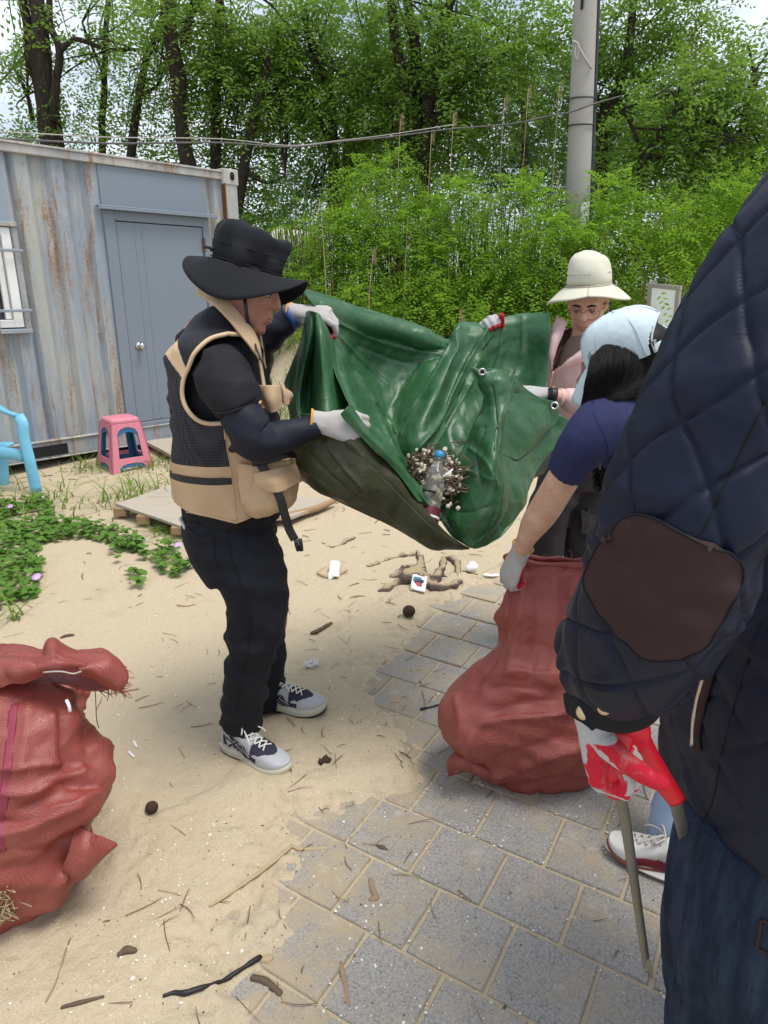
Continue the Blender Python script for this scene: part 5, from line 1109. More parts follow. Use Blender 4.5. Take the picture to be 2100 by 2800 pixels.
for sg in (1, -1): gl.append(tube([T([(.098 - .012 * abs(np.cos(a) * .5 + .5) * 0 - .25 * max(0, abs(sg * .031 + .026 * np.cos(a)) - .03), sg * .031 + .026 * np.cos(a), -.004 + .023 * np.sin(a))])[0] for a in np.linspace(0, 2 * np.pi, 28)], .0016, 6))
gl.append(tube(T([(.099, .007, .002), (.101, 0, .004), (.099, -.007, .002)]), .0016, 6, samples=6))
for sg in (1, -1): gl.append(tube(T([(.090, sg * .057, .004), (.05, sg * .070, .005), (0, sg * .072, .0)]), .0016, 6, samples=6))
V, F = merge(*gl); part('glasses', V, F, M['glassrim'], wp)
Th, Mh = frame(T([(-.006, 0, .058)])[0], (-.30, -.94, -.08), (-.08, -.07, .97))
tt = np.linspace(0, 2 * np.pi, 64, endpoint=False)
V, F = loft([np.column_stack([np.cos(tt) * .098 * s, np.sin(tt) * .083 * s, np.full(64, z)]) for z, s in ((0, 1), (.025, .985), (.048, .965), (.074, .90), (.094, .80), (.107, .66), (.115, .45), (.118, .2))])
V = Th(V); c_ = crumple(V, 45, 9, 6, 16, .2); V += normals(V, F) * (.003 * fbm(V, 18, 14, 3) + .13 * (c_ - c_.mean()))[:, None]; hat = part('hat', V, F, M['palehat'], wp)
V, F = hat_brim(Th, .099, .084, lambda t: .071 + 0 * t, lambda t: .040 + .018 * np.abs(np.sin(t)) - .016 * np.cos(t), wav=.0025); part('brim', V, F, M['palehat'], hat)
V, F = tube([Th([(np.cos(a) * .0985, np.sin(a) * .0835, .003)])[0] for a in np.linspace(0, 2 * np.pi, 60)], .0018, 6); part('hat_seam', V, F, M['palehat'], hat)
V, F = tube([Th([(np.cos(a) * .0945, np.sin(a) * .0800, .048)])[0] for a in np.linspace(0, 2 * np.pi, 60)], .0014, 6); part('hat_seam', V, F, M['palehat'], hat)
V, F = tube([Th([(.02, .094, .012)])[0] + np.array([0, 0, .0]), Th([(.02, .100, .008)])[0], Th([(.018, .097, -.01)])[0]], .003, 6); part('cord_toggle', V, F, M['rope'], hat)
V, F = tube([W(1665, 826, YP - .05), W(1664, 850, YP - .06), W(1662, 872, YP - .04)], .002, 6); part('chin_cord', V, F, M['rope'], hat)
# undershirt, jacket
ps = [limbpx([(1590, 925, YP + .0, 34), (1590, 950, YP - .01, 52), (1588, 1010, YP + .0, 78), (1588, 1060, YP + .0, 80)], 18, samples=10, side=(1, 0, 0), flat=.8)]
V, F = remesh(ps, .006, 3); part('undershirt', V, F, M['taupe'], wp)
ps = [limbpx([(1594, 905, YP + .06, 62), (1592, 930, YP + .05, 88), (1590, 965, YP + .04, 108), (1588, 1030, YP + .03, 118), (1588, 1120, YP + .03, 114), (1586, 1190, YP + .03, 108), (1584, 1232, YP + .03, 104)], 24, samples=18, side=(1, 0, 0), flat=.68),
      limbpx([(1650, 955, YP + .03, 50), (1680, 1005, YP, 56), (1694, 1060, YP - .05, 52), (1672, 1108, YP - .15, 46), (1625, 1108, YP - .22, 42), (1585, 1098, YP - .25, 36), (1552, 1092, YP - .265, 30), (1538, 1089, YP - .27, 24)], 18, samples=26),
      limbpx([(1530, 955, YP + .05, 50), (1500, 990, YP + .07, 52), (1452, 1040, YP + .1, 46), (1395, 1000, YP + .05, 40), (1362, 950, YP + .02, 28)], 18, samples=20)]
V, F = remesh(ps, .0072, 3, .5); V = V + normals(V, F) * (.006 * ridge(V * [1, 1, 1.7], 7, 31) + .004 * fbm(V, 12, 7, 3))[:, None]
fc = V[np.asarray(F)].mean(1); qx, qy = topx(fc, YP - .1); 
vneck = inpoly(np.column_stack([qx, qy]), [(1548, 880), (1542, 930), (1525, 960), (1515, 1010), (1520, 1020), (1560, 985), (1610, 945), (1640, 910), (1650, 880)]) & (fc[:, 1] < YP + .02)
F = np.asarray(F)[~vneck]; jk = part('jacket', V, F, M['pinkjk'], wp)
sheet([[(1512, 1012, YP - .12), (1519, 965, YP - .13), (1536, 925, YP - .12), (1552, 880, YP - .06)], [(1506, 1005, YP - .13), (1508, 960, YP - .14), (1520, 915, YP - .12), (1536, 868, YP - .04)], [(1502, 990, YP - .12), (1498, 950, YP - .11), (1506, 905, YP - .07), (1524, 862, YP + .02)]], 10, 26, .006, M['pinkjk'], jk, 'lapel', .002)
sheet([[(1516, 1018, YP - .13), (1560, 980, YP - .16), (1615, 940, YP - .14), (1652, 895, YP - .06)], [(1530, 1012, YP - .14), (1585, 975, YP - .17), (1640, 935, YP - .14), (1668, 890, YP - .04)], [(1550, 1005, YP - .135), (1610, 972, YP - .15), (1662, 935, YP - .1), (1676, 895, YP)]], 10, 30, .006, M['pinkjk'], jk, 'lapel', .002)
V, F = tube([W(1513, 1015, YP - .14), W(1503, 1060, YP - .13), W(1497, 1120, YP - .12), W(1494, 1180, YP - .11)], .003, 6, samples=14); part('zip', V, F, M['pinkjk'], jk)
V, F = limbpx([(1534, 1088, YP - .27, 26), (1526, 1086, YP - .272, 25)], 16, samples=4); part('cuff', V, F, M['pinkjk'], jk)
V, F = limbpx([(1516, 1083, YP - .279, 23), (1500, 1080, YP - .282, 22)], 18, samples=4); part('watch', V, F, M['blackplastic'], wp)
hand(W(1490, 1078, YP - .25), (-1, .12, .04), (.05, -.45, .9), 1, [(30, 45, 30), (35, 50, 30), (40, 55, 30), (45, 55, 30)], ((.8, .4, -.4), (.9, .1, -.5)), True, wp, cuff=.03, voxel=.004)
hand(W(1352, 934, YP - .0), (-.4, -.25, .8), (-.2, .9, .3), 1, [(60, 60, 30)] * 4, ((.8, .4, -.4), (.9, .1, -.5)), True, wp, cuff=.05, voxel=.004)
ps = [limbpx([(1582, 1215, YP + .02, 98), (1580, 1270, YP + .02, 104), (1576, 1330, YP + .02, 104)], 20, samples=8, side=(1, 0, 0), flat=.75),
      limbpx([(1535, 1310, YP - .01, 64), (1495, 1420, YP - .02, 56), (1484, 1540, YP, 50), (1481, 1660, YP + .01, 47), (1480, 1760, YP + .02, 48)], 18, samples=20),
      limbpx([(1618, 1310, YP + .05, 62), (1592, 1420, YP + .04, 56), (1588, 1540, YP + .05, 52), (1588, 1660, YP + .07, 48), (1589, 1750, YP + .08, 48)], 18, samples=20)]
V, F = remesh(ps, .0095, 3, .5); V = V + normals(V, F) * (.009 * ridge(V * [1, 1, 1.5], 5, 41) + .005 * fbm(V, 11, 7, 3))[:, None]; tr = part('trousers', V, F, M['greypants'], wp)
sheet([[(1603, 1375, YP - .04), (1625, 1366, YP - .02), (1645, 1358, YP + .03)], [(1606, 1392, YP - .05), (1628, 1385, YP - .03), (1648, 1376, YP + .03)], [(1606, 1402, YP - .05), (1628, 1398, YP - .03), (1648, 1388, YP + .03)]], 8, 14, .006, M['greypants'], tr, 'pocket_flap', .001)
sheet([[(1586, 1392, YP - .055), (1610, 1398, YP - .045), (1630, 1396, YP - .01)], [(1588, 1430, YP - .055), (1612, 1432, YP - .045), (1632, 1428, YP - .01)], [(1585, 1460, YP - .05), (1610, 1464, YP - .045), (1630, 1456, YP - .01)]], 10, 14, .006, M['greypants'], tr, 'cargo_pocket', .002)
MP = dict(upper=simple('grey_shoe', (.2, .2, .21), .7, .1), mesh=MS['mesh'], collar=MS['collar'], sole=MS['sole'], lace=MS['lace'], mark=MS['mark'])
for px, Y in ((1480, YP + .06), (1590, YP + .12)):
    a = W(px, 1780, Y); a[2] = HH(a[0], a[1]) - .004; b = a + np.array([-.06, -.24, 0]); shoe(a, b, wp, .245, MP, 'court')

# ------------------------------------------------------------ woman bending over the sack
wc = empty('person', (1.0, 1.75, .02), 'long haired woman in pale blue cap and navy T-shirt bending over to hold the sack', 'person')
M['navytee'] = cloth('navy_jersey', (.024, .028, .085), .12, 2200, .15, .85, .3); M['capblue'] = cloth('pale_blue_twill', (.56, .66, .70), .04, 1600, .2, .85, .15)
M['paledenim'] = cloth('pale_denim', (.30, .40, .55), .15, 1500, .3, .85, .4)
YC = 1.82
T, M3 = frame(W(1726, 1000, YC), (-.78, .46, -.42), (-.40, -.10, .90))
ps = head_parts(T, M3, True)
ps.append(tube([T([(-.03, 0, -.04)])[0], W(1745, 1075, 1.8), W(1775, 1130, 1.8)], [.050, .052, .08], 16, samples=8))
ps.append(limbpx([(1750, 1140, 1.8, 88), (1820, 1230, 1.82, 108), (1910, 1360, 1.84, 105), (1990, 1500, 1.85, 112)], 18, samples=12, side=(0, 1, 0), flat=.8))
arm_ = [(1668, 1140, 1.68, 48), (1605, 1200, 1.66, 48), (1545, 1300, 1.70, 45), (1490, 1392, 1.78, 43), (1462, 1432, 1.82, 38), (1440, 1472, 1.87, 27), (1424, 1505, 1.90, 23)]
ps.append(limbpx(arm_, 18, samples=26)); ps.append(limbpx([(1720, 1150, 1.96, 45), (1700, 1260, 2.02, 40), (1680, 1380, 2.04, 34), (1660, 1500, 2.02, 26), (1650, 1560, 2.0, 24)], 14))
for q in ([(1985, 1510, 1.78, 75), (1960, 1800, 1.68, 58), (1880, 2140, 1.60, 42), (1860, 2270, 1.58, 36), (1860, 2330, 1.56, 36)], [(2010, 1500, 1.95, 75), (2040, 1760, 1.9, 58), (2080, 2020, 1.9, 40), (2085, 2120, 1.9, 36), (2085, 2160, 1.9, 36)]): ps.append(limbpx(q, 12))
V, F = remesh(ps, .0066, 4, .5); part('body', V, F, M['skin'], wc); face_bits(T, M3, wc, True)
ps = [limbpx([(1742, 1120, 1.8, 92), (1780, 1165, 1.8, 118), (1840, 1240, 1.82, 128), (1910, 1350, 1.84, 128), (1975, 1460, 1.85, 130)], 22, samples=16, side=(0, 1, 0), flat=.92),
      limbpx([(1690, 1150, 1.74, 78), (1650, 1165, 1.69, 78), (1608, 1205, 1.665, 70), (1570, 1258, 1.68, 60), (1546, 1298, 1.70, 54)], 20, samples=16),
      limbpx([(1735, 1150, 1.92, 70), (1715, 1210, 1.99, 64), (1702, 1270, 2.02, 58)], 18, samples=10)]
V, F = remesh(ps, .0072, 3, .5); V = V + normals(V, F) * (.005 * ridge(V * [1, 1, 1.5], 6, 51) + .003 * fbm(V, 12, 7, 3))[:, None]; ts = part('t_shirt', V, F, M['navytee'], wc)
P = on(surf(V, F), spline([W(1634, 1130, 1.6), W(1640, 1160, 1.6), W(1660, 1210, 1.6), W(1668, 1270, 1.6)], 24), off=0); V2, F2 = tube(P, .0016, 5); part('sleeve_seam', V2, F2, M['navytee'], ts)
# hair: a mass with loose strands on it
HR = [[(1614, 975, 1.77), (1662, 938, 1.755), (1735, 912, 1.78), (1795, 915, 1.84), (1840, 938, 1.90)], [(1602, 1035, 1.72), (1652, 1005, 1.69), (1730, 985, 1.71), (1800, 985, 1.79), (1852, 990, 1.87)],
      [(1592, 1090, 1.71), (1640, 1072, 1.685), (1712, 1050, 1.69), (1790, 1040, 1.75), (1846, 1040, 1.84)], [(1588, 1140, 1.70), (1618, 1130, 1.68), (1672, 1096, 1.665), (1760, 1070, 1.70), (1830, 1075, 1.80)], [(1592, 1175, 1.71), (1606, 1155, 1.69), (1655, 1112, 1.665), (1750, 1085, 1.69), (1822, 1095, 1.79)]]
S = net(HR, 40, 60); Nn = normals(S, grid_faces(40, 60)); S = S + Nn * (.002 * noise(S * [1, 1, .3], 120, 3))[:, None]
if S[1000][1] < 0: pass
V, F = thick(S, 40, 60, .03 if Nn[1000][1] < 0 else -.03); hr = part('hair', V, F, M['hair'], wc)
Ns = []; S3 = S.reshape(40, 60, 3)
for i in range(800):
    c = NR.uniform(0, 59); c0 = int(c); f_ = c - c0; c1 = min(59, c0 + 1); col_ = S3[:, c0] * (1 - f_) + S3[:, c1] * f_
    e = int(NR.uniform(30, 40)); q = col_[:e:3]; q = q + np.array([0, -1, .2]) * NR.uniform(.0004, .004) + np.cumsum(NR.normal(0, .0009, q.shape), 0); Ns.append(tube(q, np.linspace(.0009, .0005, len(q)), 3, cap=False))
for i in range(46):
    a = W(NR.uniform(1615, 1665), NR.uniform(1270, 1310), NR.uniform(1.78, 1.9)); b = W(NR.uniform(1630, 1662), NR.uniform(1325, 1350), NR.uniform(1.78, 1.88)); Ns.append(tube([a, (a + b) / 2 + NR.normal(0, .006, 3), b], [.0025, .0022, .0008], 4, samples=6, cap=False))
V, F = merge(*Ns); part('hair_strands', V, F, M['hair'], hr)
V, F = ellipsoid(T([(-.022, 0, .028)])[0], (.094, .079, .080), 28, 18, M3.T); V += normals(V, F) * (.002 * noise(V, 90, 4))[:, None]; part('hair_cap', V, F, M['hair'], hr)
# cap
Tc, Mc = frame(T([(-.006, 0, .048)])[0], (-.80, .48, -.36), (-.33, -.10, .94))
n_ = 144; tt = np.linspace(0, 2 * np.pi, n_, endpoint=False); zs = [(-.014, 1.0), (0, 1.01), (.02, 1.0), (.042, .965), (.062, .89), (.078, .77), (.090, .6), (.097, .4), (.0995, .18), (.1, .02)]
V = np.vstack([np.column_stack([np.cos(tt) * .109 * s, np.sin(tt) * .092 * s, np.full(n_, z)]) for z, s in zs]); nz = len(zs)
A = np.array(spline(V.reshape(nz, -1), 80)).reshape(80, n_, 3); V = A.reshape(-1, 3); F = grid_faces(80, n_, True); fc = V[F].mean(1)
ang = np.arctan2(fc[:, 1], -fc[:, 0]); openb = (np.abs(ang) < .82) & (fc[:, 2] > .002) & (fc[:, 2] < .002 + .055 * np.sqrt(np.clip(1 - (ang / .82) ** 2, 0, 1)))
belowb = (np.abs(ang) < .82) & (fc[:, 2] <= .002)
V = Tc(V); V = V + normals(V, F) * (.0015 * fbm(V, 20, 4, 3))[:, None]
cap_ = part('cap', V, F[~openb & ~belowb], M['capblue'], wc)
aa = np.linspace(-.82, .82, 40); zb = .004 + .055 * np.sqrt(np.clip(1 - (aa / .82) ** 2, 0, 1)); sb_ = np.interp(zb, [z for z, s in zs], [s for z, s in zs]); V2, F2 = tube(Tc(np.column_stack([-np.cos(aa) * .1095 * sb_, np.sin(aa) * .0925 * sb_, zb])), .0028, 6); part('opening_binding', V2, F2, M['capblue'], cap_)
V2, F2 = ellipsoid(Tc([(0, 0, .102)])[0], (.006, .006, .004), 10, 6); part('cap_button', V2, F2, M['capblue'], cap_)
for a in np.linspace(0, np.pi, 4)[:-1]:
    q = np.array([[np.cos(a) * .1125 * s * k2, np.sin(a) * .094 * s * k2, z] for k2, zz_ in ((1, zs), (-1, zs[::-1])) for z, s in zz_ if (k2 == 1 or z < .0995)])
    q = q[[not (abs(math.atan2(p[1], -p[0])) < .85 and p[2] < .06) for p in q]]
    V2, F2 = tube(Tc(q), .0012, 5); part('cap_seam', V2, F2, M['capblue'], cap_)
aa = np.linspace(-.86, .86, 24); q = np.array([[-np.cos(a) * .1145, np.sin(a) * .0955, -.004] for a in aa]); V2, F2 = tube(Tc(q), .0105, 10, side=Mc[2], flat=.14); part('strap', V2, F2, M['capblue'], cap_)
q = Tc([(-.108, -.02, -.004), (-.122, .0, -.006), (-.140, .012, -.012)]); V2, F2 = tube([W(1800, 898, 1.84), W(1826, 908, 1.84), W(1851, 914, 1.845)], .0115, 10, side=(0, 0, 1), flat=.16, samples=8); part('strap_end', V2, F2, M['capblue'], cap_)
vr = []
for i in range(9):
    r_ = i / 8
    vr.append(np.column_stack([[.100 + .074 * r_ * np.cos(a * .9) - .045 * (1 - np.cos(a)) for a in np.linspace(-1.15, 1.15, 30)], [np.sin(a) * (.088 + .012 * r_) for a in np.linspace(-1.15, 1.15, 30)], [-.012 - .070 * r_ ** 1.3 - .05 * abs(a) ** 2 * .5 * r_ for a in np.linspace(-1.15, 1.15, 30)]]))
V2, F2 = thick(Tc(np.vstack(vr)), 9, 30, .003); part('visor', V2, F2, M['capblue'], cap_)
c_ = W(1746, 892, 1.70); bvc = surf(V, F)
lbl = Tc([(-np.cos(.76) * .1135, np.sin(.76) * .0965, .004)])[0]; xd = nrm(Tc([(-np.cos(.66) * .1135, np.sin(.66) * .0965, .004)])[0] - lbl); up_ = Mc[2]
V2, F2 = box(lbl, (.013, .0012, .020), [xd, np.cross(up_, xd), up_], .0003); lb_ = part('tag', V2, F2, M['blackplastic'], cap_, False)
nrm_out = np.cross(xd, up_); nrm_out = nrm_out if nrm_out[1] < 0 else -nrm_out
text_mesh('lettering', 'NBA', lbl + nrm_out * .0009, -up_, xd, .009, M['signwhite'], lb_, .0004)
lg = Tc([(.075, .071, .026)])[0]; V2, F2 = tube([lg + Mc[2] * .016 - Mc[0] * .004, lg + Mc[0] * .004, lg - Mc[2] * .016 - Mc[0] * .002], .002, 6, samples=8); part('embroidery', V2, F2, simple('blue_thread', (.25, .42, .56), .8, .1), cap_)
hand(W(1416, 1521, 1.915), (-.28, .18, -.95), (-.85, -.4, .2), -1, [(22, 55, 40), (30, 60, 40), (38, 64, 40), (45, 66, 40)], ((.75, .5, -.5), (.9, .0, -.6)), True, wc, cuff=.04, fat=1.05)
hand(W(1648, 1580, 1.98), (-.2, 0, -1), (.2, 1, 0), 1, [(40, 60, 40)] * 4, ((.75, .5, -.5), (.9, .0, -.6)), True, wc, cuff=.04, voxel=.004)
# pale jeans and white shoes
ps = [limbpx([(1960, 1440, 1.85, 118), (1995, 1520, 1.86, 128), (2005, 1580, 1.86, 125)], 20, samples=8, side=(0, 1, 0), flat=1.0),
      limbpx([(1985, 1540, 1.78, 100), (1960, 1800, 1.68, 85), (1890, 2100, 1.61, 76), (1862, 2230, 1.585, 74), (1852, 2318, 1.565, 76)], 20, samples=22), limbpx([(2010, 1540, 1.95, 95), (2040, 1760, 1.9, 80), (2080, 2020, 1.9, 66), (2085, 2150, 1.9, 64)], 18, samples=18)]
V, F = remesh(ps, .0095, 3, .5); V = V + normals(V, F) * (.006 * ridge(V * [1, 1, 1.5], 6, 61) + .003 * fbm(V, 12, 7, 3))[:, None]; part('jeans', V, F, M['paledenim'], wc)
MW = dict(upper=simple('white_leather', (.66, .64, .60), .45, .06, 30), mesh=MS['mesh'], collar=simple('pale_lining', (.5, .48, .45), .9, .1), sole=simple('gum_sole', (.22, .075, .045), .6, .15), lace=simple('cream_lace', (.55, .52, .47), .8, .08), mark=simple('maroon_suede', (.16, .012, .022), .8, .15, 60, .3))
toe = G(1660, 2305, .02); heel = G(1905, 2400, .02); heel = toe + nrm(heel - toe) * .262; toe[2] = heel[2] = .002
sh, Ts, Ms3, sdp, drp = shoe(heel, toe, wc, .262, MW, 'court')
V, F = loft([Ts(np.column_stack([.131 + .138 * np.cos(tt), .052 * np.sin(tt) * (1 - .12 * np.cos(tt)), np.full(n_, z)])) for z in (.012, .017)]); part('midsole_line', V, F, MW['upper'], sh)
for sg in (-1, 1):
    q = sdp(.118, .052, sg)
    if Ts([q])[0][1] < Ts([sdp(.118, .052, -sg)])[0][1]: text_mesh('lettering', 'PUMA', Ts([q + np.array([0, sg * .002, 0])])[0], (Ms3[0] if np.cross(Ms3[0], [0, 0, 1])[1] < 0 else -Ms3[0]), (0, 0, 1), .012, MW['mark'], sh)
a = W(2100, 2165, 1.93); a[2] = .002; shoe(a, a + nrm(toe - heel) * .262, wc, .262, MW, 'court')

# ------------------------------------------------------------ near person in the quilted jacket
wq = empty('person', (1.05, .92, .0), 'person close by in navy quilted jacket and dark jeans holding red handled tongs', 'person')
k = NT('quilted_nylon', .52, .22); k.color(k.mix(k.noise(9, 4), (.004, .0065, .019), (.007, .011, .028))); k.bump(k.wave(330, k.co((1, 1, 1), (.4, .2, .6))), .06, .0006); k.bump(k.noise(34, 6, .65, dist=.8), .22, .005); M['quilt'] = k.m
M['suede'] = cloth('brown_suede', (.040, .021, .020), .25, 1200, .1, .95, .4); M['suede'].name = 'brown_suede'
M['cord'] = cloth('brown_corduroy', (.035, .02, .018), .15, 900, .3, .9, .2); k = NT('dark_denim', .92, .2); k.color(k.mix(k.rng(k.noise(7, 8, .72, k.co((3.5, 3.5, .5))), .42, .68), (.008, .014, .029), (.030, .048, .080))); k.bump(k.wave(190, k.co((1, 1, 1), (.3, .4, .7))), .4, .001); k.bump(k.noise(24, 5, .6), .4, .006); M['denim'] = k.m
M['cuff'] = cloth('black_cuff', (.009, .009, .011), .15, 1300, .3, .9, .2)
def quilt_tube(P, r, nr, nc, side, flat, period, amp, ph=(0, 0), wr=.006, seed=1, lines=None):
    P = np.asarray(P); Q = spline(np.column_stack([P, r]), nr); C, rr = Q[:, :3], Q[:, 3]
    Tn = np.gradient(C, axis=0); Tn /= np.linalg.norm(Tn, axis=1)[:, None]; A = np.array(side, float); rings = []
    for i in range(nr):
        A = nrm(A - Tn[i] * np.dot(A, Tn[i])); B = np.cross(Tn[i], A); rings.append(ring(C[i], A * rr[i], B * rr[i] * flat, nc))
    V = np.vstack(rings); L_ = np.r_[0, np.cumsum(np.linalg.norm(np.diff(C, axis=0), axis=1))]
    u = np.repeat(L_, nc); v = np.tile(np.arange(nc) / nc * round(2 * np.pi * rr.mean() * (1 + flat) / 2 / period), nr); u = u / (period * 1.25)
    wob = .06 * noise(V, 9, seed)
    a = (u + v + ph[0] + wob) % 1; b = (u - v + ph[1] - wob) % 1
    da, db = np.minimum(a, 1 - a), np.minimum(b, 1 - b); pil = (np.minimum(da, db) * 2) ; puff = 1 - np.exp(-pil * 13)
    F = grid_faces(nr, nc, True); N = normals(V, F)
    V = V + N * (amp * puff + wr * ridge(V * [1, 1, 1.5] + .2 * np.column_stack([noise(V, 5, seed + 2)] * 3), 8, seed + 3) * .7 + .5 * wr * fbm(V, 17, seed, 3))[:, None]
    return V, F, (u, v)
sl_pts = [(2480, 500, .86, 170), (2385, 535, .79, 205), (2285, 600, .715, 218), (2165, 800, .67, 225), (2040, 1010, .655, 222), (1960, 1200, .65, 218), (1885, 1390, .645, 215), (1835, 1540, .655, 212), (1785, 1660, .68, 198), (1722, 1745, .71, 178), (1684, 1795, .735, 152), (1674, 1822, .75, 140)]
P = [W(a, b, c) for a, b, c, r in sl_pts]; r = [PXR(p, q[3]) for p, q in zip(P, sl_pts)]
V, F, uv = quilt_tube(P, r, 290, 190, (0, -1, .2), .92, .078, .0062, (.1, .3), .0060, 3)
slv = part('sleeve', V, F, M['quilt'], wq); bs = surf(V, F)
camp = np.array([0, 0, CAM_H])
def oncam(bv, pts, off=.0015):
    "points of the surface along the sight lines of the given photo places"
    out = []
    for a, b in pts:
        d = nrm(ray(a, b)); h = bv.ray_cast(Vector(camp), Vector(d))[0]
        if h: out.append(np.array(h) - d * off)
    return out
pat = [(1695, 1425), (1735, 1408), (1780, 1408), (1840, 1440), (1900, 1470), (1980, 1500), (2025, 1535), (2015, 1600), (1975, 1680), (1930, 1750), (1870, 1790), (1800, 1798), (1740, 1775), (1680, 1715), (1635, 1655), (1610, 1600), (1618, 1550), (1650, 1490)]
po = np.array([camp + 0 for _ in range(1)])
cen = (1815, 1605); rows_ = []
for s_ in np.linspace(.0, 1, 14):
    rows_.append([(cen[0] + (a - cen[0]) * s_, cen[1] + (b - cen[1]) * s_) for a, b in spline(pat + pat[:1], 60)])
Vp = []
pol = np.array(spline(pat + pat[:1], 240)) - cen; pth = np.arctan2(pol[:, 1], pol[:, 0]); od_ = np.argsort(pth); prr = np.hypot(*pol.T)
g_ = np.linspace(-1, 1, 34); rows_ = []
for yy in g_:
    q = []
    for xx in g_:
        u_, v_ = xx * math.sqrt(1 - yy * yy / 2), yy * math.sqrt(1 - xx * xx / 2); rr_ = math.hypot(u_, v_); R_ = np.interp(math.atan2(v_, u_), pth[od_], prr[od_], period=2 * math.pi); th_ = math.atan2(v_, u_); q.append((cen[0] + rr_ * R_ * math.cos(th_), cen[1] + rr_ * R_ * math.sin(th_)))
    rows_.append(q)
for rw in rows_:
    for a, b in rw:
        d = nrm(ray(a, b)); h = bs.ray_cast(Vector(camp), Vector(d)); 
        if h[0] is None:
            for k2 in np.linspace(1, .75, 26):
                d = nrm(ray(cen[0] + (a - cen[0]) * k2, cen[1] + (b - cen[1]) * k2)); h = bs.ray_cast(Vector(camp), Vector(d))
                if h[0] is not None: break
        Vp.append(np.array(h[0]) if h[0] is not None else Vp[-1])
Vp = np.array(Vp).reshape(34, 34, 3)
for _ in range(4): Vp[1:-1, 1:-1] = Vp[1:-1, 1:-1] * .4 + (Vp[:-2, 1:-1] + Vp[2:, 1:-1] + Vp[1:-1, 2:] + Vp[1:-1, :-2]) * .15
for _ in range(4):
    b_ = [(0, j) for j in range(34)] + [(i, 33) for i in range(1, 34)] + [(33, j) for j in range(32, -1, -1)] + [(i, 0) for i in range(32, 0, -1)]; B_ = np.array([Vp[i, j] for i, j in b_]); B_ = B_ * .4 + (np.roll(B_, 1, 0) + np.roll(B_, -1, 0)) * .3
    for (i, j), v_ in zip(b_, B_): Vp[i, j] = v_
    Vp[1:-1, 1:-1] = Vp[1:-1, 1:-1] * .5 + (Vp[:-2, 1:-1] + Vp[2:, 1:-1] + Vp[1:-1, 2:] + Vp[1:-1, :-2]) * .125
ctr = W(cen[0], cen[1], .9); Vp = Vp.reshape(-1, 3); outd = Vp - np.array([W(*cen, .66)]); Np = normals(Vp, grid_faces(34, 34)); sg_ = 1 if Np[560][1] < 0 else -1
Vp = Vp + Np * sg_ * .006 + Np * sg_ * (.0015 * fbm(Vp, 25, 3, 3))[:, None]
V2, F2 = thick(Vp, 34, 34, .006 * sg_); ep = part('elbow_patch', V2, F2, M['suede'], slv)
_q = Vp.reshape(34, 34, 3); V2, F2 = tube(np.vstack([_q[0], _q[1:, -1], _q[-1, ::-1][1:], _q[::-1, 0][1:]]), .0012, 5); part('patch_stitching', V2, F2, M['cuff'], ep)
V2, F2 = tube(oncam(bs, spline([(2098, 1090), (2040, 1210), (1980, 1330), (1930, 1440), (1890, 1470)], 40), .0), .0014, 6); part('sleeve_seam', V2, F2, M['cuff'], slv)
# cuff with two press studs and a pointed tab
cp = [(1675, 1800, .745, 143), (1676, 1824, .752, 140), (1678, 1896, .768, 128)]
P = [W(a, b, c) for a, b, c, q in cp]; r = [PXR(p, q[3]) for p, q in zip(P, cp)]
V2, F2 = tube(P, r, 40, samples=12, side=(1, 0, 0)); V2 = V2 + normals(V2, F2) * (.002 * noise(V2, 30, 4))[:, None]; cf = part('cuff', V2, F2, M['cuff'], wq); bcf = surf(V2, F2)
tab = [[(1546, 1895), (1586, 1912), (1618, 1938), (1640, 1970)], [(1548, 1920), (1584, 1940), (1610, 1966), (1628, 1986)], [(1554, 1946), (1578, 1964), (1600, 1980), (1616, 1994)]]
S = net([[(a, b, .628 + .05 * max(0, (1600 - a) / 60)) for a, b in rr_] for rr_ in tab], 10, 20); V2, F2 = thick(S, 10, 20, .003); tb = part('cuff_tab', V2, F2, M['cuff'], cf)
M['stud'] = simple('brass_stud', (.55, .42, .25), .35, .1, metal=1)
for q, nm_ in ((S[4 * 20 + 9], tb), ((oncam(bcf, [(1652, 1936)]) or [W(1652, 1936, .62)])[0], cf)):
    d = nrm(camp - q); V2, F2 = tube([q, q + d * .002, q + d * .0035], [.0085, .0082, .004], 18); part('press_stud', V2, F2, M['stud'], nm_)
# jacket body
bd_ = [(2420, 380, .99, 105), (2418, 430, .99, 112), (2405, 500, .985, 190), (2380, 580, .985, 310), (2350, 720, .98, 385), (2330, 1000, .98, 440), (2300, 1400, .96, 500), (2270, 1800, .94, 490), (2245, 2050, .93, 480), (2235, 2300, .93, 470), (2235, 2560, .93, 475)]
P = [W(a, b, c) for a, b, c, q in bd_]; r = [PXR(p, q[3]) for p, q in zip(P, bd_)]
V, F, uv = quilt_tube(P, r, 270, 270, (0, -1, 0), .80, .082, .0062, (.2, .55), .0052, 9)
fc = V[F].mean(1); qx, qy = topx(fc, .72); he_ = np.interp(qx, [1700, 1810, 1850, 1890, 1950, 2030, 2100, 2300], [2120, 2260, 2345, 2410, 2465, 2515, 2545, 2600]); F = F[qy < he_]
jb = part('jacket_body', V, F, M['quilt'], wq); bj = surf(V, F)
hp = []
for a in np.linspace(1795, 2300, 70):
    b = np.interp(a, [1700, 1810, 1850, 1890, 1950, 2030, 2100, 2300], [2120, 2260, 2345, 2410, 2465, 2515, 2545, 2600])
    p = W(a, b - 4, .72); h = bj.ray_cast(Vector((p[0], .2, p[2])), Vector((0, 1, 0)))[0]
    if h: hp.append(np.array(h))
V2, F2 = tube(hp, .0075, 8); part('hem_binding', V2, F2, M['cord'], jb)
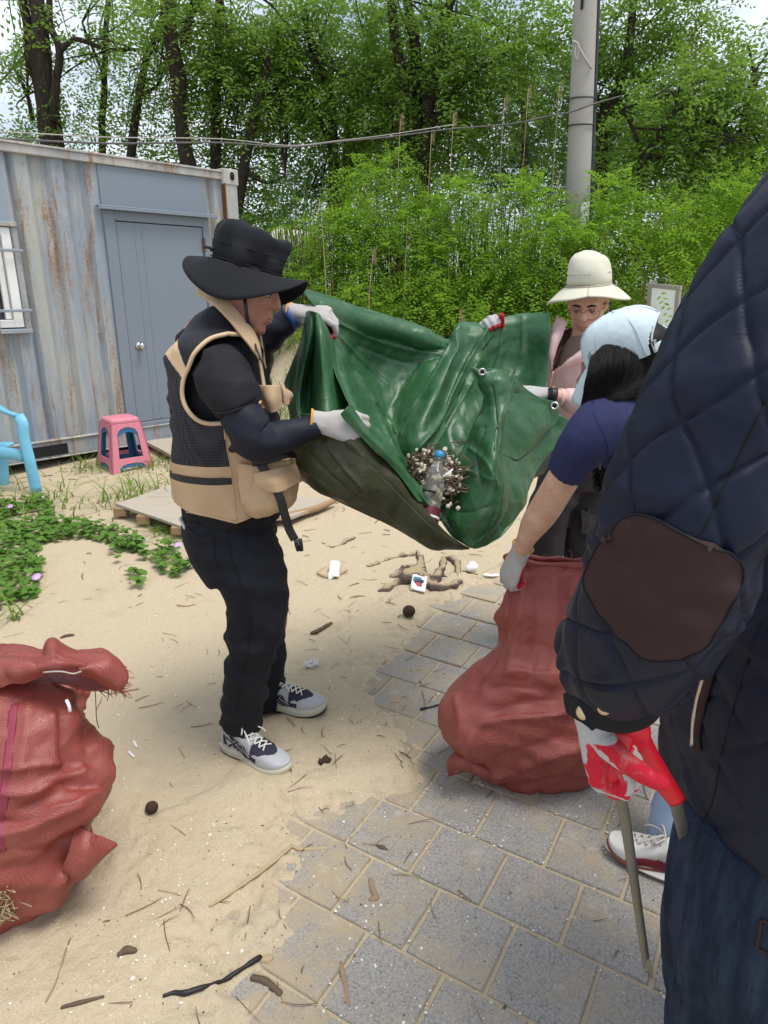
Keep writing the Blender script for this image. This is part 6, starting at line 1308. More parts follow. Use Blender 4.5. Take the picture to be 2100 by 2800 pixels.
pp = oncam(bj, spline([(2000, 1690), (1972, 1760), (1940, 1850), (1915, 1950), (1905, 2010), (1908, 2050)], 30), .003); V2, F2 = tube(pp, .0085, 8, flat=.5); wlt = part('pocket_welt', V2, F2, M['cord'], jb)
V2, F2 = tube(oncam(bj, spline([(1988, 1690), (1958, 1760), (1925, 1850), (1900, 1950), (1893, 2040)], 30), .002), .004, 6); part('pocket_zip', V2, F2, M['chrome'], wlt)
V2, F2 = tube(oncam(bj, spline([(2080, 1700), (2030, 1850), (1975, 2050), (1945, 2200), (1885, 2290)], 30), .0), .0014, 6); part('jacket_seam', V2, F2, M['cuff'], jb)
# body (head and shoulders are above the frame), jeans, shoes
T, M3 = frame(W(2420, 250, .95), (.85, .45, -.2), (.2, .1, .97)); ps = head_parts(T, M3)
ps.append(tube([T([(-.02, 0, -.04)])[0], W(2390, 420, .97), W(2370, 560, .98)], [.055, .06, .09], 14, samples=8))
ps.append(limbpx([(2350, 560, .98, 180), (2330, 900, .98, 330), (2300, 1500, .96, 360), (2280, 2000, .93, 360), (2260, 2450, .93, 340)], 18, samples=12, side=(0, -1, 0), flat=.8))
ps.append(limbpx([(2290, 600, .72, 120), (2040, 1010, .675, 110), (1835, 1540, .68, 100), (1690, 1800, .745, 60), (1650, 1900, .785, 42), (1640, 1940, .79, 38)], 12, samples=14)); ps.append(limbpx([(2450, 600, 1.12, 110), (2530, 700, 1.22, 110), (2550, 1000, 1.27, 95), (2500, 1350, 1.27, 85), (2430, 1590, 1.24, 55)], 12, samples=14))
jl = [[(2140, 2250, .86, 330), (2060, 2500, .86, 250), (2048, 2800, .86, 228), (2060, 3300, .84, 200), (2090, 4200, .83, 150)], [(2380, 2250, 1.02, 320), (2420, 2600, 1.03, 270), (2450, 3000, 1.04, 230), (2430, 3500, 1.04, 180)]]
def legW(q, k_=1.0):
    P = [W(a, b, c) for a, b, c, r in q]; P[-1][2] = .06; r = [min(.135, PXR(p, w_)) * k_ for p, (a, b, c, w_) in zip(P, q)]; return P, r
for q in jl:
    P, r = legW(q, .55); ps.append(tube(P, r, 12, samples=14))
V, F = remesh(ps, .011, 3, .5); part('body', V, F, M['skin'], wq); face_bits(T, M3, wq)
V, F = ellipsoid(T([(-.022, 0, .038)])[0], (.094, .083, .088), 24, 16, M3.T); part('hair', V + normals(V, F) * (.003 * noise(V, 60, 4))[:, None], F, M['hair'], wq)
q_ = [(2400, 530, .98, 120), (2460, 530, 1.08, 170), (2530, 640, 1.22, 165), (2550, 1000, 1.27, 150), (2500, 1350, 1.27, 145), (2420, 1620, 1.24, 115)]; P = [W(a, b, c) for a, b, c, w_ in q_]; r = [PXR(p, q[3]) for p, q in zip(P, q_)]
V, F, uv = quilt_tube(P, r, 150, 110, (0, -1, .2), .92, .078, .0050, (.1, .3), .0065, 13); part('sleeve', V, F, M['quilt'], wq)
hand(P[-1] + nrm(P[-1] - P[-2]) * .06, nrm(P[-1] - P[-2]), (1, .2, .1), -1, [(30, 40, 30)] * 4, ((.8, .4, -.3), (.9, .1, -.4)), True, wq, cuff=.06, voxel=.004)
ps = []
P0 = []
for i, q in enumerate(jl):
    P, r = legW(q); r = [.145, .138, .132, .118, .112][:len(P)] if i == 0 else [.14, .13, .12, .11][:len(P)]; ps.append(tube(P, r, 22, samples=26))
P = [W(2250, 2150, .93), W(2245, 2350, .93)]; ps.append(tube(P, [.20, .19], 22, samples=6, flat=.8, side=(1, 0, 0)))
V, F = remesh(ps, .0095, 4, .5); V = V + normals(V, F) * (.008 * ridge(V * [1, 1, .9], 5, 71) + .004 * fbm(V, 12, 7, 3))[:, None]; jn = part('jeans', V, F, M['denim'], wq); bjn = surf(V, F)
V2, F2 = tube(oncam(bjn, spline([(1880, 2420), (1870, 2500), (1850, 2600), (1842, 2700)], 24), .001), .0022, 5); part('jeans_seam', V2, F2, M['denim'], jn)
pk = oncam(bjn, [(2082, 2515), (2120, 2530), (2118, 2640), (2090, 2600), (2070, 2590), (2082, 2515)], .002)
if len(pk) > 2: V2, F2 = tube(pk, .003, 6); part('pocket_stitching', V2, F2, M['cord'], jn)
MQ = dict(upper=simple('dark_shoe', (.04, .035, .03), .6, .1), mesh=MS['mesh'], collar=MS['collar'], sole=MS['sole'], lace=MS['lace'], mark=MS['mark'])
for q in jl:
    P, r = legW(q); a = P[-1] - np.array([.06, .03, 0]); a[2] = HH(a[0], a[1]); shoe(a, a + np.array([.2, .18, 0]), wq, .28, MQ, 'court')
# gloved right hand round the tongs
hand(W(1626, 1960, .79), (.26, -.05, -.96), (-.80, .55, -.25), 1, [(74, 88, 45), (78, 88, 45), (80, 88, 45), (84, 88, 45)], ((.42, .38, -.82), (.72, -.55, -.42)), True, wq, cuff=.085, cov=.34, fat=1.16, scale=.97, voxel=.0028)
# tongs
tg = empty('litter_tongs', tuple(W(1740, 2300, .86)), 'long steel litter tongs with red plastic handles held by the quilted jacket person', 'tongs')
M['redplastic'] = simple('red_plastic', (.55, .008, .02), .35, .06, 20); M['steel'] = simple('dull_steel', (.26, .255, .235), .42, .15, 40, metal=.85)
hc = W(1704, 1998, .80); V2, F2 = tube([hc + [0, -.014, .004], hc + [0, -.011, .004], hc + [0, .012, -.004], hc + [0, .015, -.004]], [.030, .034, .034, .030], 32, side=(1, 0, 0)); hb = part('hinge_hub', V2, F2, M['redplastic'], tg)
q = W(1694, 1999, .782); V2, F2 = ellipsoid(q, (.005, .003, .005), 12, 8); part('rivet', V2, F2, M['stud'], hb)
def leg_(pts, mat, name, w_, fl=.6):
    P = [W(*p) for p in pts]; V2, F2 = tube(P, w_, 14, samples=30, side=(1, 0, 0), flat=fl); return part(name, V2, F2, mat, tg)
leg_([(1722, 1985, .80), (1762, 2060, .805), (1808, 2130, .81), (1850, 2190, .815)], M['redplastic'], 'handle', [.021, .018, .0155, .013])
leg_([(1697, 2005, .775), (1684, 2065, .762), (1682, 2125, .757), (1690, 2168, .79)], M['redplastic'], 'handle', [.02, .018, .0175, .017])
leg_([(1690, 2150, .782), (1712, 2260, .83), (1740, 2450, .90), (1766, 2625, .93), (1772, 2655, .932)], M['steel'], 'leg', [.0085, .0082, .0076, .007, .0066], .3)
leg_([(1846, 2185, .816), (1870, 2280, .86), (1900, 2400, .92), (1925, 2560, .95)], M['steel'], 'leg', [.0095, .0095, .0088, .008], .35)
a, b, c_, d = W(1762, 2632, .93), W(1776, 2622, .925), W(1786, 2652, .925), W(1787, 2684, .93); e = W(1766, 2655, .935)
nb = np.array([0, .004, .002]); V2 = np.array([a, b, c_, d, e] + [p + nb for p in (a, b, c_, d, e)]); F2 = [[4, 3, 2, 1, 0], [5, 6, 7, 8, 9]] + [[i, (i + 1) % 5, (i + 1) % 5 + 5, i + 5] for i in range(5)]
part('tip', V2, F2, M['steel'], tg, False)
# ------------------------------------------------------------ the tarp
k = NT('green_tarp', .30, .5); wv = k.math('MULTIPLY', k.wave(95, k.co(), 'X'), k.wave(95, k.co(), 'Z'))
c_ = k.mix(k.noise(5, 6, .6), (.018, .084, .029), (.033, .126, .046)); dst = k.rng(k.noise(11, 9, .75), .50, .80, 0, .45)
k.color(k.mix(dst, c_, (.22, .25, .17))); k.rough(k.rng(k.noise(7, 7, .7), .3, .7, .27, .50)); k.bump(wv, .08, .001); rn_ = k.n('ShaderNodeTexNoise'); rn_.noise_type = 'RIDGED_MULTIFRACTAL'; rn_.inputs['Scale'].default_value = 26; rn_.inputs['Detail'].default_value = 5; rn_.inputs['Roughness'].default_value = .6; rn_.inputs['Distortion'].default_value = .5; k.l(k.co(), rn_.inputs['Vector']); k.bump(rn_.outputs['Fac'], .27, .003); k.bump(k.noise(34, 6, .65, dist=1.2), .35, .005)
k.add_translucent((.02, .16, .04), .12); M['tarp'] = k.m
k = NT('olive_tarp', .42, .4); c_ = k.mix(k.noise(6, 7, .65, k.co((1, 1, 2.4))), (.030, .038, .017), (.060, .062, .030)); c_ = k.mix(k.rng(k.noise(9, 9, .75, k.co((1, 1, 1.6), (0, .5, 0))), .52, .78, 0, .55), c_, (.19, .175, .11)); k.color(c_); k.bump(k.noise(30, 6, .65, dist=1.2), .5, .006); k.bump(wv if False else k.wave(95, k.co(), 'X'), .1, .001); k.add_translucent((.05, .10, .03), .14); M['tarpback'] = k.m
c4 = lambda x, y, Y: (750 + x * .5124, 750 + y * .5124, Y)
tarp = empty('tarpaulin', (.1, 2.2, .7), 'large folded green plastic tarpaulin held up between the man and the women', 'tarp')
def cloth_sheet(rows, nr, nc, mat, name, amp=.01, seed=1, t=.0022, stretch=(1, 1, 1), sc=3.2, label=None, lines=None):
    S = net([[c4(*p) for p in r] for r in rows], nr, nc); N = normals(S, grid_faces(nr, nc)); Q = S * np.asarray(stretch)
    w1 = np.column_stack([noise(Q, 3, seed + 20), noise(Q, 3, seed + 21), noise(Q, 3, seed + 22)]) * .12
    d = .55 * ridge(Q + w1, sc, seed) + .40 * ridge(Q * [1.2, 1, .8] + w1 * .6, sc * 2.3, seed + 1) + .22 * ridge(Q + w1 * .4, sc * 5.1, seed + 2) + .10 * ridge(Q, sc * 11, seed + 3)
    ii, jj = np.meshgrid(np.linspace(0, 1, nr), np.linspace(0, 1, nc), indexing='ij'); ew = .25 + .75 * (sstep(0, .12, np.minimum(ii, 1 - ii)) * sstep(0, .10, np.minimum(jj, 1 - jj))).ravel()
    cr = .085 * crumple(Q, seed + 400, 7, 2.5, 6, .3) + .055 * crumple(Q, seed + 500, 9, 6, 14, .15) + .042 * crumple(Q, seed + 600, 10, 12, 30, .0, .7)
    S = S + N * (ew * (amp * .35 * (d - d.mean()) + min(1, amp / .006) * (cr - cr.mean())))[:, None]; 
    if lines:
        bv_ = surf(S, grid_faces(nr, nc)); L_ = [(oncam(bv_, spline([c4(a, b, 0)[:2] for a, b in q], 16), 0), dp, wd) for q, dp, wd in lines]; S = folds(S, N * (1 if N[len(N) // 2][1] < 0 else -1), [l for l in L_ if len(l[0]) > 3])
    V, F = thick(S, nr, nc, t); return part(name, V, F, mat, tarp, True, label=label), S.reshape(nr, nc, 3)
# back sheet: from the left glove along the sagging top edge to the upper right corner, down into the pouch
bk, SB = cloth_sheet([
 [(150, 75, 2.36), (260, 108, 2.42), (450, 178, 2.52), (650, 238, 2.60), (800, 292, 2.64), (930, 350, 2.62), (985, 266, 2.66), (1080, 263, 2.68), (1150, 288, 2.66), (1210, 238, 2.70), (1320, 212, 2.72), (1476, 204, 2.66)],
 [(165, 120, 2.27), (285, 175, 2.32), (460, 240, 2.42), (650, 292, 2.51), (800, 345, 2.56), (915, 382, 2.58), (975, 320, 2.58), (1070, 310, 2.62), (1135, 330, 2.61), (1205, 285, 2.65), (1320, 255, 2.68), (1474, 250, 2.63)],
 [(225, 205, 2.26), (330, 290, 2.34), (480, 330, 2.46), (650, 370, 2.54), (800, 410, 2.58), (900, 420, 2.56), (965, 400, 2.52), (1050, 390, 2.58), (1110, 400, 2.56), (1200, 350, 2.62), (1320, 320, 2.66), (1470, 320, 2.60)],
 [(262, 330, 2.22), (360, 430, 2.34), (480, 500, 2.46), (620, 560, 2.52), (720, 600, 2.52), (800, 600, 2.46), (900, 560, 2.42), (990, 520, 2.5), (1060, 520, 2.5), (1180, 470, 2.58), (1320, 450, 2.64), (1462, 450, 2.58)],
 [(300, 470, 2.14), (390, 590, 2.24), (480, 680, 2.34), (590, 760, 2.40), (660, 800, 2.38), (740, 780, 2.30), (830, 720, 2.3), (920, 680, 2.42), (1010, 660, 2.44), (1150, 600, 2.52), (1320, 580, 2.58), (1455, 590, 2.54)],
 [(370, 640, 2.02), (440, 760, 2.10), (520, 850, 2.18), (600, 910, 2.24), (665, 930, 2.26), (740, 930, 2.22), (820, 890, 2.24), (900, 850, 2.34), (1000, 820, 2.36), (1130, 760, 2.44), (1300, 720, 2.5), (1440, 720, 2.48)],
 [(450, 800, 1.96), (540, 910, 2.02), (620, 1000, 2.08), (700, 1070, 2.12), (770, 1100, 2.16), (830, 1100, 2.18), (890, 1080, 2.2), (960, 1040, 2.26), (1050, 1000, 2.3), (1150, 940, 2.36), (1290, 880, 2.42), (1400, 850, 2.42)],
 [(560, 960, 1.93), (660, 1090, 1.97), (760, 1200, 2.0), (840, 1280, 2.02), (880, 1310, 2.04), (920, 1320, 2.06), (960, 1320, 2.08), (1010, 1300, 2.12), (1080, 1260, 2.16), (1160, 1180, 2.22), (1260, 1080, 2.28), (1340, 1000, 2.3)]], 150, 270, M['tarp'], 'back_sheet', .008, 3, lines=[([(992, 285), (880, 480), (760, 680), (680, 850)], -0.016, .007), ([(940, 360), (850, 520), (740, 720), (675, 850)], 0.014, .007), ([(1143, 300), (1010, 520), (860, 800), (720, 1010)], -0.022, .007), ([(1165, 330), (1040, 530), (890, 810), (750, 1030)], 0.016, .007),
 ([(255, 300), (330, 470), (390, 650), (440, 760)], -0.014, .007), ([(265, 260), (440, 440), (600, 590)], -0.010, .007), ([(300, 330), (500, 630), (655, 850)], -0.012, .007), ([(300, 420), (420, 660), (520, 830)], 0.010, .007), ([(245, 215), (480, 330), (700, 400), (900, 430)], -0.009, .007), ([(1325, 230), (1320, 430), (1250, 620)], -0.009, .007), ([(1215, 260), (1200, 430), (1120, 640)], 0.009, .007), ([(560, 760), (620, 900), (700, 1030)], -0.010, .007), ([(450, 380), (700, 470), (880, 440)], 0.007, .007), ([(1060, 560), (930, 790), (790, 1010)], -0.009, .007)])
# gathered folds hanging from the left glove
cloth_sheet([[(172, 200, 2.2), (190, 195, 2.17), (212, 198, 2.15), (235, 215, 2.16), (262, 265, 2.26)],
 [(150, 330, 2.24), (190, 310, 2.14), (222, 340, 2.18), (250, 330, 2.09), (325, 400, 2.30)],
 [(90, 480, 2.27), (150, 500, 2.13), (205, 480, 2.2), (260, 470, 2.05), (385, 550, 2.27)],
 [(48, 595, 2.28), (120, 650, 2.12), (190, 640, 2.2), (270, 640, 2.02), (440, 670, 2.18)],
 [(75, 740, 2.22), (135, 790, 2.08), (200, 760, 2.14), (280, 760, 1.98), (450, 790, 2.10)],
 [(95, 900, 2.15), (160, 920, 2.02), (220, 890, 2.06), (300, 880, 1.95), (430, 880, 1.97)]], 110, 110, M['tarp'], 'gathered_fold', .006, 11, stretch=(1, 1, .5))
# olive outer side of the front fold
cloth_sheet([[(92, 800, 1.98), (170, 790, 1.93), (260, 800, 1.90), (360, 780, 1.865), (420, 820, 1.865), (500, 905, 1.88), (580, 985, 1.90), (660, 1075, 1.92), (740, 1180, 1.93), (830, 1290, 1.94), (930, 1390, 1.96), (1045, 1464, 2.0)],
 [(95, 890, 1.96), (180, 890, 1.90), (270, 900, 1.87), (360, 900, 1.84), (430, 945, 1.84), (500, 1010, 1.855), (575, 1085, 1.87), (650, 1165, 1.89), (730, 1255, 1.905), (815, 1340, 1.925), (910, 1415, 1.95), (1040, 1466, 2.0)],
 [(100, 980, 1.97), (180, 1000, 1.91), (270, 1025, 1.87), (360, 1035, 1.84), (430, 1070, 1.835), (500, 1120, 1.845), (575, 1180, 1.86), (650, 1245, 1.885), (725, 1315, 1.905), (800, 1380, 1.93), (890, 1438, 1.955), (1030, 1467, 2.0)],
 [(125, 1050, 2.0), (200, 1085, 1.94), (280, 1120, 1.90), (360, 1145, 1.87), (430, 1175, 1.865), (500, 1215, 1.875), (575, 1260, 1.89), (650, 1310, 1.91), (715, 1365, 1.925), (780, 1410, 1.945), (865, 1452, 1.97), (1015, 1468, 2.01)],
 [(150, 1102, 2.04), (220, 1140, 1.99), (300, 1185, 1.95), (370, 1222, 1.93), (430, 1252, 1.92), (500, 1285, 1.93), (575, 1320, 1.94), (650, 1355, 1.955), (715, 1390, 1.965), (785, 1420, 1.975), (840, 1458, 1.99), (1000, 1469, 2.02)]], 100, 220, M['tarpback'], 'front_fold', .007, 21, stretch=(1, 1, .8), lines=[([(330, 870), (560, 1060), (760, 1260), (900, 1400)], 0.007, .007), ([(280, 900), (420, 1080), (600, 1260), (760, 1390)], -0.010, .007), ([(180, 950), (330, 1100), (520, 1250)], 0.007, .007), ([(400, 900), (600, 1120), (800, 1320), (960, 1440)], -0.007, .007), ([(130, 1000), (250, 1110), (400, 1210)], -0.007, .007)], label='olive brown outer side of the tarp hanging in a front fold')
# pale green turned-over strips along the front edge
cloth_sheet([[(352, 745, 1.835), (378, 718, 1.84), (405, 692, 1.86)], [(372, 775, 1.84), (430, 775, 1.85), (470, 790, 1.88)], [(440, 845, 1.85), (500, 860, 1.86), (540, 880, 1.9)], [(530, 940, 1.865), (580, 940, 1.88), (620, 960, 1.92)], [(600, 1000, 1.885), (640, 1000, 1.9), (672, 1015, 1.95)], [(680, 1090, 1.905), (710, 1085, 1.925), (728, 1095, 1.96)], [(770, 1215, 1.915), (790, 1215, 1.935), (800, 1220, 1.97)]], 120, 22, M['tarp'], 'turned_edge', .003, 31)
cloth_sheet([[(145, 742, 1.93), (175, 745, 1.92), (235, 738, 1.925)], [(150, 760, 1.935), (180, 765, 1.925), (240, 758, 1.93)], [(155, 795, 1.95), (185, 800, 1.94), (250, 800, 1.935)]], 14, 30, M['tarp'], 'turned_edge', .002, 33)
cloth_sheet([[(440, 838, 1.88), (470, 850, 1.9), (500, 862, 1.92)], [(560, 965, 1.90), (580, 960, 1.92), (605, 958, 1.94)], [(680, 1075, 1.93), (700, 1066, 1.95), (720, 1062, 1.97)], [(800, 1210, 1.95), (815, 1203, 1.97), (830, 1200, 2.0)], [(900, 1330, 1.97), (912, 1322, 1.99), (925, 1318, 2.02)]], 90, 16, M['tarp'], 'inner_strip', .003, 35)
# right curled sheet with the upper eyelet corner
cloth_sheet([[(1048, 500, 2.22), (1085, 512, 2.215), (1130, 520, 2.21), (1190, 512, 2.22), (1245, 525, 2.25)],
 [(1095, 560, 2.23), (1130, 580, 2.20), (1165, 590, 2.18), (1205, 580, 2.19), (1245, 570, 2.23)],
 [(1130, 660, 2.25), (1155, 690, 2.19), (1180, 700, 2.15), (1215, 690, 2.16), (1240, 660, 2.21)],
 [(1090, 780, 2.24), (1130, 800, 2.15), (1165, 820, 2.10), (1195, 820, 2.08), (1212, 790, 2.13)],
 [(1030, 900, 2.22), (1090, 920, 2.11), (1140, 935, 2.05), (1175, 945, 2.03), (1196, 940, 2.06)],
 [(965, 1040, 2.16), (1040, 1070, 2.06), (1110, 1090, 2.01), (1170, 1090, 1.99), (1212, 1080, 2.02)],
 [(905, 1190, 2.10), (990, 1210, 2.02), (1080, 1230, 1.98), (1160, 1225, 1.965), (1215, 1190, 1.99)],
 [(872, 1285, 2.06), (950, 1320, 2.0), (1040, 1350, 1.97), (1130, 1340, 1.96), (1190, 1300, 1.975)],
 [(940, 1390, 2.02), (990, 1420, 1.99), (1040, 1440, 1.98), (1090, 1430, 1.975), (1140, 1390, 1.98)],
 [(1030, 1455, 2.0), (1040, 1460, 1.995), (1052, 1463, 1.993), (1065, 1463, 1.99), (1080, 1455, 1.99)]], 190, 110, M['tarp'], 'curled_sheet', .006, 41, lines=[([(1100, 770), (1040, 900), (960, 1060)], -0.010, .007), ([(1120, 820), (1080, 960), (1100, 1100)], 0.009, .007), ([(960, 1080), (1060, 1060), (1160, 1100)], -0.009, .007), ([(1165, 600), (1180, 760), (1175, 940)], .010, .008), ([(910, 1230), (1020, 1270), (1140, 1240)], 0.007, .007), ([(1050, 930), (1140, 1010), (1180, 1130)], -.010, .008)])
# second and third layers behind its right edge
cloth_sheet([[(1215, 690, 2.2), (1240, 640, 2.24), (1275, 545, 2.3)], [(1205, 830, 2.15), (1225, 820, 2.2), (1240, 790, 2.26)], [(1192, 960, 2.08), (1206, 965, 2.1), (1222, 950, 2.16)], [(1214, 1090, 2.04), (1228, 1095, 2.06), (1246, 1080, 2.1)], [(1216, 1200, 2.01), (1232, 1200, 2.03), (1250, 1180, 2.07)], [(1185, 1310, 1.99), (1205, 1310, 2.0), (1226, 1290, 2.03)], [(1060, 1464, 1.99), (1085, 1462, 1.99), (1120, 1440, 2.0)]], 120, 20, M['tarp'], 'inner_layer', .003, 45)
cloth_sheet([[(1240, 632, 2.27), (1330, 645, 2.30), (1420, 662, 2.33), (1522, 682, 2.36)], [(1232, 700, 2.24), (1330, 720, 2.28), (1420, 730, 2.31), (1518, 735, 2.35)], [(1222, 790, 2.20), (1310, 810, 2.25), (1410, 815, 2.29), (1508, 792, 2.34)], [(1208, 880, 2.16), (1290, 900, 2.22), (1370, 890, 2.26), (1440, 850, 2.31)], [(1200, 958, 2.12), (1250, 975, 2.17), (1300, 990, 2.2), (1370, 935, 2.26)]], 70, 80, M['tarp'], 'eyelet_flap', .006, 51)
cloth_sheet([[(1521, 748, 2.38), (1545, 760, 2.38), (1572, 782, 2.39)], [(1440, 850, 2.34), (1480, 865, 2.35), (1520, 890, 2.36)], [(1300, 985, 2.22), (1370, 1000, 2.27), (1425, 1010, 2.3)], [(1215, 975, 2.14), (1310, 1060, 2.2), (1375, 1105, 2.24)], [(1225, 1110, 2.08), (1290, 1180, 2.13), (1325, 1220, 2.17)], [(1235, 1220, 2.05), (1265, 1280, 2.08), (1285, 1310, 2.1)], [(1180, 1360, 2.02), (1205, 1390, 2.03), (1215, 1400, 2.04)], [(1062, 1464, 1.995), (1078, 1466, 1.995), (1095, 1464, 1.995)]], 130, 40, M['tarp'], 'outer_layer', .006, 55)
cloth_sheet([[(1270, 530, 2.36), (1330, 600, 2.40), (1410, 655, 2.43), (1460, 660, 2.44)], [(1255, 600, 2.34), (1320, 660, 2.38), (1400, 700, 2.41), (1460, 700, 2.43)], [(1245, 680, 2.32), (1320, 720, 2.36), (1400, 750, 2.39), (1450, 740, 2.41)]], 40, 50, M['tarp'], 'inner_layer', .004, 57)
cloth_sheet([[(1250, 940, 2.34), (1400, 900, 2.5), (1475, 930, 2.58)], [(1280, 1060, 2.3), (1380, 1040, 2.44), (1470, 1010, 2.54)], [(1300, 1180, 2.26), (1370, 1100, 2.38), (1430, 1070, 2.48)]], 40, 40, M['tarpback'], 'inner_layer', .004, 59)
V, F = tube([W(*c4(1046, 498, 2.222)), W(*c4(1110, 515, 2.215)), W(*c4(1160, 508, 2.215)), W(*c4(1245, 524, 2.25))], .004, 6, samples=30); part('edge_cord', V, F, M['tarp'], tarp)
def eyelet(p, n, r=.010):
    n = nrm(n); a = nrm(np.cross(n, [0, 0, 1])); b = np.cross(a, n); t = np.linspace(0, 2 * np.pi, 24, endpoint=False)
    rg = [p + n * z + (np.cos(t)[:, None] * a + np.sin(t)[:, None] * b) * q for q, z in ((r * 1.0, 0), (r * .95, .003), (r * .7, .004), (r * .45, .002), (r * .45, -.002))]
    V, F = loft(rg, False); e = part('eyelet', V, F, M['chrome'], tarp); V, F = loft([p + n * z + (np.cos(t)[:, None] * a + np.sin(t)[:, None] * b) * r * .45 for z in (.0008, .0015)]); part('eyelet_hole', V, F, M['dark'], e)
eyelet(W(*c4(1110, 522, 2.193)), (.1, -1, .15), .013); eyelet(W(*c4(1495, 702, 2.335)), (-.3, -1, .2), .015)
# rubbish lying in the tarp
from math import sin, cos
C = np.array([W(*c4(NR.normal(850, 62), 0, 1))[:1] for _ in range(1)])
Ps = []
for i in range(1500):
    x, y = NR.normal(850, 72), NR.normal(1085, 60)
    if x < 700 + (y - 1000) * .55 or y > 1260: continue
    Ps.append(W(*c4(x, y, NR.uniform(2.04, 2.15) - (y - 1075) * .0004)))
Ps = np.array(Ps); tw, chs = [], []
for i, p in enumerate(Ps):
    if i % 3 == 0: d = nrm(NR.normal(0, 1, 3) * [1, .4, .6]) * NR.uniform(.012, .042); tw.append(tube([p - d, p + d * .2 + NR.normal(0, .006, 3), p + d], [.0022, .0025, .0012], 5, samples=5))
    elif i % 2: chs.append(ellipsoid(p, NR.uniform(.003, .010, 3), 7, 5))
V, F = merge(*tw); o = part('twig_litter', V, F, M['wood'], None, False, kind='stuff'); tag(o, 'brown twigs and seaweed heaped in the pouch of the tarp', 'debris')
V, F = merge(*chs); V = V + normals(V, F) * (.0025 * noise(V, 160, 3))[:, None]; o = part('foam_crumbs', V, F, simple('yellowed_foam', (.58, .52, .40), .9, .35, 60, .5, 140), None, False, kind='stuff'); tag(o, 'yellowed foam and shell crumbs heaped in the pouch of the tarp', 'debris')
k = NT('clear_plastic', .08, .5, (.8, .8, .75)); k.set('Transmission Weight', .85); k.set('IOR', 1.25); k.color(k.mix(k.rng(k.noise(18, 6, .7), .4, .7), (.85, .85, .8), (.5, .46, .36))); k.set('Alpha', 1); M['pet'] = k.m
b0, b1 = W(*c4(872, 985, 2.07)), W(*c4(838, 1200, 2.0)); ax = nrm(b1 - b0); Lb = np.linalg.norm(b1 - b0)
bt = empty('plastic_bottle', tuple(b1), 'clear plastic bottle with blue cap and torn dark red label lying in the tarp', 'bottle')
top_ = W(*c4(883, 955, 2.075)); axb = nrm(b1 - top_)
prof = [(0, .013), (.018, .0132), (.02, .0165), (.024, .0165), (.026, .014), (.035, .016), (.06, .029), (.075, .0335)] + [(.082 + i * .0075, .0335 if i % 2 else .031) for i in range(12)] + [(.18, .0335), (.235, .0335), (.24, .031), (.243, .02)]
V, F = tube([top_ + axb * z for z, r in prof], [r for z, r in prof], 24); part('bottle_body', V, F, M['pet'], bt)
V, F = tube([top_ - axb * .004, top_ - axb * .003, top_ + axb * .014, top_ + axb * .016], [.0145, .016, .0165, .015], 20); part('cap', V, F, simple('blue_cap', (.03, .25, .48), .45, .1), bt)
V, F = tube([top_ + axb * z for z in (.178, .182, .23, .236)], [.0338, .0345, .0345, .0338], 24, cap=False); lb = part('label_wrap', V, F, simple('wine_label', (.11, .015, .025), .5, .2, 40), bt)
V, F = tube([top_ + axb * z for z in (.205, .212)], [.0352, .0352], 24, cap=False); part('label_stripe', V, F, M['whiteplastic'], lb)
V, F = tube([W(*c4(790, 1155, 1.98)), W(*c4(815, 1152, 1.96)), W(*c4(860, 1165, 1.975))], .0035, 6, samples=10); tag(part('black_tie', V, F, M['blackplastic']), 'black plastic tie lying across the bottle label in the tarp', 'cable tie')
V, F = tube([W(*c4(875, 1285, 1.975)), W(*c4(905, 1315, 1.965)), W(*c4(930, 1345, 1.955)), W(*c4(934, 1362, 1.955))], [.003, .003, .0035, .006], 6, samples=16); tag(part('black_tie', V, F, M['blackplastic']), 'black plastic tie hanging over the front edge of the tarp', 'cable tie')
V, F = box(W(*c4(876, 1258, 1.985)), (.012, .006, .03), None, .002); tag(part('blue_scrap', V, F, simple('blue_scrap', (.04, .22, .5), .5, .1), None, False), 'small bright blue plastic scrap below the bottle in the tarp', 'scrap')
V, F = thick(net([[c4(905, 1075, 2.02), c4(930, 1055, 2.02), c4(955, 1035, 2.03)], [c4(900, 1085, 2.01), c4(928, 1068, 2.01), c4(952, 1048, 2.02)]], 6, 12), 6, 12, .002); tag(part('plastic_strip', V, F, M['whiteplastic']), 'pale plastic strip lying beside the bottle in the tarp', 'scrap')

# ------------------------------------------------------------ woven sacks
def sackmat(name, lo, hi):
    k = NT(name, .36, .6); wv = k.rng(k.vor(230, k.co((1, 1, 1.25), (0, .25, 0)), rnd=.3), .15, .6, 1, 0)
    c = k.mix(k.noise(4, 6, .6), lo, hi); c = k.mix(wv, c, tuple(min(1, x * 1.22 + .01) for x in hi)); c = k.mix(k.rng(k.noise(7, 9, .75), .45, .75, 0, .35), c, (.46, .17, .145))
    st = k.n('ShaderNodeTexCoord'); sx = k.n('ShaderNodeSeparateXYZ'); k.l(st.outputs['Object'], sx.inputs[0])
    k.color(c); k.bump(wv, .4, .002); k.bump(k.noise(15, 5, .6, dist=.8), .3, .01); k.add_translucent((.62, .12, .06), .2); return k.m
M['sack'] = sackmat('red_woven_plastic', (.235, .042, .030), (.325, .074, .060)); M['stripe'] = simple('purple_weave', (.24, .035, .06), .6, .3, 60, .5, 140)
def stack(rows, n=64, samples=60, p=2.2):
    "rows: py, left px, right px, Y, half depth"
    A = []
    for y, l, r, Y, hd in rows: c = W((l + r) / 2, y, Y); A.append([*c, PXR(c, (r - l) / 2), hd])
    A = spline(A, samples); return [ring(a[:3], (a[3], 0, 0), (0, a[4], 0), n, p) for a in A]
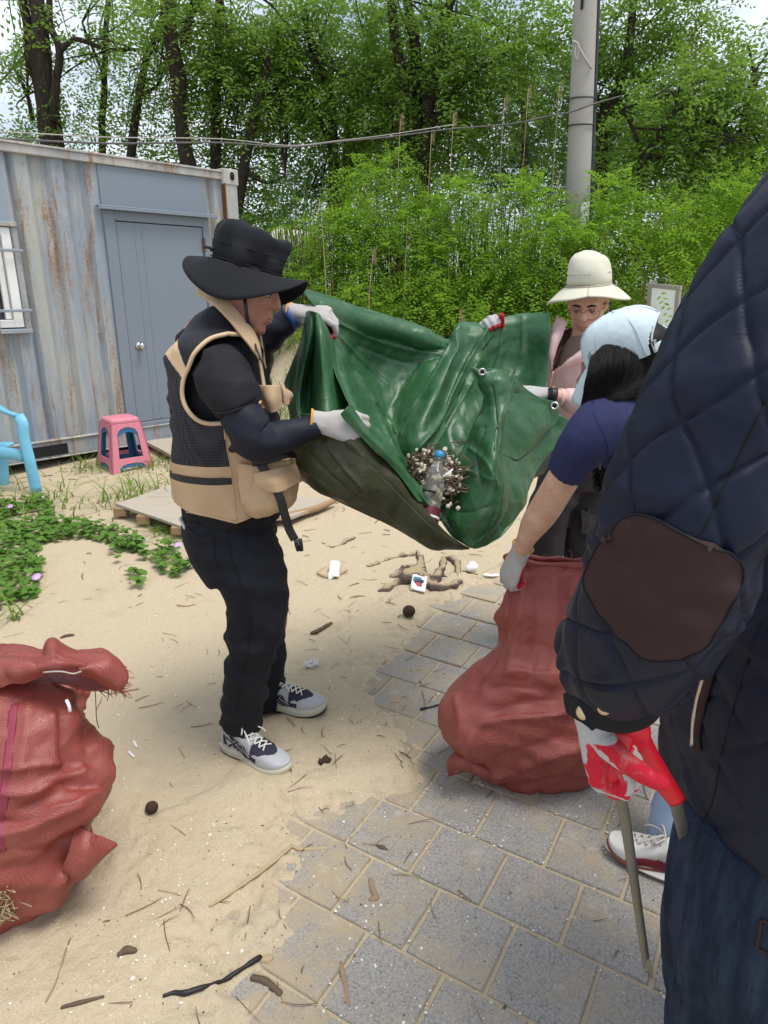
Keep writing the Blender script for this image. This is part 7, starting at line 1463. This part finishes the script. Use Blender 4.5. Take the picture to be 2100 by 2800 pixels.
def sack_finish(V, F, seed, amp=.012, sc=4.5, dirs=(1, 1, 1)):
    N = normals(V, F); w1 = np.column_stack([noise(V, 4, seed + 20), noise(V, 4, seed + 21), noise(V, 4, seed + 22)]) * .1
    d = .6 * ridge(V * dirs + w1, sc, seed) + .35 * ridge(V * dirs + w1, sc * 2.1, seed + 1) + .15 * ridge(V + w1, sc * 5, seed + 2); cr = .10 * crumple(V, seed + 300, 10, 3, 7, .1) + .17 * crumple(V, seed + 330, 9, 7, 16, .1) + .12 * crumple(V, seed + 360, 9, 16, 34, .05); return V + N * (amp * .35 * (d - d.mean()) + cr - cr.mean())[:, None]
sk = empty('woven_sack', tuple(W(1420, 2140, 1.98)[:2]) + (.0,), 'upright red woven sack on the paving held open by the woman in the cap', 'sack', 'red woven sacks')
rows = [(1522, 1362, 1650, 1.98, .030), (1560, 1364, 1650, 1.97, .045), (1674, 1358, 1640, 1.95, .07), (1753, 1352, 1632, 1.94, .09), (1810, 1326, 1636, 1.93, .115), (1862, 1272, 1648, 1.925, .14), (1925, 1224, 1660, 1.93, .165), (1988, 1222, 1668, 1.95, .175), (2040, 1246, 1670, 1.975, .165), (2085, 1275, 1655, 1.995, .15), (2120, 1310, 1630, 2.0, .12), (2132, 1360, 1590, 2.0, .08)]
rg = stack(rows, 120, 150); V, F = loft(rg, False); nV = len(V)
zt_ = V[:, 2]; tilt = np.interp(zt_, [.6, .85], [0, 1]); V[:, 2] -= (V[:, 0] - W(1362, 1522, 1.98)[0]) * .16 * np.clip(tilt, 0, 1)
V[:, 2] = np.maximum(V[:, 2], .006 + .004 * noise(V, 9, 3)); V = sack_finish(V, F, 5, .010, 4.2, (1, 1, .55))
sf = surf(V, F); fl = lambda q: [p for p in oncam(sf, spline(q, 14), 0)]
V = folds(V, normals(V, F), [(fl(q), dp, wd) for q, dp, wd in (([(1282, 2058), (1294, 2010), (1320, 1978), (1400, 1962), (1500, 1955), (1580, 1930)], .030, .016), ([(1310, 1985), (1400, 1935), (1520, 1915)], -.018, .03), ([(1340, 2120), (1420, 2096), (1490, 2066), (1570, 2046)], .030, .015), ([(1360, 2080), (1440, 2050), (1530, 2020)], -.016, .025),
  ([(1392, 1575), (1384, 1690), (1352, 1800), (1300, 1870)], -.016, .018), ([(1430, 1580), (1420, 1700), (1392, 1830)], .018, .014), ([(1470, 1585), (1470, 1720), (1450, 1850)], -.014, .018), ([(1520, 1590), (1520, 1740), (1505, 1870)], .016, .014), ([(1560, 1600), (1562, 1750), (1552, 1880)], -.012, .018), ([(1248, 1905), (1262, 1980), (1256, 2030)], .020, .014), ([(1330, 1850), (1420, 1835), (1530, 1850)], .014, .016), ([(1285, 1900), (1370, 1880), (1470, 1885)], -.012, .02), ([(1450, 2120), (1540, 2100), (1600, 2060)], .018, .012))])
V[:, 2] = np.maximum(V[:, 2], .004)
part('sack_body', V, F, M['sack'], sk)
rim = V[:120]; V2, F2 = tube(np.vstack([rim, rim[:1]]) + [0, 0, .002], .009, 8); V2 = V2 + normals(V2, F2) * (.004 * noise(V2, 40, 4))[:, None]; part('rolled_rim', V2, F2, M['sack'], sk)
th = []
for i in range(26): 
    p = rim[NR.integers(120)] + NR.normal(0, .004, 3); q = p + NR.normal(0, .016, 3) + [0, 0, .012]; th.append(tube([p, (p + q) / 2 + NR.normal(0, .006, 3), q + NR.normal(0, .01, 3)], .0011, 4, samples=7))
V2, F2 = merge(*th); part('loose_threads', V2, F2, M['sack'], sk)
S = net([[(1262, 2050, 1.86), (1300, 2062, 1.83), (1340, 2090, 1.82), (1420, 2120, 1.83)], [(1226, 2078, 1.85), (1270, 2085, 1.81), (1320, 2110, 1.80), (1400, 2135, 1.82)], [(1222, 2124, 1.855), (1265, 2118, 1.84), (1310, 2124, 1.83), (1350, 2142, 1.83)]], 30, 60)
S[:, 2] = np.maximum(S[:, 2], .008); S = S + normals(S, grid_faces(30, 60)) * (.006 * ridge(S, 9, 4) + .12 * crumple(S, 78, 8, 8, 16, .2))[:, None]; V2, F2 = thick(S, 30, 60, .012); V2[:, 2] = np.maximum(V2[:, 2], .003); ear = part('sack_corner', V2, F2, M['sack'], sk)
V2, F2 = tube(spline([S[0], S[30 * 60 // 2 - 30], S[29 * 60], S[29 * 60 + 4]], 24) + [0, -.003, .003], .003, 6); part('seam_thread', V2, F2, M['rope'], ear)
# left front sack
s2 = empty('woven_sack', tuple(W(20, 2440, 1.42)[:2]) + (.0,), 'bulging red woven sack with a purple stripe at the left edge in front', 'sack', 'red woven sacks')
rows = [(1880, -140, 60, 1.48, .05), (1912, -190, 160, 1.47, .10), (1960, -220, 200, 1.45, .14), (2040, -235, 222, 1.44, .165), (2100, -250, 275, 1.43, .175), (2150, -255, 298, 1.43, .18), (2210, -255, 272, 1.43, .18), (2264, -250, 236, 1.43, .178), (2330, -250, 244, 1.435, .172), (2390, -245, 215, 1.44, .16), (2440, -235, 150, 1.45, .13), (2470, -220, 80, 1.455, .09)]
V, F = loft(stack(rows, 120, 130, 2.4)); V = sack_finish(V, F, 15, .014, 3.6); sf = surf(V, F); fl = lambda q: [p for p in oncam(sf, spline(q, 14), 0)]
V = folds(V, normals(V, F), [(fl(q), dp, wd) for q, dp, wd in (([(2, 2098), (80, 2094), (165, 2086)], .022, .012), ([(166, 1945), (172, 2010), (168, 2085)], -.018, .014), ([(150, 1950), (152, 2020), (148, 2075)], .010, .010), ([(2, 2168), (90, 2164), (160, 2130), (225, 2118)], .020, .013), ([(120, 2120), (200, 2150), (285, 2150)], -.018, .016), ([(150, 2200), (200, 2190), (270, 2165)], .020, .013), ([(4, 2282), (80, 2262), (150, 2225), (220, 2200)], .022, .016), ([(60, 2215), (140, 2180)], -.014, .016), ([(205, 2060), (225, 2110), (275, 2140)], .016, .012), ([(80, 1930), (70, 2000), (60, 2085)], .010, .012), ([(215, 2270), (205, 2340), (160, 2410)], .026, .016), ([(20, 2330), (110, 2330), (180, 2300)], -.014, .025))])
V[:, 2] = np.maximum(V[:, 2], .004); part('sack_body', V, F, M['sack'], s2); b2 = surf(V, F)
pts = oncam(b2, spline([(38, 1925), (30, 2000), (22, 2080), (14, 2160), (6, 2240), (4, 2330)], 60), .0006); pr = np.array(pts); V2, F2 = tube(pr, .010, 8, side=(1, 0, 0), flat=.08); part('purple_stripe', V2, F2, M['stripe'], s2)
S = net([[(205, 2250, 1.36), (245, 2275, 1.345), (285, 2290, 1.36), (320, 2308, 1.37)], [(190, 2330, 1.32), (235, 2340, 1.31), (275, 2335, 1.34), (300, 2325, 1.36)], [(150, 2430, 1.33), (200, 2425, 1.32), (245, 2400, 1.33), (272, 2355, 1.355)]], 30, 44)
S[:, 2] = np.maximum(S[:, 2], .01); S = S + normals(S, grid_faces(30, 44)) * (.007 * ridge(S, 8, 8) + .10 * crumple(S, 77, 8, 8, 16, .2))[:, None]; V2, F2 = thick(S, 30, 44, .012); V2[:, 2] = np.maximum(V2[:, 2], .003); part('sack_corner', V2, F2, M['sack'], s2)
V2, F2 = tube([W(182, 1915, 1.335), W(188, 1928, 1.325), W(192, 1945, 1.325)], .004, 6, samples=8); part('white_tie', V2, F2, M['whiteplastic'], s2)
# left rear sack: its frayed mouth flops to the right over the front one
s3 = empty('woven_sack', (W(20, 2100, 1.8)[0], 1.75, .0), 'second red woven sack behind, its frayed open mouth flopping over to the right', 'sack', 'red woven sacks')
rows = [(1800, -200, 60, 1.72, .06), (1840, -210, 170, 1.72, .10), (1890, -215, 226, 1.72, .12), (1950, -215, 222, 1.72, .13), (2010, -215, 210, 1.72, .14), (2080, -210, 230, 1.73, .14), (2140, -200, 200, 1.74, .12)]
V, F = loft(stack(rows, 90, 80)); V = sack_finish(V, F, 25, .014, 4.2); V[:, 2] = np.maximum(V[:, 2], .006); part('sack_body', V, F, M['sack'], s3)
def mouth(rows, seed, t=.006):
    S = net(rows, 46, 110); cr = .22 * crumple(S, seed, 9, 5, 12, .15) + .16 * crumple(S, seed + 9, 9, 12, 30, .1); S = S + normals(S, grid_faces(46, 110)) * (cr - cr.mean() + .006 * ridge(S, 7, seed))[:, None]; V, F = thick(S, 46, 110, t); part('sack_mouth', V, F, M['sack'], s3); return S.reshape(46, 110, 3)
Sa = mouth([[(-120, 1778, 1.60), (0, 1770, 1.58), (100, 1778, 1.56), (140, 1750, 1.55), (208, 1764, 1.54), (291, 1786, 1.53), (322, 1818, 1.52)], [(-120, 1800, 1.50), (0, 1800, 1.47), (100, 1802, 1.45), (150, 1785, 1.44), (215, 1800, 1.45), (290, 1812, 1.47), (328, 1838, 1.49)], [(-120, 1835, 1.45), (0, 1835, 1.42), (90, 1825, 1.40), (155, 1815, 1.40), (220, 1826, 1.42), (285, 1842, 1.45), (334, 1858, 1.48)], [(-120, 1880, 1.46), (0, 1872, 1.43), (80, 1852, 1.42), (160, 1840, 1.43), (225, 1850, 1.45), (280, 1862, 1.47), (332, 1866, 1.49)]], 91)
Sb = mouth([[(-120, 1800, 1.62), (0, 1800, 1.60), (100, 1805, 1.58), (180, 1800, 1.57), (250, 1815, 1.55), (318, 1835, 1.53)], [(-120, 1850, 1.60), (0, 1850, 1.57), (100, 1848, 1.55), (180, 1850, 1.54), (250, 1860, 1.53), (332, 1862, 1.52)], [(-120, 1900, 1.56), (0, 1900, 1.53), (100, 1885, 1.51), (180, 1876, 1.50), (240, 1885, 1.50), (296, 1882, 1.50)]], 93)
V = np.vstack([Sa[::2, -1], Sb[::2, -1], Sb[-1, 100::1]]); V2 = V
end = V; th = []
for i in range(34):
    p = end[NR.integers(len(end))]; q = p + np.array([NR.uniform(.0, .02), NR.normal(0, .008), NR.uniform(-.035, .004)]); th.append(tube([p - [.01, 0, 0], (p + q) / 2 + NR.normal(0, .004, 3), q], [.0016, .0013, .0008], 4, samples=6))
V2, F2 = merge(*th); part('frayed_threads', V2, F2, M['sack'], s3)
V2, F2 = tube([W(118, 1838, 1.40), W(165, 1836, 1.40), (W(200, 1842, 1.41)), W(222, 1836, 1.41)], .0022, 6, samples=20); part('string', V2, F2, M['rope'], s3)
V2, F2 = tube([W(260, 1884, 1.48), W(262, 1920, 1.49), W(264, 1965, 1.5), W(270, 1990, 1.5)], .0012, 5, samples=14); part('hanging_thread', V2, F2, M['wood'], s3)
S = net([[(210, 2005, 1.72), (250, 2010, 1.71), (304, 2045, 1.72)], [(220, 2045, 1.68), (260, 2050, 1.68), (300, 2052, 1.71)], [(232, 2080, 1.69), (262, 2072, 1.69), (290, 2062, 1.71)]], 18, 24); S = S + normals(S, grid_faces(18, 24)) * (.005 * ridge(S, 10, 8))[:, None]; V2, F2 = thick(S, 18, 24, .02); part('sack_corner', V2, F2, M['sack'], s3)
V2, F2 = tube([W(296, 2046, 1.70), W(301, 2055, 1.70), W(306, 2062, 1.71), W(298, 2064, 1.70)], .003, 6, samples=8); part('knot', V2, F2, M['rope'], s3)
nt_ = []
for i in range(60):
    a = GP(max(2, 6 + NR.normal(0, 8)), 2500) * 0 + W(NR.normal(0, 14), NR.uniform(2410, 2510), 1.27); pts = [a + NR.normal(0, .016, 3) for _ in range(5)]; nt_.append(tube(pts, .0011, 4, samples=16))
V2, F2 = merge(*nt_); V2[:, 2] = np.maximum(V2[:, 2], .004); tag(part('tangled_twine', V2, F2, M['straw'], None), 'clump of tangled tan twine at the left edge beside the front sack', 'twine', kind='stuff')

# ------------------------------------------------------------ litter and driftwood
def stick(name, label, pts, r, m='wood', cat='stick', group=None, lift=.6, n=7):
    P = np.array([GP(a, b) for a, b in pts]); P[:, 2] += np.max(np.atleast_1d(r)) * lift
    V, F = tube(P, r, n, samples=max(8, len(P) * 4), round_end=True); V = V + normals(V, F) * (np.max(np.atleast_1d(r)) * .25 * noise(V, 60, len(label)))[:, None]
    return tag(part(name, V, F, M[m]), label, cat, group)
rt = empty('driftwood_root', tuple(GP(1130, 1600)), 'half buried grey driftwood root with forked arms on the sand', 'driftwood')
def arm(pts, r, name='root_arm'):
    P = np.array([GP(a, b) + [0, 0, h] for a, b, h in pts]); V, F = tube(P, r, 12, samples=26, round_end=True); zb_ = np.array([a_[2] for a_ in P]).min(); V[:, 2] = V[:, 2] * .8 + (zb_ - .012) * .2; V = V + normals(V, F) * (.016 * ridge(V, 14, 3) + .10 * crumple(V, 5, 8, 14, 34, .2) + .004 * noise(V, 60, 3) - .010)[:, None]; part(name, V, F, M['rootsand'], rt)
arm([(1050, 1615, -.005), (1085, 1600, .02), (1120, 1590, .05), (1150, 1580, .055)], [.035, .042, .046, .034]); arm([(1120, 1570, .05), (1100, 1572, .03), (1075, 1578, .0)], [.04, .03, .02]); arm([(1150, 1578, .05), (1145, 1562, .09), (1140, 1556, .12)], [.03, .02, .008])
arm([(1145, 1585, .05), (1165, 1600, .03), (1190, 1610, .01), (1225, 1612, -.01)], [.042, .04, .032, .02]); arm([(1185, 1596, .0), (1205, 1575, .05), (1212, 1560, .09)], [.03, .018, .006]); arm([(1205, 1575, .03), (1225, 1580, .0)], [.015, .01]); arm([(1210, 1612, -.002), (1240, 1605, .012), (1255, 1590, .0)], [.012, .014, .008])
arm([(1215, 1525, .0), (1240, 1535, .02), (1252, 1552, .015), (1250, 1575, 0)], [.008, .016, .013, .006]); arm([(1010, 1548, -.004), (1050, 1535, .006), (1090, 1523, .008), (1135, 1518, .0)], [.006, .012, .013, .007]); arm([(905, 1498, 0), (930, 1490, .006), (970, 1470, .0)], [.006, .011, .006])
def packet(name, label, corners, m, cat, prints=(), lift=.012, bend=.006):
    P = [GP(a, b) + [0, 0, lift + h] for a, b, h in corners]; n = 12; A = np.linspace(0, 1, n)
    S = np.array([[(1 - a) * (1 - b) * P[0] + a * (1 - b) * P[1] + a * b * P[2] + (1 - a) * b * P[3] for a in A] for b in A]).reshape(-1, 3)
    if normals(S, grid_faces(n, n))[70][2] < 0: S = S.reshape(n, n, 3)[::-1].reshape(-1, 3)
    S = S + [0, 0, 1] * (bend * ridge(S, 30, 4))[:, None]; V, F = thick(S, n, n, .003); o = part(name, V, F, M[m]); tag(o, label, cat)
    S3 = S.reshape(n, n, 3)
    for (i, j, w_, h_, mt) in prints:
        q = S3[i, j] + [0, 0, .0035]; xa = nrm(S3[i, min(j + 1, n - 1)] - S3[i, j - 1]); ya = nrm(S3[min(i + 1, n - 1), j] - S3[i - 1, j]); V2, F2 = box(q, (w_, h_, .001), [xa, ya, np.cross(xa, ya)]); part('print', V2, F2, mt, o, False)
    return o
pr1, pr2, pr3 = simple('red_print', (.5, .05, .08), .5, 0), simple('teal_print', (.05, .2, .25), .5, 0), simple('dark_print', (.04, .05, .08), .5, 0)
packet('sachet', 'small white printed sachet lying against the driftwood root', [(1122, 1617, 0), (1128, 1601, .05), (1168, 1606, .05), (1162, 1628, 0)], 'foam', 'packet', [(5, 4, .02, .03, pr1), (6, 6, .022, .04, pr3), (7, 8, .03, .045, pr2), (3, 7, .02, .012, pr3)])
packet('plastic_film', 'crumpled clear plastic film lying on dry grass in the sand', [(897, 1586, 0), (905, 1556, .03), (930, 1552, .03), (928, 1588, 0)], 'whiteplastic', 'plastic film', bend=.014)
stick('dry_grass_bundle', 'bent dry straw under the clear plastic film', [(868, 1570), (890, 1580), (915, 1578), (950, 1562)], [.006, .012, .012, .005], 'straw', 'straw')
def lump(name, label, px, py, r, m, cat, sq=(1, 1, .8), amp=.3, sc=30, group=None):
    p = GP(px, py) + [0, 0, r * sq[2] * .8]; V, F = ellipsoid(p, np.array(sq) * r, 22, 16); V = V + normals(V, F) * (r * amp * (fbm(V, sc, 3, 3)))[:, None]; return tag(part(name, V, F, M[m]), label, cat, group)
lump('foam_lump', 'rounded white foam lump on the sand beyond the red sack', 1288, 1563, .036, 'foam', 'foam', (1, .8, .85), .2)
lump('foam_lump', 'flat white foam strip beside the top of the upright sack', 1343, 1576, .03, 'foam', 'foam', (1.5, .5, .25), .15)
lump('plastic_wad', 'crumpled white plastic wad on the sand behind the near shoe', 853, 1826, .024, 'whiteplastic', 'plastic', (1, .8, .8), .5, 60)
lump('plastic_scrap', 'white plastic scrap lying among the vine leaves', 378, 1483, .04, 'whiteplastic', 'plastic', (1.3, .5, .3), .3)
def pinecone(px, py, r, label):
    p = GP(px, py) + [0, 0, r * .8]; o = empty('pine_cone', tuple(p - [0, 0, r * .8]), label, 'pine cone', 'pine cones on the sand')
    V, F = ellipsoid(p, (r * .8, r * .7, r * .7), 14, 10); part('core', V, F, M['cone'], o)
    sc_ = []
    for i in range(60):
        z = 1 - 2 * (i + .5) / 60; a = i * 2.39996; d = np.array([math.sqrt(1 - z * z) * cos(a), math.sqrt(1 - z * z) * sin(a), z * .9]); q = p + d * r * .82
        t1 = nrm(np.cross(d, [.3, .2, 1])); t2 = np.cross(d, t1); sc_.append(ellipsoid(q, (r * .12, r * .30, r * .22), 8, 5, np.column_stack([d, t1, t2])))
    V, F = merge(*sc_); V = V + .0 * V; part('scales', V, F, M['cone'], o, False, kind='stuff')
pinecone(417, 2224, .021, 'closed brown pine cone on bare sand right of the left sacks'); pinecone(1118, 1686, .034, 'open dark pine cone on the sand in front of the driftwood root')
stick('cigarette_butt', 'upper of two white cigarette butts right of the rear sack', [(367, 2034), (374, 2046)], .0042, 'foam', 'cigarette butt', 'cigarette butts on the sand', .8)
stick('cigarette_butt', 'lower of two white cigarette butts right of the rear sack', [(353, 2062), (366, 2073)], .0042, 'foam', 'cigarette butt', 'cigarette butts on the sand', .8)
SG = 'sticks lying on the sand'
stick('driftwood_stick', 'short dark forked stick on the sand left of the driftwood root', [(853, 1735), (870, 1728), (890, 1718), (905, 1708)], [.008, .011, .010, .007], 'wood', 'stick', SG)
stick('driftwood_stick', 'dark curved chip on the sand near the bottom left', [(328, 2612), (345, 2605), (368, 2604)], [.006, .009, .006], 'wood', 'stick', SG)
stick('driftwood_stick', 'stubby brown forked stick standing out on a paving stone', [(1013, 2412), (1018, 2440), (1028, 2460), (1012, 2466)], [.006, .008, .009, .005], 'woodpale', 'stick', SG)
stick('driftwood_stick', 'long straight brown stick across the bottom paving stones', [(932, 2642), (940, 2690), (952, 2750)], [.006, .007, .006], 'woodpale', 'stick', SG)
stick('driftwood_stick', 'thick dark stick at the bottom edge of the sand', [(694, 2682), (730, 2700), (764, 2720)], [.008, .009, .008], 'wood', 'stick', SG)
stick('driftwood_stick', 'thin dark twig at the lower left of the sand', [(172, 2765), (210, 2752), (282, 2728)], [.004, .0045, .003], 'wood', 'stick', SG)
stick('driftwood_stick', 'pale jointed reed stem with a bent end at the edge of the paving', [(575, 2480), (640, 2440), (720, 2390), (798, 2316)], [.003, .004, .005, .005], 'straw', 'stick', SG)
stick('driftwood_stick', 'short pale bent reed piece lying on the paving edge', [(798, 2316), (825, 2326), (890, 2326)], [.005, .006, .005], 'straw', 'stick', SG)
stick('driftwood_stick', 'thin reddish twig leaning across the right paving joint', [(1365, 2780), (1390, 2740), (1404, 2715)], .0032, 'wood', 'stick', SG)
stick('driftwood_stick', 'thin brown twig crossing the paving beside the upright sack', [(1105, 1842), (1140, 1862), (1165, 1880)], [.003, .0035, .002], 'wood', 'stick', SG)
stick('driftwood_stick', 'pale straw chip on the sand behind the dark jeans', [(485, 1658), (510, 1660), (532, 1655)], [.004, .006, .004], 'straw', 'stick', SG)
stick('driftwood_stick', 'dark stick half hidden behind the top of the left sacks', [(168, 1747), (182, 1742), (202, 1740)], [.006, .008, .005], 'wood', 'stick', SG)
stick('driftwood_stick', 'pair of dry stalks on the sand right of the frayed sack mouth', [(305, 1898), (340, 1893), (378, 1886)], [.003, .006, .003], 'straw', 'stick', SG)
stick('driftwood_stick', 'long pine needle pair standing on the sand at the lower left', [(128, 2750), (155, 2690), (183, 2600)], .0022, 'woodpale', 'stick', SG)
stick('driftwood_stick', 'dark seaweed tipped chip in the middle paving stone', [(1030, 2322), (1042, 2328), (1058, 2330)], [.005, .008, .004], 'wood', 'stick', SG)
tie = stick('knotted_cord', 'black knotted plastic cord trailing across the bottom of the sand', [(450, 2728), (478, 2718), (505, 2722), (560, 2708), (620, 2680), (660, 2655), (710, 2630)], [.0045, .006, .007, .0045, .005, .0055, .006], 'blackplastic', 'cord')
stick('cable_tie', 'black cable tie sticking out from under the upright sack', [(1152, 1944), (1185, 1938), (1222, 1926)], [.006, .004, .004], 'blackplastic', 'cable tie', None, 1.2)
lump('wood_chip', 'yellowish wood chip at the paving edge near the bottom', 729, 2636, .012, 'straw', 'chip', (1.2, .8, .6), .4, 60)
lump('seaweed_tuft', 'dark dried seaweed tuft in front of the near shoe', 885, 2085, .015, 'cone', 'seaweed', (1.4, .8, .5), .8, 70)
# shell grit, pine needles and small litter too many to count
def scatter(n, f, xr, yr):
    X = NR.uniform(*xr, n); Y = NR.uniform(*yr, n) ; k_ = f(X, Y) > NR.uniform(0, 1, n); return X[k_], Y[k_]
def chips(X, Y, size, flat, mat, name, label, cat, z0=.0):
    n = len(X); Zs = np.maximum(sand_h(X, Y), np.where(X > edge_x(Y) + .02, .0005 + .028 * np.clip(Y - 2.6, 0, 9), -1)); C = np.column_stack([X, Y, Zs + z0])
    a = NR.uniform(0, 6.28, n); s = NR.uniform(*size, n) * NR.uniform(.4, 1, n); e = NR.uniform(.4, 1, n)
    u = np.column_stack([np.cos(a), np.sin(a), NR.normal(0, .25, n)]) * s[:, None]; v = np.column_stack([-np.sin(a), np.cos(a), NR.normal(0, .25, n)]) * (s * e)[:, None]; w_ = np.array([0, 0, 1]) * (s * flat)[:, None]
    V = np.stack([C + u, C + v, C - u, C - v, C + w_, C - w_ * .3], 1).reshape(-1, 3); T_ = np.array([[0, 1, 4], [1, 2, 4], [2, 3, 4], [3, 0, 4]]); F = (np.arange(n)[:, None, None] * 6 + T_).reshape(-1, 3)
    return tag(part(name, V, F, mat, None, False), label, cat, kind='stuff')
def jointness(X, Y):
    s = X * tdir[0] + Y * tdir[1]; q = X * ndir[0] + Y * ndir[1]; r_ = (q - 1.5445) / PITCH; row = np.floor(r_ + 1); d1 = np.abs(r_ - np.round(r_)) * PITCH
    sh_ = np.where(row % 2 == 1, PITCH * .47, 0); c = (s + .602 - sh_) / PITCH - .5; d2 = np.abs(c - np.round(c)) * PITCH; return np.exp(-(np.minimum(d1, d2) / .012) ** 2)
near = lambda X, Y: np.exp(-np.abs(X - edge_x(Y)) / .3)
X, Y = scatter(52000, lambda X, Y: np.clip(.05 + .35 * near(X, Y) * sstep(2.9, 1.4, Y) + .55 * jointness(X, Y) * (X > edge_x(Y)) * sstep(3.6, 1.6, Y), 0, 1) * (.12 + 1.1 * np.clip(noise(np.column_stack([X, Y, 0 * X]), 5, 3) + .7 * noise(np.column_stack([X, Y, 0 * X]), 15, 4), 0, 1)), (-1.2, 1.6), (1.0, 4))
chips(X, Y, (.0022, .0066), .45, M['shell'], 'shell_grit', 'white broken shell grit scattered over sand and paving joints', 'shell grit', .0006)
X, Y = scatter(9000, lambda X, Y: np.clip(.12 + .5 * near(X, Y) * sstep(2.6, 1.4, Y), 0, 1), (-1.2, 1.4), (1.0, 3.6)); chips(X, Y, (.0015, .0045), .6, M['wood'], 'dark_grit', 'dark bark crumbs scattered over sand and paving', 'bark crumbs', .0006)
X, Y = scatter(900, lambda X, Y: .25 + .75 * near(X, Y), (-2.2, 1.3), (1.0, 4.6)); nd = []
n = len(X); a = NR.uniform(0, 6.28, n); l_ = NR.uniform(.008, .05, n); Z = np.maximum(sand_h(X, Y), np.where(X > edge_x(Y), .001, -1)) + .0025
for i in range(n):
    d = np.array([cos(a[i]), sin(a[i]), NR.normal(0, .06)]) * l_[i]; p = np.array([X[i], Y[i], Z[i]]); r_ = NR.uniform(.0007, .0016); nd.append(tube([p - d, p + np.array([-d[1], d[0], 0]) * NR.normal(0, .15) + [0, 0, .002], p + d], [r_, r_, r_ * .6], 4, samples=4, cap=False))
X, Y = scatter(900, lambda X, Y: np.where(Y > 4.4, .5, .16), (-3.3, .6), (3.0, 6.3)); n = len(X); a = NR.uniform(0, 6.28, n); l_ = NR.uniform(.01, .05, n); Z = sand_h(X, Y) + .003
for i in range(n):
    d = np.array([cos(a[i]), sin(a[i]), NR.normal(0, .1)]) * l_[i]; p = np.array([X[i], Y[i], Z[i]]); r_ = NR.uniform(.0012, .003); nd.append(tube([p - d, p + np.array([-d[1], d[0], 0]) * NR.normal(0, .2) + [0, 0, .003], p + d], [r_, r_, r_ * .6], 4, samples=4, cap=False))
V, F = merge(*nd); tag(part('needle_litter', V, F, simple('needle_brown', (.17, .095, .05), .9, .5, 5), None, False), 'brown pine needles and twig bits scattered over the sand and paving', 'needles', kind='stuff')
